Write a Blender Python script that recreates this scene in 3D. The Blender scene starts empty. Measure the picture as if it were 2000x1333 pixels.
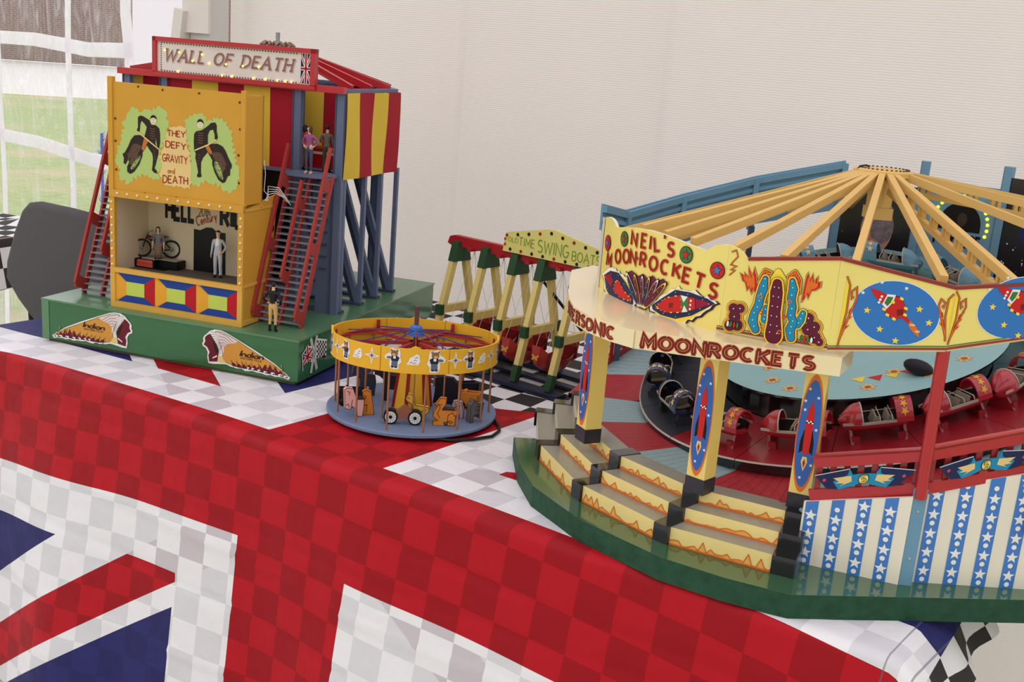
import bpy, math, random
from mathutils import Vector, Matrix, geometry
PI = math.pi
S = bpy.context.scene
C = S.collection
random.seed(7)
TZ = 0.82                      # height of the table top

# ------------------------------------------------------------------ camera
def make_camera():
    pitch, roll = .251, -.0793
    f = Vector((0, math.cos(pitch), -math.sin(pitch)))
    r = Vector((1, 0, 0)); d = f.cross(r)
    c, s = math.cos(roll), math.sin(roll)
    r2 = c*r + s*d; d2 = -s*r + c*d
    m = Matrix((r2, -d2, -f)).transposed().to_4x4()
    m.translation = (0, 0, TZ+.70)
    cd = bpy.data.cameras.new('camera'); cd.sensor_width = 36; cd.lens = 2150/2000*36
    cd.clip_start = .05; cd.clip_end = 300
    o = bpy.data.objects.new('camera', cd); C.objects.link(o); o.matrix_world = m
    S.camera = o
make_camera()

# ------------------------------------------------------------------ sky and light: overcast daylight
def make_world():
    w = bpy.data.worlds.new('overcast_sky'); S.world = w; w.use_nodes = True
    n, l = w.node_tree.nodes, w.node_tree.links
    n.clear()
    out = n.new('ShaderNodeOutputWorld'); bg = n.new('ShaderNodeBackground')
    tc = n.new('ShaderNodeTexCoord'); sp = n.new('ShaderNodeSeparateXYZ'); rp = n.new('ShaderNodeValToRGB')
    l.new(tc.outputs['Generated'], sp.inputs[0]); l.new(sp.outputs['Z'], rp.inputs[0])
    rp.color_ramp.elements[0].position = 0.0; rp.color_ramp.elements[0].color = (.80, .79, .78, 1)
    rp.color_ramp.elements[1].position = .9; rp.color_ramp.elements[1].color = (1.30, 1.31, 1.36, 1)
    # the cloud cover is brighter towards the veiled sun, behind the tent on the left
    dp = n.new('ShaderNodeVectorMath'); dp.operation = 'DOT_PRODUCT'; l.new(tc.outputs['Generated'], dp.inputs[0]); dp.inputs[1].default_value = Vector((-.55, .75, .36)).normalized()
    mr = n.new('ShaderNodeMapRange'); mr.inputs['From Min'].default_value = -.1; mr.inputs['From Max'].default_value = 1; mr.inputs['To Min'].default_value = 1.0; mr.inputs['To Max'].default_value = 1.75
    l.new(dp.outputs['Value'], mr.inputs['Value']); l.new(mr.outputs[0], bg.inputs['Strength']); l.new(rp.outputs[0], bg.inputs['Color'])
    l.new(bg.outputs[0], out.inputs[0])
make_world()
def make_area(name, loc, target, sx, sy, power, col):
    ld = bpy.data.lights.new(name, 'AREA'); ld.shape = 'RECTANGLE'; ld.size = sx; ld.size_y = sy
    ld.energy = power; ld.color = col
    o = bpy.data.objects.new(name, ld); C.objects.link(o); o.location = loc
    o.rotation_euler = (Vector(target)-Vector(loc)).to_track_quat('-Z', 'Y').to_euler()
S.view_settings.view_transform = 'Standard'; S.view_settings.look = 'None'
S.view_settings.exposure = 0.05; S.view_settings.gamma = 1.0; S.view_settings.use_curve_mapping = False

# ------------------------------------------------------------------ helpers: materials
def lin(v):
    v /= 255.0
    return v/12.92 if v <= .04045 else ((v+.055)/1.055)**2.4
def rgb(t): return (lin(t[0]), lin(t[1]), lin(t[2]), 1)
MATS = {}
def P(name, col, rough=.5, var=.10, scale=25, bump=0, bscale=200, metal=0, coat=0, emit=0, trans=0, stretch=None):
    """procedural paint: noise-varied colour, optional bump and coat"""
    if name in MATS: return MATS[name]
    m = bpy.data.materials.new(name); m.use_nodes = True; MATS[name] = m
    n, l = m.node_tree.nodes, m.node_tree.links
    b = n['Principled BSDF']; b.inputs['Roughness'].default_value = rough; b.inputs['Metallic'].default_value = metal
    b.inputs['Specular IOR Level'].default_value = .5 if rough < .4 or coat else .22; b.inputs['Coat Weight'].default_value = coat; b.inputs['Coat Roughness'].default_value = .12
    tc = n.new('ShaderNodeTexCoord')
    src = tc.outputs['Object']
    if stretch:
        mp = n.new('ShaderNodeMapping'); mp.inputs['Scale'].default_value = stretch
        l.new(src, mp.inputs[0]); src = mp.outputs[0]
    nz = n.new('ShaderNodeTexNoise'); nz.inputs['Scale'].default_value = scale; nz.inputs['Detail'].default_value = 4
    l.new(src, nz.inputs['Vector'])
    mx = n.new('ShaderNodeMix'); mx.data_type = 'RGBA'
    c = rgb(col)
    mx.inputs['A'].default_value = tuple(x*(1-var) for x in c[:3])+(1,)
    mx.inputs['B'].default_value = tuple(min(1, x*(1+var)) for x in c[:3])+(1,)
    l.new(nz.outputs['Fac'], mx.inputs['Factor']); l.new(mx.outputs['Result'], b.inputs['Base Color'])
    if bump:
        n2 = n.new('ShaderNodeTexNoise'); n2.inputs['Scale'].default_value = bscale; n2.inputs['Detail'].default_value = 3
        l.new(src, n2.inputs['Vector'])
        bp = n.new('ShaderNodeBump'); bp.inputs['Strength'].default_value = bump; bp.inputs['Distance'].default_value = .002
        l.new(n2.outputs['Fac'], bp.inputs['Height']); l.new(bp.outputs[0], b.inputs['Normal'])
    if emit:
        b.inputs['Emission Color'].default_value = c; b.inputs['Emission Strength'].default_value = emit
    if trans:
        tr = n.new('ShaderNodeBsdfTranslucent'); l.new(mx.outputs['Result'], tr.inputs['Color'])
        ms = n.new('ShaderNodeMixShader'); ms.inputs[0].default_value = trans
        l.new(b.outputs[0], ms.inputs[1]); l.new(tr.outputs[0], ms.inputs[2])
        l.new(ms.outputs[0], n['Material Output'].inputs[0])
    return m
class X:
    """tiny node-math expression builder"""
    tree = None
    def __init__(s, v): s.v = v
    @staticmethod
    def op(k, *a):
        nd = X.tree.nodes.new('ShaderNodeMath'); nd.operation = k
        for i, q in enumerate(a):
            q = q.v if isinstance(q, X) else q
            if isinstance(q, (int, float)): nd.inputs[i].default_value = q
            else: X.tree.links.new(q, nd.inputs[i])
        return X(nd.outputs[0])
    def __add__(s, o): return X.op('ADD', s, o)
    def __sub__(s, o): return X.op('SUBTRACT', s, o)
    def __rsub__(s, o): return X.op('SUBTRACT', o, s)
    def __mul__(s, o): return X.op('MULTIPLY', s, o)
    def __truediv__(s, o): return X.op('DIVIDE', s, o)
    __radd__ = __add__; __rmul__ = __mul__
    def lt(s, o): return X.op('LESS_THAN', s, o)
    def gt(s, o): return X.op('GREATER_THAN', s, o)
    def abs(s): return X.op('ABSOLUTE', s)
    def max(s, o): return X.op('MAXIMUM', s, o)
    def min(s, o): return X.op('MINIMUM', s, o)
    def floor(s): return X.op('FLOOR', s)
    def fract(s): return X.op('FRACT', s)
    def mod2(s): return X.op('FLOORED_MODULO', s, 2.0)
def mixc(fac, a, b):
    nd = X.tree.nodes.new('ShaderNodeMix'); nd.data_type = 'RGBA'
    X.tree.links.new(fac.v, nd.inputs['Factor'])
    for k, q in (('A', a), ('B', b)):
        if isinstance(q, tuple): nd.inputs[k].default_value = q
        else: X.tree.links.new(q, nd.inputs[k])
    return nd.outputs['Result']
def uvmat(name, rough, build, bump=None, sheen=0):
    """material whose colour is built from the mesh's UV coordinates by build(u, v)"""
    m = bpy.data.materials.new(name); m.use_nodes = True; MATS[name] = m
    X.tree = m.node_tree
    n, l = m.node_tree.nodes, m.node_tree.links
    b = n['Principled BSDF']; b.inputs['Roughness'].default_value = rough; b.inputs['Specular IOR Level'].default_value = .18
    uvn = n.new('ShaderNodeUVMap'); sp = n.new('ShaderNodeSeparateXYZ'); l.new(uvn.outputs[0], sp.inputs[0])
    col = build(X(sp.outputs[0]), X(sp.outputs[1]))
    l.new(col, b.inputs['Base Color'])
    if bump:
        nz = n.new('ShaderNodeTexNoise'); nz.inputs['Scale'].default_value = bump[0]; nz.inputs['Detail'].default_value = 4
        tc = n.new('ShaderNodeTexCoord'); l.new(tc.outputs['Object'], nz.inputs['Vector'])
        bp = n.new('ShaderNodeBump'); bp.inputs['Strength'].default_value = bump[1]; bp.inputs['Distance'].default_value = bump[2]
        l.new(nz.outputs['Fac'], bp.inputs['Height']); l.new(bp.outputs[0], b.inputs['Normal'])
    return m

# ------------------------------------------------------------------ helpers: mesh building
def mat_rot(z=0, x=0, y=0): return Matrix.Rotation(z, 4, 'Z') @ Matrix.Rotation(y, 4, 'Y') @ Matrix.Rotation(x, 4, 'X')
T = Matrix.Translation
class MB:
    def __init__(s, M=None):
        s.v = []; s.f = []; s.mi = []; s.mats = []; s.uv = {}; s.M = M or Matrix.Identity(4); s.sm = []
    def idx(s, m):
        if m not in s.mats: s.mats.append(m)
        return s.mats.index(m)
    def add(s, vs, fs, m, smooth=False, uvs=None, M=None):
        o = len(s.v); MM = s.M @ M if M else s.M
        for i, q in enumerate(vs):
            s.v.append(MM @ Vector(q))
            if uvs: s.uv[o+i] = uvs[i]
        k = s.idx(m)
        for f in fs: s.f.append([o+i for i in f]); s.mi.append(k); s.sm.append(smooth)
    def box(s, a, b, m, M=None):
        x0, y0, z0 = a; x1, y1, z1 = b
        s.add([(x0,y0,z0),(x1,y0,z0),(x1,y1,z0),(x0,y1,z0),(x0,y0,z1),(x1,y0,z1),(x1,y1,z1),(x0,y1,z1)],
              [(3,2,1,0),(4,5,6,7),(0,1,5,4),(1,2,6,5),(2,3,7,6),(3,0,4,7)], m, M=M)
    def bar(s, p, q, w, h, m, up=(0,0,1)):
        """rectangular bar from p to q; h is measured along up"""
        p = Vector(p); q = Vector(q); d = (q-p); L = d.length; d.normalize(); up = Vector(up)
        sd = d.cross(up)
        if sd.length < 1e-4: sd = d.cross(Vector((1, 0, 0)))
        sd.normalize(); u = sd.cross(d)
        M = Matrix((d, sd, u)).transposed().to_4x4(); M.translation = p
        s.box((0,-w/2,-h/2), (L,w/2,h/2), m, M=M)
    def prism(s, poly, z0, z1, m, M=None, side=None):
        """polygon in xy extruded from z0 to z1"""
        n = len(poly); vs = [(x,y,z0) for x,y in poly]+[(x,y,z1) for x,y in poly]
        tri = geometry.tessellate_polygon([[Vector((x,y,0)) for x,y in poly]])
        s.add(vs, [tuple(t)[::-1] for t in tri]+[tuple(i+n for i in t) for t in tri], m, M=M)
        s.add(vs, [(i,(i+1)%n,(i+1)%n+n,i+n) for i in range(n)], side or m, M=M)
    def tube(s, pts, r, m, n=8, cap=True, smooth=True):
        pts = [Vector(p) for p in pts]; rs = r if isinstance(r, (list, tuple)) else [r]*len(pts)
        vs = []; ref = None
        for i, p in enumerate(pts):
            d = (pts[min(i+1,len(pts)-1)]-pts[max(i-1,0)]).normalized()
            if ref is None: ref = d.cross(Vector((0,0,1))) if abs(d.z) < .95 else d.cross(Vector((1,0,0)))
            a = (ref - d*ref.dot(d)).normalized(); ref = a; b = d.cross(a)
            for k in range(n): t = 2*PI*k/n; vs.append(p + rs[i]*(math.cos(t)*a+math.sin(t)*b))
        fs = [(i*n+k, i*n+(k+1)%n, (i+1)*n+(k+1)%n, (i+1)*n+k) for i in range(len(pts)-1) for k in range(n)]
        s.add(vs, fs, m, smooth)
        if cap: s.add(vs, [tuple(range(n))[::-1], tuple(range((len(pts)-1)*n, len(pts)*n))], m)
    def lathe(s, prof, m, n=24, M=None, smooth=True, a0=0, a1=2*PI):
        """profile of (r, z) turned about z"""
        full = abs(a1-a0-2*PI) < 1e-6; k = n if full else n+1
        vs = [(r*math.cos(a0+(a1-a0)*i/n), r*math.sin(a0+(a1-a0)*i/n), z) for r, z in prof for i in range(k)]
        fs = []
        for j in range(len(prof)-1):
            for i in range(n):
                fs.append((j*k+i, j*k+(i+1)%k, (j+1)*k+(i+1)%k, (j+1)*k+i))
        s.add(vs, fs, m, smooth, M=M)
    def ell(s, c, r, m, n=12, M=None, z0=-1, z1=1):
        """ellipsoid (or a band of it)"""
        t0, t1 = math.asin(max(-1,z0)), math.asin(min(1,z1))
        prof = [(math.cos(t0+(t1-t0)*j/n), math.sin(t0+(t1-t0)*j/n)) for j in range(n+1)]
        A = T(c) @ Matrix.Diagonal((r[0], r[1], r[2], 1))
        s.lathe(prof, m, n*2, M=(M @ A) if M else A)
    def surf(s, poly, F, m, h=.0004, maxlen=None):
        """flat painted shape: 2D polygon mapped by F(u, v, h) onto a surface"""
        pv = [Vector((x, y, 0)) for x, y in poly]
        tri = [[poly[i] for i in t] for t in geometry.tessellate_polygon([pv])]
        if maxlen:
            out = []
            while tri:
                a, b, c = tri.pop()
                e = [(math.dist(a,b),a,b,c),(math.dist(b,c),b,c,a),(math.dist(c,a),c,a,b)]
                L, p, q, r = max(e, key=lambda t: t[0])
                if L > maxlen:
                    mm = ((p[0]+q[0])/2, (p[1]+q[1])/2); tri += [[p, mm, r], [mm, q, r]]
                else: out.append([a, b, c])
            tri = out
        vs = []; fs = []
        for t in tri:
            o = len(vs); vs += [F(x, y, h) for x, y in t]; fs.append((o, o+1, o+2))
        s.add(vs, fs, m)
    def build(s, name, parent=None, smooth=None, label=None):
        me = bpy.data.meshes.new(name); me.from_pydata(s.v, [], s.f)
        for m in s.mats: me.materials.append(m)
        me.polygons.foreach_set('material_index', s.mi)
        me.polygons.foreach_set('use_smooth', s.sm if smooth is None else [smooth]*len(s.sm))
        if s.uv:
            ul = me.uv_layers.new(name='UVMap')
            for lp in me.loops: ul.data[lp.index].uv = s.uv.get(lp.vertex_index, (0, 0))
        me.update()
        o = bpy.data.objects.new(name, me); C.objects.link(o)
        if parent: o.parent = parent
        if label: o['label'] = label
        return o
def thing(name, label, cat, loc=(0,0,0), rz=0, group=None):
    o = bpy.data.objects.new(name, None); C.objects.link(o); o.empty_display_size = .05
    o.location = loc; o.rotation_euler = (0, 0, rz); return tag(o, label, cat, group)
def tag(o, label, cat, group=None, kind=None):
    o['label'] = label; o['category'] = cat
    if group: o['group'] = group
    if kind: o['kind'] = kind
    return o
def struct(o): o['kind'] = 'structure'; return o
def dup(root, loc, rz, label, group=None):
    r = root.copy(); C.objects.link(r); r.location = loc; r.rotation_euler = (0, 0, rz); r['label'] = label
    if group: r['group'] = group
    for ch in list(root.children):
        c = ch.copy(); C.objects.link(c); c.parent = r
        for g in ch.children: d = g.copy(); C.objects.link(d); d.parent = c
    return r
def plane(o, ux, uy):
    o, ux, uy = Vector(o), Vector(ux).normalized(), Vector(uy).normalized(); n = ux.cross(uy)
    return lambda u, v, h: o+u*ux+v*uy+h*n

# ------------------------------------------------------------------ helpers: 2D shapes and hand lettering
def ribbon(pts, w):
    """stroke -> one polygon outline with mitred joins"""
    n = len(pts); L = []; R = []
    for i in range(n):
        a = pts[max(i-1,0)]; b = pts[i]; c = pts[min(i+1,n-1)]
        d1 = Vector((b[0]-a[0], b[1]-a[1])); d2 = Vector((c[0]-b[0], c[1]-b[1]))
        if d1.length < 1e-9: d1 = d2
        if d2.length < 1e-9: d2 = d1
        d1.normalize(); d2.normalize(); t = d1+d2
        if t.length < 1e-6: t = d1
        t.normalize(); nn = Vector((-t.y, t.x)); k = max(.45, nn.dot(Vector((-d1.y, d1.x))))
        L.append((b[0]+nn.x*w/2/k, b[1]+nn.y*w/2/k)); R.append((b[0]-nn.x*w/2/k, b[1]-nn.y*w/2/k))
    return [[L[i], L[i+1], R[i+1], R[i]] for i in range(n-1)]
def circle(cx, cy, rx, ry=None, n=16, a=0):
    ry = ry or rx
    return [(cx+rx*math.cos(a+2*PI*i/n), cy+ry*math.sin(a+2*PI*i/n)) for i in range(n)]
def star(cx, cy, r, n=5, k=.42, a=PI/2):
    return [(cx+(r if i%2==0 else r*k)*math.cos(a+PI*i/n), cy+(r if i%2==0 else r*k)*math.sin(a+PI*i/n)) for i in range(2*n)]
def grow(poly, k, dx=0, dy=0):
    cx = sum(p[0] for p in poly)/len(poly); cy = sum(p[1] for p in poly)/len(poly)
    return [(cx+(x-cx)*k+dx, cy+(y-cy)*k+dy) for x, y in poly]
def jag(poly, amp, step):
    out = []; rnd = random.Random(3)
    for i, p in enumerate(poly):
        q = poly[(i+1) % len(poly)]; L = math.dist(p, q); n = max(1, int(L/step))
        nx, ny = (q[1]-p[1])/max(L,1e-9), -(q[0]-p[0])/max(L,1e-9)
        for k in range(n):
            t = k/n; a = amp*(rnd.random()-.2)*(1 if k % 2 else -.6)
            out.append((p[0]+(q[0]-p[0])*t+nx*a, p[1]+(q[1]-p[1])*t+ny*a))
    return out
def A_(cx, cy, rx, ry, a0, a1, n=8):
    return [(cx+rx*math.cos(math.radians(a0+(a1-a0)*i/n)), cy+ry*math.sin(math.radians(a0+(a1-a0)*i/n))) for i in range(n+1)]
FONT = {
 'A': (.78, [[(0,0),(.39,1),(.78,0)], [(.15,.36),(.63,.36)]]),
 'B': (.62, [[(0,0),(0,1)], [(0,1),(.3,1)]+A_(.3,.76,.27,.24,90,-90)+[(0,.52)], [(.3,.52)]+A_(.33,.26,.29,.26,90,-90)+[(0,0)]]),
 'C': (.7, [A_(.38,.5,.38,.5,50,310,12)]),
 'D': (.7, [[(0,0),(0,1)], [(0,1),(.25,1)]+A_(.25,.5,.45,.5,90,-90,10)+[(0,0)]]),
 'E': (.56, [[(.56,1),(0,1),(0,0),(.56,0)], [(0,.52),(.46,.52)]]),
 'F': (.56, [[(.56,1),(0,1),(0,0)], [(0,.52),(.46,.52)]]),
 'G': (.74, [A_(.38,.5,.38,.5,50,330,12)+[(.74,.45),(.42,.45)]]),
 'H': (.66, [[(0,0),(0,1)], [(.66,0),(.66,1)], [(0,.52),(.66,.52)]]),
 'I': (.08, [[(.04,0),(.04,1)]]),
 'K': (.66, [[(0,0),(0,1)], [(.62,1),(0,.42)], [(.2,.6),(.66,0)]]),
 'L': (.52, [[(0,1),(0,0),(.52,0)]]),
 'M': (.84, [[(0,0),(.05,1),(.42,.25),(.79,1),(.84,0)]]),
 'N': (.68, [[(0,0),(0,1),(.68,0),(.68,1)]]),
 'O': (.8, [A_(.4,.5,.4,.5,90,450,16)]),
 'P': (.6, [[(0,0),(0,1)], [(0,1),(.3,1)]+A_(.3,.74,.28,.26,90,-90)+[(0,.48)]]),
 'R': (.64, [[(0,0),(0,1)], [(0,1),(.3,1)]+A_(.3,.74,.28,.26,90,-90)+[(0,.48)], [(.28,.48),(.64,0)]]),
 'S': (.6, [A_(.3,.76,.28,.24,40,270,9)+A_(.3,.26,.3,.26,90,-140,9)]),
 'T': (.7, [[(0,1),(.7,1)], [(.35,1),(.35,0)]]),
 'U': (.66, [[(0,1),(0,.35)]+A_(.33,.33,.33,.33,180,360)+[(.66,1)]]),
 'V': (.72, [[(0,1),(.36,0),(.72,1)]]),
 'W': (1.05, [[(0,1),(.24,0),(.52,.85),(.8,0),(1.05,1)]]),
 'X': (.7, [[(0,0),(.7,1)], [(0,1),(.7,0)]]),
 'Y': (.7, [[(0,1),(.35,.5),(.7,1)], [(.35,.5),(.35,0)]]),
 '-': (.36, [[(0,.48),(.36,.48)]]), "'": (.08, [[(.04,1),(.04,.72)]]), ' ': (.36, []),
 '2': (.56, [A_(.28,.72,.28,.28,170,-30)+[(0,0),(.56,0)]]), '0': (.6, [A_(.3,.5,.3,.5,90,450,14)]),
 'a': (.46, [A_(.22,.25,.22,.25,0,360,10), [(.45,.5),(.45,0)]]),
 'c': (.4, [A_(.22,.25,.22,.25,50,310,8)]),
 'd': (.46, [A_(.22,.25,.22,.25,0,360,10), [(.45,1),(.45,0)]]),
 'e': (.44, [[(.02,.26),(.43,.26)]+A_(.22,.25,.21,.25,0,310,9)]),
 'h': (.44, [[(0,1),(0,0)], [(0,.3)]+A_(.22,.28,.2,.22,180,0,6)+[(.43,0)]]),
 'i': (.08, [[(.04,.5),(.04,0)], [(.04,.66),(.04,.74)]]),
 'n': (.44, [[(0,.5),(0,0)], [(0,.28)]+A_(.22,.28,.2,.22,180,0,6)+[(.43,0)]]),
 'r': (.32, [[(0,.5),(0,0)], [(0,.28)]+A_(.18,.3,.16,.2,160,50,4)]),
 't': (.3, [[(.14,.85),(.14,.05),(.28,0)], [(0,.52),(.3,.52)]]),
 'u': (.42, [[(0,.5),(0,.2)]+A_(.2,.2,.2,.2,180,360,6)+[(.41,.5),(.41,0)]]),
 'y': (.42, [[(0,.5),(.2,.02)], [(.42,.5),(.12,-.3)]]),
}
def serifs(strokes):
    out = list(strokes)
    for st in strokes:
        for p, q in ((st[0], st[1]), (st[-1], st[-2])):
            if (abs(p[1]) < .01 or abs(p[1]-1) < .01) and abs(q[1]-p[1]) > .1: out.append([(p[0]-.14, p[1]), (p[0]+.14, p[1])])
    return out
def lettering(mb, F, txt, x0, y0, h, width, m, sw=.14, serif=False, slant=0, layer=.0008, dy=0, gap=.2, rot=0, shadow=None):
    tot = sum(FONT[c][0] for c in txt)+gap*(len(txt)-1); k = width/tot; x = 0
    cr, sr = math.cos(rot), math.sin(rot)
    for i, c in enumerate(txt):
        w, st = FONT[c]
        if serif: st = serifs(st)
        for j, pl in enumerate(st):
            for q, (mm, ox, oy) in enumerate(([(shadow, .07, -.07)] if shadow else [])+[(m, 0, 0)]):
                for quad in ribbon(pl, sw):
                    pts = []
                    for a, b in quad:
                        uu = (x+a+slant*b+ox)*k; vv = (b+oy)*h + dy*(x/tot)
                        pts.append((x0+uu*cr-vv*sr, y0+uu*sr+vv*cr))
                    mb.surf(pts, F, mm, layer+q*.00035+j*.00002)
        x += w+gap
def dec(st):
    v = [int(a)*1e-4 for a in st.split()]
    return [(v[i], v[i+1]) for i in range(0, len(v), 2)]
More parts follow.
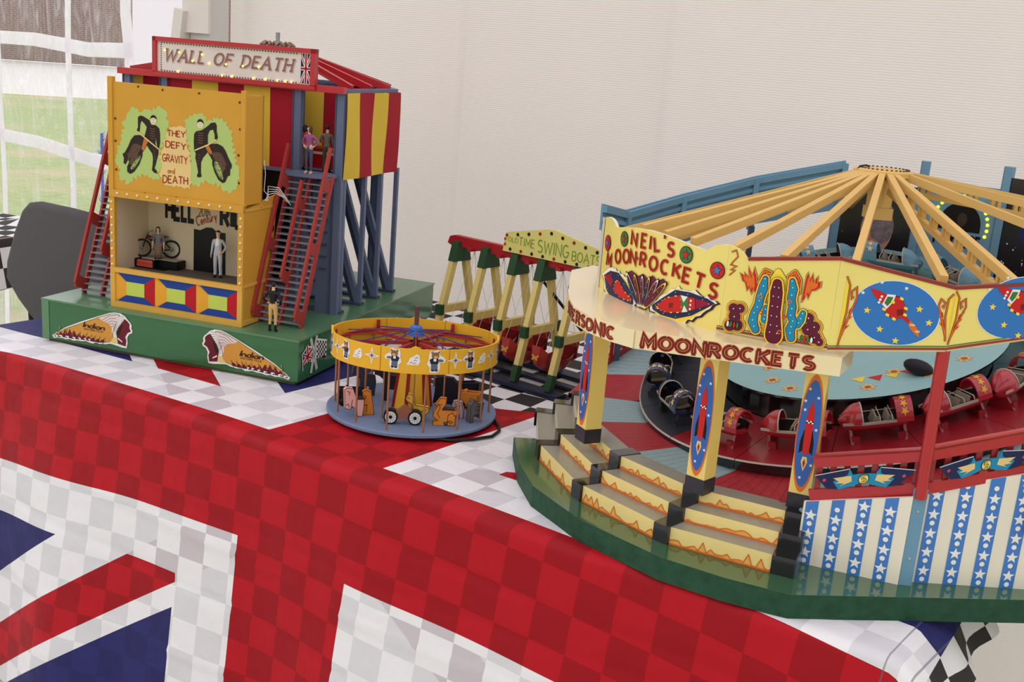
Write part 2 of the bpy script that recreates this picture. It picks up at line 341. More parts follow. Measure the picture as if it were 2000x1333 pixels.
ART = {k: dec(v) for k, v in (q.split('=') for q in '''
green_l=-4290 5360 -4220 5390 -4020 5310 -3730 5420 -3580 5450 -3440 5360 -3390 5290 -3350 5110 -3370 5060 -3410 4850 -3480 4640 -3550 4520 -3500 4290 -3570 4110 -3590 3940 -3730 3910 -3950 3980 -4160 3880 -4420 3760 -4580 3840 -4600 4070 -4670 4220 -4630 4530 -4520 4770 -4480 5040 -4380 5200
green_r=-2940 5250 -2840 5340 -2680 5380 -2540 5380 -2360 5290 -2180 5380 -1970 5270 -1830 5120 -1840 4950 -1750 4740 -1710 4520 -1640 4280 -1700 3990 -1720 3930 -1880 3820 -2050 3910 -2260 3960 -2400 4020 -2620 3890 -2740 3880 -2800 4030 -2830 4250 -2850 4550 -2910 4850 -2960 5100
cream=-3330 5060 -3010 5100 -2940 5060 -2920 4880 -2910 4710 -2830 4560 -2810 4330 -2800 4180 -2790 3950 -2830 3820 -3010 3820 -3260 3820 -3440 3830 -3590 4050 -3510 4210 -3590 4420 -3500 4580 -3440 4770 -3390 4930
rider_l=-4110 5190 -4050 5230 -3980 5220 -3820 5150 -3780 5060 -3660 5060 -3580 5000 -3560 4880 -3560 4700 -3590 4570 -3630 4600 -3650 4690 -3660 4810 -3670 4720 -3680 4670 -3600 4570 -3600 4480 -3630 4380 -3670 4240 -3700 4160 -3640 4100 -3640 4050 -3710 4060 -3770 4110 -3750 4220 -3740 4370 -3760 4460 -3840 4550 -3880 4610 -3910 4660 -3950 4800 -3890 5000 -3950 5070 -4020 5120 -4050 5050 -4060 4950 -4070 4890 -4120 4870 -4140 4920 -4110 4980 -4110 5120
bike_l=-3970 4800 -4080 4820 -4200 4800 -4290 4700 -4350 4570 -4450 4410 -4500 4390 -4490 4340 -4470 4300 -4480 4190 -4430 4160 -4360 4280 -4340 4220 -4390 4120 -4390 4010 -4310 3970 -4210 4030 -4080 4200 -4000 4390 -4000 4460 -3890 4620 -3830 4750 -3910 4770
frame_l=-3950 4770 -3840 4720 -3970 4500 -4020 4530
wheel_l=-4270 4060 -4300 4100 -4230 4230 -4130 4330 -4040 4410 -4060 4310 -4150 4160
bar_l=-4120 4890 -3970 4800 -3590 4570
head_l=-3720 5160 -3630 5210
rider_r=-2420 5150 -2330 5230 -2230 5250 -2190 5190 -2190 5070 -2160 4950 -2190 4890 -2240 4910 -2240 5000 -2280 5100 -2360 5070 -2400 4970 -2400 4810 -2380 4750 -2410 4610 -2510 4500 -2560 4390 -2560 4170 -2540 4110 -2580 4080 -2650 4080 -2660 4120 -2630 4180 -2660 4330 -2700 4480 -2690 4570 -2730 4630 -2740 4810 -2730 4970 -2680 5030 -2550 5060
bike_r=-2470 4760 -2360 4800 -2170 4820 -2050 4780 -1980 4700 -1890 4530 -1820 4420 -1830 4350 -1860 4320 -1860 4200 -1920 4170 -1970 4050 -2040 4020 -2140 4080 -2230 4220 -2290 4380 -2290 4470 -2390 4610 -2460 4710
frame_r=-2460 4740 -2380 4780 -2290 4640 -2310 4580 -2390 4630
wheel_r=-2230 4450 -2160 4440 -2060 4300 -2020 4120 -2040 4080 -2130 4160 -2220 4300
bar_r=-2190 4900 -2380 4780 -2710 4630
head_r=-2580 5180 -2650 5230
t_THEY=-3380 4870 -2950 4870 -3380 4990
t_DEFY=-3420 4630 -2930 4610 -3420 4760
t_GRAVITY=-3500 4330 -2890 4320 -3500 4480
t_AND=-3370 4090 -3200 4090 -3370 4150
t_DEATH=-3490 3880 -2880 3900 -3490 4030
screws=-4680 5110 -4680 4640 -4670 4030 -4700 3580 -3950 3590 -3160 3590 -1660 5700 -1640 5160 -1670 4630 -1650 4060
ctr=-4740 1780 -1610 1820 -1640 1140 -4760 1100 -3670 1780 -2640 1790 -3670 1120 -2630 1130
ctr_in=-4440 1590 -3960 1600 -3970 1290 -4430 1280
sign_in=-5120 6730 -1160 6750 -1210 6060 -5160 6040
sign_txt=-4930 6350 -1650 6330 -4910 6590
sign_jack=-1440 6720 -1170 6740 -1180 6100 -1450 6100
stage_hell=-4270 2880 -3550 2910 -4270 3090
stage_rid=-2840 2900 -2250 2940 -2840 3160
stage_20=-3440 3030 -3170 3090 -3440 3150
stage_cent=-3470 2820 -2950 3040 -3490 2920
stage_door=-3550 1990 -3540 2730 -3380 2720 -3220 2800 -3070 2810 -2950 2730 -2730 2730 -2720 1970
stage_floor=-5640 1720 -4770 1830 -4760 3230 -2350 2000
ind_out=-6210 170 -6110 240 -5840 410 -5380 620 -4940 800 -4660 910 -4540 940 -4380 940 -4260 890 -4190 820 -4120 760 -4090 700 -4100 640 -4070 580 -4090 530 -4160 500 -4210 410 -4200 290 -4230 170 -4350 170 -4550 200 -4670 210 -4770 180 -4960 160 -5040 180 -5120 140 -5220 150 -5300 170 -5410 150 -5530 150 -5640 130 -5740 150 -5840 130 -5930 140 -6050 140 -6170 110
ind_fan=-6170 180 -6090 230 -5840 380 -5380 580 -4950 770 -4660 880 -4540 910 -4400 900 -4490 710 -4570 510 -4590 330 -4670 250 -4790 220 -4960 200 -5160 200 -5370 200 -5610 180 -5890 180 -6140 150
ind_tip=-6170 180 -6090 230 -5840 380 -5710 400 -5530 350 -5360 320 -5160 300 -4950 280 -4770 290 -4690 240 -4790 210 -4960 190 -5160 190 -5370 190 -5610 170 -5890 170 -6140 150
ind_face=-4500 490 -4440 600 -4270 830 -4200 790 -4140 730 -4150 640 -4110 570 -4200 520 -4260 420 -4230 350 -4250 210 -4450 240 -4470 370
ind_band=-4440 870 -4280 870 -4440 620 -4500 430 -4560 440 -4510 620
ind_crest=-4950 760 -4660 870 -4540 910 -4410 890 -4510 620 -4580 440 -4610 470 -4610 590 -4700 660 -4870 710
ind_neck=-4560 390 -4500 380 -4450 240 -4680 240
ind_txt=-5360 490 -4810 530 -5360 600
ind_txt2=-5340 430 -4820 460 -5340 460
ind2_ref=-2310 600 -230 190 -2020 940
ind1_ref=-4070 580 -6210 170 -4540 940
flags=500 940 810 180 770 950 550 160 400 780 110 670 180 280 490 370 760 840 1220 750 1170 320 720 470
nb_top=-1802 4626 -1646 4656 -1495 4648 -1367 4604 -1300 4543 -1019 4593 -725 4635 -300 4670 3 4662 281 4638 538 4608 751 4580 852 4570 916 4613 990 4668 1118 4708 1222 4716
nb_bot=1262 3436 132 3442 -1778 3333
nb_letters=-664 4446 -404 4460 -244 4467 -72 4460 60 4575 212 4447 -1427 4008 -1095 4111 -840 4166 -638 4192 -537 4207 -380 4213 -130 4205 125 4201 377 4198 569 4169 802 4143 1047 4056
nb_circ=-1564 4245 -970 4416 517 4448 1089 4327
nb_circ_edge=-1602 4375 -996 4538 498 4575 1071 4451
wl_white=-1685 3718 -1392 3871 -1149 3915 -891 3870 -759 3846 -449 3659 -447 3533 -496 3445 -690 3374 -1018 3335 -1268 3382 -1505 3502 -1519 3605
wl_navy=-1552 3726 -1316 3839 -1024 3868 -768 3767 -528 3616 -503 3482 -720 3405 -973 3385 -1217 3433 -1424 3520
wl_rocket=-1126 3559 -1099 3696 -1000 3756 -791 3634 -562 3558 -576 3516 -838 3494
wl_nose=-1565 3716 -1306 3796 -1161 3709 -1227 3603 -1365 3639
wr_white=-108 3561 85 3728 331 3904 449 3972 581 3932 753 3980 849 3916 988 3933 1161 3863 1039 3767 941 3675 891 3639 760 3538 592 3451 338 3441 98 3434 -74 3481
wr_navy=-52 3573 156 3731 396 3905 672 3927 993 3899 1122 3855 961 3738 752 3597 461 3482 163 3474 -25 3517
wr_rocket=55 3586 223 3746 516 3851 569 3604 289 3540 115 3550
wr_green=516 3851 647 3855 679 3641 569 3604
wr_dots=653 3851 777 3861 808 3705 684 3647
wr_nose=786 3856 1000 3853 1058 3830 981 3790 816 3714
fan_tips=-776 3932 -547 3954 -337 3972 -160 3984 43 3989 219 3977
fan_base=-278 3408
fan_body=-271 3371 -442 3509 -532 3641 -774 3920 -643 3985 -456 3935 -341 3997 -212 3949 -109 4019 12 3959 127 4019 240 3957 78 3776 -111 3585
f23_out=71 3438 35 4711 170 4682 261 4624 344 4533 1591 4786 1618 3529
f23_trim_t=344 4533 1591 4786
f23_trim_b=76 3453 1616 3540
c_col=746 4165 749 4302 799 4360 862 4321 914 4195 902 4034 899 3897 944 3746 997 3619 998 3527 732 3519 786 3715 775 3874 722 4001
c_teal_l=552 4130 573 4316 614 4357 664 4287 656 4172 687 4086 660 3944 740 3878 729 3704 669 3715 642 3825 592 3677 546 3575 465 3652 419 3899 489 3912 533 3758 573 3812 537 3990
c_teal_r=947 4201 950 4336 1000 4379 1053 4332 1044 4241 1093 4137 1101 4003 1224 4004 1245 3940 1186 3884 1197 3727 1147 3603 1066 3610 1021 3761 1096 3798 994 3870 1001 3985 1039 4037 971 4115
c_fire_l=251 4353 326 4320 307 4374 374 4316 354 4461 433 4315 436 4464 488 4347 520 4193 510 4100 467 4161 441 4087 406 4173 376 4122 339 4230 300 4247
c_fire_r=1159 4115 1165 4262 1179 4465 1205 4514 1232 4408 1261 4512 1288 4406 1331 4491 1339 4404 1385 4423 1385 4346 1317 4289 1274 4281 1245 4165 1214 4226 1193 4144
c_cloud_l=125 3491 134 3611 184 3597 148 3778 189 3926 248 3844 284 3932 361 3888 365 3773 327 3696 384 3636 341 3511 250 3469
c_cloud_r=1289 3564 1262 3672 1310 3727 1250 3828 1264 3966 1332 3957 1370 3852 1442 3888 1469 3781 1422 3727 1482 3626 1517 3542
c_squig=83 4623 150 4656 185 4571 124 4492 95 4442 180 4433 104 4374 164 4373 91 4291
f34_out=56 3465 -2 4765 1545 4546 1541 3742
ell=230 4171 1327 4118 640 4561 957 3704 788 4134
ell_stars=429 4126 1078 4226 625 3896 845 3766 1222 4060 343 4356 560 4523 875 4480
rk_nose=424 4432 541 4408 492 4325
rk_band=541 4408 649 4367 607 4241 492 4325
rk_green=649 4367 751 4369 734 4280 668 4184 607 4241
rk_body=731 4367 837 4337 907 4215 911 4128 984 4050 1065 3929 1015 3988 878 4080 780 4056 691 4099 639 4169 734 4280
rk_tail=983 4061 1051 4015 1117 3925 1129 3850 1049 3905 975 3983
f45=68 3759 68 4535 886 4722 1034 3982
ell45=368 4388 904 4346 696 4618 961 4061
orn34=8 4668 55 3476 117 4486 42 3790
orn45=1486 4485 1514 3837
b_teal_l=624 4336 32 0 612 4209 60 0 585 4067 55 0 577 3951 55 0 533 3840 51 0 524 3710 64 0 578 3609 51 0
b_teal_l2=690 3938 37 0 690 3835 51 0 686 3765 46 0
b_teal_r=1003 4368 32 0 1029 4260 55 0 1021 4124 51 0 1053 4017 51 0 1047 3902 51 0 1099 3810 51 0 1065 3701 60 0 1092 3592 51 0
b_teal_r2=1209 3956 37 0 1189 3862 51 0 1155 3787 46 0
b_col=807 4300 55 0 813 4177 78 0 821 4042 74 0 822 3905 74 0 838 3771 83 0 847 3646 101 0 851 3578 106 0
b_cl_l=224 3839 74 0 318 3857 64 0 251 3728 87 0 197 3588 78 0 302 3616 83 0
b_cl_r=1295 3905 69 0 1389 3799 74 0 1306 3749 83 0 1411 3656 83 0 1480 3607 55 0
b_hook_l=549 4107 18 0 551 4313 25 0 603 4439 28 0 685 4431 16 0
b_hook_r=945 4246 16 0 950 4415 28 0 1019 4487 28 0 1095 4395 25 0 1111 4230 18 0
b_arch=722 4070 16 0 717 4296 21 0 786 4448 23 0 893 4326 21 0 946 4110 16 0
'''.strip().split('\n'))}
# ------------------------------------------------------------------ setting: tent, ground, outdoors
E1 = Vector((.8423, -.539, 0)); E2 = Vector((.539, .8423, 0)); ZZ = Vector((0, 0, 1))
TO = Vector((-.2, 1.715, 0))                       # a point on the front edge of the table (floor level)
W0 = Vector((-.7, 3.58, 0)); POLE = W0-.417*E1     # back wall line, corner pole
DL = Vector((-.7317, .6816, 0)); NL = Vector((-.6816, -.7317, 0))   # left wall direction and outward... inward normal
def tent_cream():
    m = P('tent_canvas_cream', (233, 223, 220), .85, .03, 3, trans=.42)
    n, l = m.node_tree.nodes, m.node_tree.links
    tc = n.new('ShaderNodeTexCoord'); wv = n.new('ShaderNodeTexWave'); wv.wave_type = 'BANDS'; wv.bands_direction = 'Z'
    wv.inputs['Scale'].default_value = 52; wv.inputs['Distortion'].default_value = .6; wv.inputs['Detail'].default_value = 1
    l.new(tc.outputs['Object'], wv.inputs['Vector'])
    bp = n.new('ShaderNodeBump'); bp.inputs['Strength'].default_value = .3; bp.inputs['Distance'].default_value = .0022
    l.new(wv.outputs['Fac'], bp.inputs['Height']); l.new(bp.outputs[0], n['Principled BSDF'].inputs['Normal'])
    return m
M_canvas = tent_cream()
M_white = P('tent_canvas_white', (248, 240, 255), .8, .03, 4, trans=.72)
M_strap = P('white_webbing', (255, 250, 255), .7, .03, 30, trans=.75)
M_flap = P('tent_flap_cream', (226, 218, 206), .85, .03, 8)
M_grey = P('grey_tent_leg', (212, 212, 204), .5, .04, 10)
def canvas_sheet(name, p0, d, L, z0, z1, m, folds, nx=120, nz=30, amp=.006):
    """hanging canvas with shallow vertical creases at the given distances along it"""
    mb = MB(); nn = Vector((-d.y, d.x, 0)); vs = []
    rnd = random.Random(len(name)); ph = [(rnd.uniform(.5, 3), rnd.uniform(0, 6), rnd.uniform(.3, 1)) for _ in range(6)]
    for j in range(nz+1):
        z = z0+(z1-z0)*j/nz
        for i in range(nx+1):
            x = L*i/nx
            o = sum(a*math.sin(f*x*2+p+z*.7*a) for f, p, a in ph)*amp
            for fx, fa in folds: o += fa*math.exp(-abs(x-fx-.02*z)/.05)
            o += .006*math.exp(-((z-(TZ+.27-.02*x))/.02)**2)*(x < 1.4)
            vs.append(p0+d*x+ZZ*z+nn*o)
    fs = [(j*(nx+1)+i, j*(nx+1)+i+1, (j+1)*(nx+1)+i+1, (j+1)*(nx+1)+i) for j in range(nz) for i in range(nx)]
    mb.add(vs, fs, m, True); return struct(mb.build(name))
canvas_sheet('wall_back', POLE+.02*E1, E1, 4.6, 0, 2.6, M_canvas, [(.93, .040), (1.62, -.035), (2.45, .035), (.02, .03)], nx=240, nz=60)
def wallrect(mb, s0, s1, z0, z1, m, off=0, th=.004, zs=0):
    q = [POLE+DL*s+NL*(-off)+ZZ*z for s, z in ((s0,z0),(s1,z0+zs),(s1,z1+zs),(s0,z1))]
    b = [v+NL*th for v in q]
    mb.add(q+b, [(0,1,2,3),(7,6,5,4),(0,4,5,1),(1,5,6,2),(2,6,7,3),(3,7,4,0)], m)
canvas_sheet('wall_left', POLE+DL*.62, -DL, .60, 0, 2.6, M_white, [(.1, .01), (.45, -.01)], nx=40, nz=20, amp=.003)
mb = MB(); wallrect(mb, .62, 3.4, 0, .06, M_white); wallrect(mb, 2.9, 3.4, .06, 2.6, M_white); wallrect(mb, .62, 2.9, 2.2, 2.6, M_white)
struct(mb.build('wall_left_surround'))
# clear plastic window with its wrinkles
def plastic():
    m = bpy.data.materials.new('clear_plastic'); m.use_nodes = True; n, l = m.node_tree.nodes, m.node_tree.links; n.clear()
    out = n.new('ShaderNodeOutputMaterial'); tr = n.new('ShaderNodeBsdfTransparent'); gl = n.new('ShaderNodeBsdfGlossy'); df = n.new('ShaderNodeBsdfDiffuse')
    df.inputs['Color'].default_value = (.9, .92, .95, 1); gl.inputs['Roughness'].default_value = .08; tr.inputs['Color'].default_value = (.97, .98, .98, 1)
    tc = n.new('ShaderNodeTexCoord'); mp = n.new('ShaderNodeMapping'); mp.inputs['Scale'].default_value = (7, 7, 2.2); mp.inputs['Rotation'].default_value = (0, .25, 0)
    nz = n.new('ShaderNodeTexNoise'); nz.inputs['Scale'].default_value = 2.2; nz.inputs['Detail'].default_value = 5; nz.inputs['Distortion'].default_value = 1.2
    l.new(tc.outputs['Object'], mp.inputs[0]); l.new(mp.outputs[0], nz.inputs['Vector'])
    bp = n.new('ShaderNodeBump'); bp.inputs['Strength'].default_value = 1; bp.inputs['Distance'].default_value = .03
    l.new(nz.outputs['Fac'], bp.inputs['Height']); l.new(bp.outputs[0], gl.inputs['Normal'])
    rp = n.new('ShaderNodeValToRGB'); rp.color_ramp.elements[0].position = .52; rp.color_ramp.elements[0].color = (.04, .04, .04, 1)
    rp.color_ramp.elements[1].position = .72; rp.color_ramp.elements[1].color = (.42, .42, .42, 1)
    l.new(nz.outputs['Fac'], rp.inputs[0])  # noise-driven white streaks paint the highlights along the wrinkles
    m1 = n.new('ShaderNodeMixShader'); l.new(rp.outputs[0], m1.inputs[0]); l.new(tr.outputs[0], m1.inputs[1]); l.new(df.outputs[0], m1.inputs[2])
    m2 = n.new('ShaderNodeMixShader'); m2.inputs[0].default_value = .13; l.new(m1.outputs[0], m2.inputs[1]); l.new(gl.outputs[0], m2.inputs[2])
    l.new(m2.outputs[0], out.inputs[0]); return m
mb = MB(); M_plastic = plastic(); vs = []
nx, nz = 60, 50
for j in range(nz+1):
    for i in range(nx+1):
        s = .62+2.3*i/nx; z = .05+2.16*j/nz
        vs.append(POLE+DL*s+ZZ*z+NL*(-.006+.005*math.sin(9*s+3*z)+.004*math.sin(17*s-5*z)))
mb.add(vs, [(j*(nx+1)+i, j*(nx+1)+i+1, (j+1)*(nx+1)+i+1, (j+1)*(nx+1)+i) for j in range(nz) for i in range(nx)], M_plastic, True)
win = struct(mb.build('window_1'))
mb = MB()
def strap(mb, path, w):
    """webbing strap through points (s, z) on the left wall"""
    for q in ribbon(path, w):
        a = [POLE+DL*s+ZZ*z-NL*.016 for s, z in q]; b = [v-NL*-.004 for v in a]
        mb.add(a+b, [(0,1,2,3),(7,6,5,4),(0,4,5,1),(2,6,7,3)], M_strap)
for z in (.615, .18, -.30): strap(mb, [(.62, TZ+z+.002), (.8, TZ+z-.004), (1.0, TZ+z-.012), (1.2, TZ+z-.004), (1.5, TZ+z+.006), (1.85, TZ+z), (2.2, TZ+z+.004), (2.9, TZ+z)], .056)
for s in (1.165, 1.87, 2.5): strap(mb, [(s+.03, .02), (s, .5), (s-.01, TZ), (s+.006, TZ+.3), (s+.012, TZ+.62), (s, TZ+.9), (s, 2.2)], .045)
strap(mb, [(.645, .02), (.65, TZ), (.66, TZ+.6), (.69, TZ+.75), (.68, 2.2)], .075)
struct(mb.build('trim_1'))
# tent roof of the same translucent canvas, open towards the front and right
mb = MB(); q = [POLE+DL*3.4, POLE, POLE+E1*4.6, POLE+E1*4.6-E2*3.3, POLE+DL*3.4-E2*3.0-E1*.4]
mb.add([v+ZZ*(2.6+.28*(i > 2)) for i, v in enumerate(q)], [(4,3,2,1,0)], M_white); struct(mb.build('ceiling'))
# corner leg of the tent with the canvas tied over its top
mb = MB()
mb.M = Matrix((E1, E2, ZZ)).transposed().to_4x4(); mb.M.translation = POLE-.06*E2+.012*E1
mb.box((-.048, -.04, 0), (.045, .04, 2.4), M_grey)
leg = tag(mb.build('tent_leg'), 'grey square tent leg in the corner behind the round show model', 'tent pole')
mb = MB(); mb.M = Matrix((E1, E2, ZZ)).transposed().to_4x4(); mb.M.translation = POLE-.06*E2+.012*E1
cuff = [(-.062,-.062),(.062,-.062),(.062,-.052),(-.052,-.052),(-.052,.05),(-.062,.05)]
mb.prism(cuff, TZ+.7, 2.4, M_flap)
mb.M = mb.M @ T((-.065, -.03, TZ+.66)) @ Matrix.Rotation(.18, 4, 'Y')
mb.box((-.035, -.05, 0), (.008, .03, .11), M_flap); mb.box((-.03, -.055, -.03), (-.002, -.01, .02), M_flap)
mb.build('canvas_tie_flap', leg)
# floor inside, lawn, path and brick house outside
mb = MB(); q = [POLE+DL*3.4, POLE, POLE+E1*5, POLE+E1*5-E2*5, POLE+DL*3.4-E2*5.4-E1*1]
mb.add([v for v in q], [(0,1,2,3,4)], P('groundsheet', (196, 192, 186), .8, .06, 6, .2, 40)); struct(mb.build('floor'))
FW = Vector((-.37, .93, 0)).normalized(); SD = Vector((FW.y, -FW.x, 0))
def ground(name, d0, d1, z, m, w=40):
    mb = MB(); n = 1
    q = [FW*d0-SD*w, FW*d0+SD*w, FW*d1+SD*w, FW*d1-SD*w]
    mb.add([v+ZZ*z for v in q], [(0,1,2,3)], m); return mb.build(name)
def lawn_mat():
    m = P('mown_grass', (156, 168, 116), .95, .34, 9, .6, 60); n, l = m.node_tree.nodes, m.node_tree.links; b = n['Principled BSDF']
    src = b.inputs['Base Color'].links[0].from_socket; tc = n.new('ShaderNodeTexCoord'); nz = n.new('ShaderNodeTexNoise'); nz.inputs['Scale'].default_value = .55; nz.inputs['Detail'].default_value = 6; nz.inputs['Roughness'].default_value = .7
    l.new(tc.outputs['Object'], nz.inputs['Vector']); rp = n.new('ShaderNodeValToRGB'); rp.color_ramp.elements[0].position = .48; rp.color_ramp.elements[1].position = .66; l.new(nz.outputs['Fac'], rp.inputs[0])
    mx = n.new('ShaderNodeMix'); mx.data_type = 'RGBA'; l.new(rp.outputs[0], mx.inputs['Factor']); l.new(src, mx.inputs['A']); mx.inputs['B'].default_value = rgb((190, 172, 142)); l.new(mx.outputs['Result'], b.inputs['Base Color']); return m
M_lawn = lawn_mat()
struct(ground('lawn', -12, 26, -.02, M_lawn))
struct(ground('path', 26, 47, -.016, P('pale_gravel', (214, 208, 204), .9, .05, 2)))
def brick_house():
    def col(u, v):
        row = (v/.075).floor(); fu = (u/.225+row*.5).fract(); fv = (v/.075).fract()
        mort = fu.lt(.05).max(fv.lt(.13)); X.tree.nodes
        nz = X.tree.nodes.new('ShaderNodeTexNoise'); nz.inputs['Scale'].default_value = .5
        a = mixc(X(nz.outputs['Fac']), rgb((122, 92, 84)), rgb((150, 116, 106)))
        return mixc(mort, a, rgb((178, 164, 156)))
    m = uvmat('brickwork', .9, col)
    mb = MB(); a, b = FW*47-SD*22, FW*47+SD*22; dpt = FW*6
    q = [a, b, b+ZZ*6, a+ZZ*6, a+dpt, b+dpt, b+dpt+ZZ*6, a+dpt+ZZ*6]
    mb.add(q[:4], [(0,1,2,3)], m, uvs=[(0,0),(44,0),(44,6),(0,6)])
    mb.add(q, [(1,5,6,2),(4,0,3,7),(5,4,7,6)], P('brick_plain', (160, 128, 118), .9))
    r = thing('brick_house', 'brown brick building beyond the lawn, seen through the clear window', 'building', (0,0,0))
    mb.build('wall', r)
    mb = MB(); mb.add([a+ZZ*6-FW*.3, b+ZZ*6-FW*.3, b+dpt*.5+ZZ*9, a+dpt*.5+ZZ*9, b+dpt+ZZ*6, a+dpt+ZZ*6], [(0,1,2,3),(3,2,4,5)], P('roof_tiles', (120, 90, 80), .9))
    mb.build('roof', r)
brick_house()

# ------------------------------------------------------------------ the table, its chequered cloth and the big union flag
def tab(s, t, z): return TO+E1*s+E2*t+ZZ*z
mb = MB(Matrix.Translation(TO) @ Matrix((E1, E2, ZZ)).transposed().to_4x4())
tb = thing('display_table', 'long display table hidden under the flag and chequered cloths', 'table')
M_ply = P('table_board', (150, 130, 105), .6)
mb.box((-1.24, .014, TZ-.03), (.845, 1.19, TZ-.0045), M_ply); mb.build('tabletop', tb)
for s, t in ((-1.1, .1), (.75, .1), (-1.1, 1.1), (.75, 1.1)):
    mb = MB(Matrix.Translation(TO) @ Matrix((E1, E2, ZZ)).transposed().to_4x4())
    mb.tube([(s, t, 0), (s, t, TZ-.03)], .016, M_grey); mb.build('leg', tb)
CK = .066
def checker(u, v): return ((u/CK).floor()+(v/CK).floor()).mod2()
def cloth_profile(a, drop_lean=.05, r=.014):
    """a > 0: on the table top; a < 0: round the edge and hanging down. returns (t, z)"""
    if a >= r*.785: return a-r*.785+r, 0.0
    arc = r*PI/2
    b = r*.785-a
    if b < arc: th = b/r; return r-r*math.sin(th), -r+r*math.cos(th)
    h = b-arc
    return -drop_lean*h, -r-h
def flag_cloth():
    W, B, R = rgb((232, 230, 228)), rgb((42, 42, 98)), rgb((178, 14, 28))
    def col(u, v):
        red = v.abs().lt(.1235).max(u.abs().lt(.138))
        whc = v.abs().lt(.247).max(u.abs().lt(.29))
        up = v.gt(0); rt = u.gt(0)
        same = (up+rt).mod2()                       # 1 in upper-left and lower-right
        sg = rt*2-1                                 # -1 on the left half, 1 on the right half
        q1 = (v-.66*u)*sg*-1.0                      # lower-left / upper-right pair
        q2 = (v+.66*u)*sg*-1.0                      # upper-left / lower-right pair
        r1 = q1.gt(-.076)*q1.lt(.041); w1 = q1.gt(-.13)*q1.lt(.176)
        r2 = q2.gt(-.14)*q2.lt(-.02); w2 = q2.gt(-.19)*q2.lt(.115)
        rd = r1*(1-same)+r2*same; wd = w1*(1-same)+w2*same
        c = mixc(wd, B, W); c = mixc(rd, c, R); c = mixc(whc, c, W); c = mixc(red, c, R)
        ch = checker(u+.02, v+.01)
        nd = X.tree.nodes.new('ShaderNodeMix'); nd.data_type = 'RGBA'; nd.blend_type = 'MULTIPLY'; nd.inputs['Factor'].default_value = 1
        X.tree.links.new(c, nd.inputs['A'])
        X.tree.links.new(mixc(ch, (1,1,1,1), mixc(red.max(rd), (.83,.83,.845,1), (.70,.65,.67,1))), nd.inputs['B'])
        hem = (u-1.052).abs().lt(.0012).max((u-1.018).abs().lt(.0012))
        return mixc(hem*.6, nd.outputs['Result'], (.1,.1,.12,1))
    m = uvmat('union_flag_polyester', .55, col, bump=(7, .55, .022))
    mb = MB(); vs = []; uv = []
    ns, na = 210, 130; s0, s1 = -1.27, .885; a0, a1 = -.795, .50
    for j in range(na+1):
        a = a0+(a1-a0)*j/na
        for i in range(ns+1):
            s = s0+(s1-s0)*i/ns
            t, z = cloth_profile(a)
            hang = max(0, -a)
            fold = hang*(.035*math.sin(s*7+1.1)+.02*math.sin(s*15+2)+.012*math.sin(s*4-1))
            crease = sum(w*math.exp(-((a+p+q*math.sin(s*f+g))/.007)**2) for w, p, q, f, g in ((.0035, .085, .018, 2.3, .4), (.003, .15, .03, 1.7, 2.), (-.003, .24, .02, 2.9, 1.), (.003, .36, .04, 1.3, .2), (-.003, .47, .03, 2.1, 3.)))*(hang > 0)
            off = -fold*.8+crease
            z2 = TZ+z+.0006*math.sin(s*23)*math.sin(a*19)*(a > .05)
            ss = s-.0
            if s > .85: z2 -= .8*(s-.85)*(1 if a > -.02 else .2)   # the hem tips over the end of the table
            back = .02*math.sin(s*9)+.02*math.sin(s*21+1)
            aa = a+back*max(0, (a-.4)/.1)
            if a > .4: t = t+back*(a-.4)/.1
            p = tab(ss, t+off*(-a > 0), z2)
            c = -.0735-(.05 if s < -.18 else .035)*((s+.18)/(.9 if s < -.18 else .75))**2
            vs.append(p); uv.append((s+.18-.08*a, a-c))
    fs = [(j*(ns+1)+i, j*(ns+1)+i+1, (j+1)*(ns+1)+i+1, (j+1)*(ns+1)+i) for j in range(na) for i in range(ns)]
    mb.add(vs, fs, m, True, uvs=uv)
    tag(mb.build('union_flag'), 'large union flag spread as a cloth over the front of the table', 'flag')
flag_cloth()
def chequered(name, label, corner_fn, nu, nv, su, sv, group=None):
    Wc, Bc = rgb((226, 224, 220)), rgb((52, 48, 44))
    if 'chequered_cloth_print' not in MATS:
        uvmat('chequered_cloth_print', .7, lambda u, v: mixc(checker(u, v), Wc, Bc), bump=(14, .3, .01))
    mb = MB(); vs = []; uv = []
    for j in range(nv+1):
        for i in range(nu+1):
            a, b = su*i/nu, sv*j/nv
            vs.append(corner_fn(a, b)); uv.append((a*CK/.066, b*CK/.066))
    mb.add(vs, [(j*(nu+1)+i, j*(nu+1)+i+1, (j+1)*(nu+1)+i+1, (j+1)*(nu+1)+i) for j in range(nv) for i in range(nu)], MATS['chequered_cloth_print'], True, uvs=uv)
    return tag(mb.build(name), label, 'tablecloth', group)
def under(a, b):
    s = -1.24+a; t = .016+b; z = TZ-.0030
    z += .0012*math.sin(s*31)*math.sin(t*27)*(.5 < t)
    if s > .85:
        h = s-.85; s = .85+.55*h+.012*math.sin(t*38)*min(1, h*8); z -= .84*h+.004*math.sin(t*30)*h*8
    return tab(s, t, z)
chequered('chequered_cloth', 'black and white chequered cloth lying under the union flag, hanging at the right end', under, 140, 70, 2.20, 1.16)
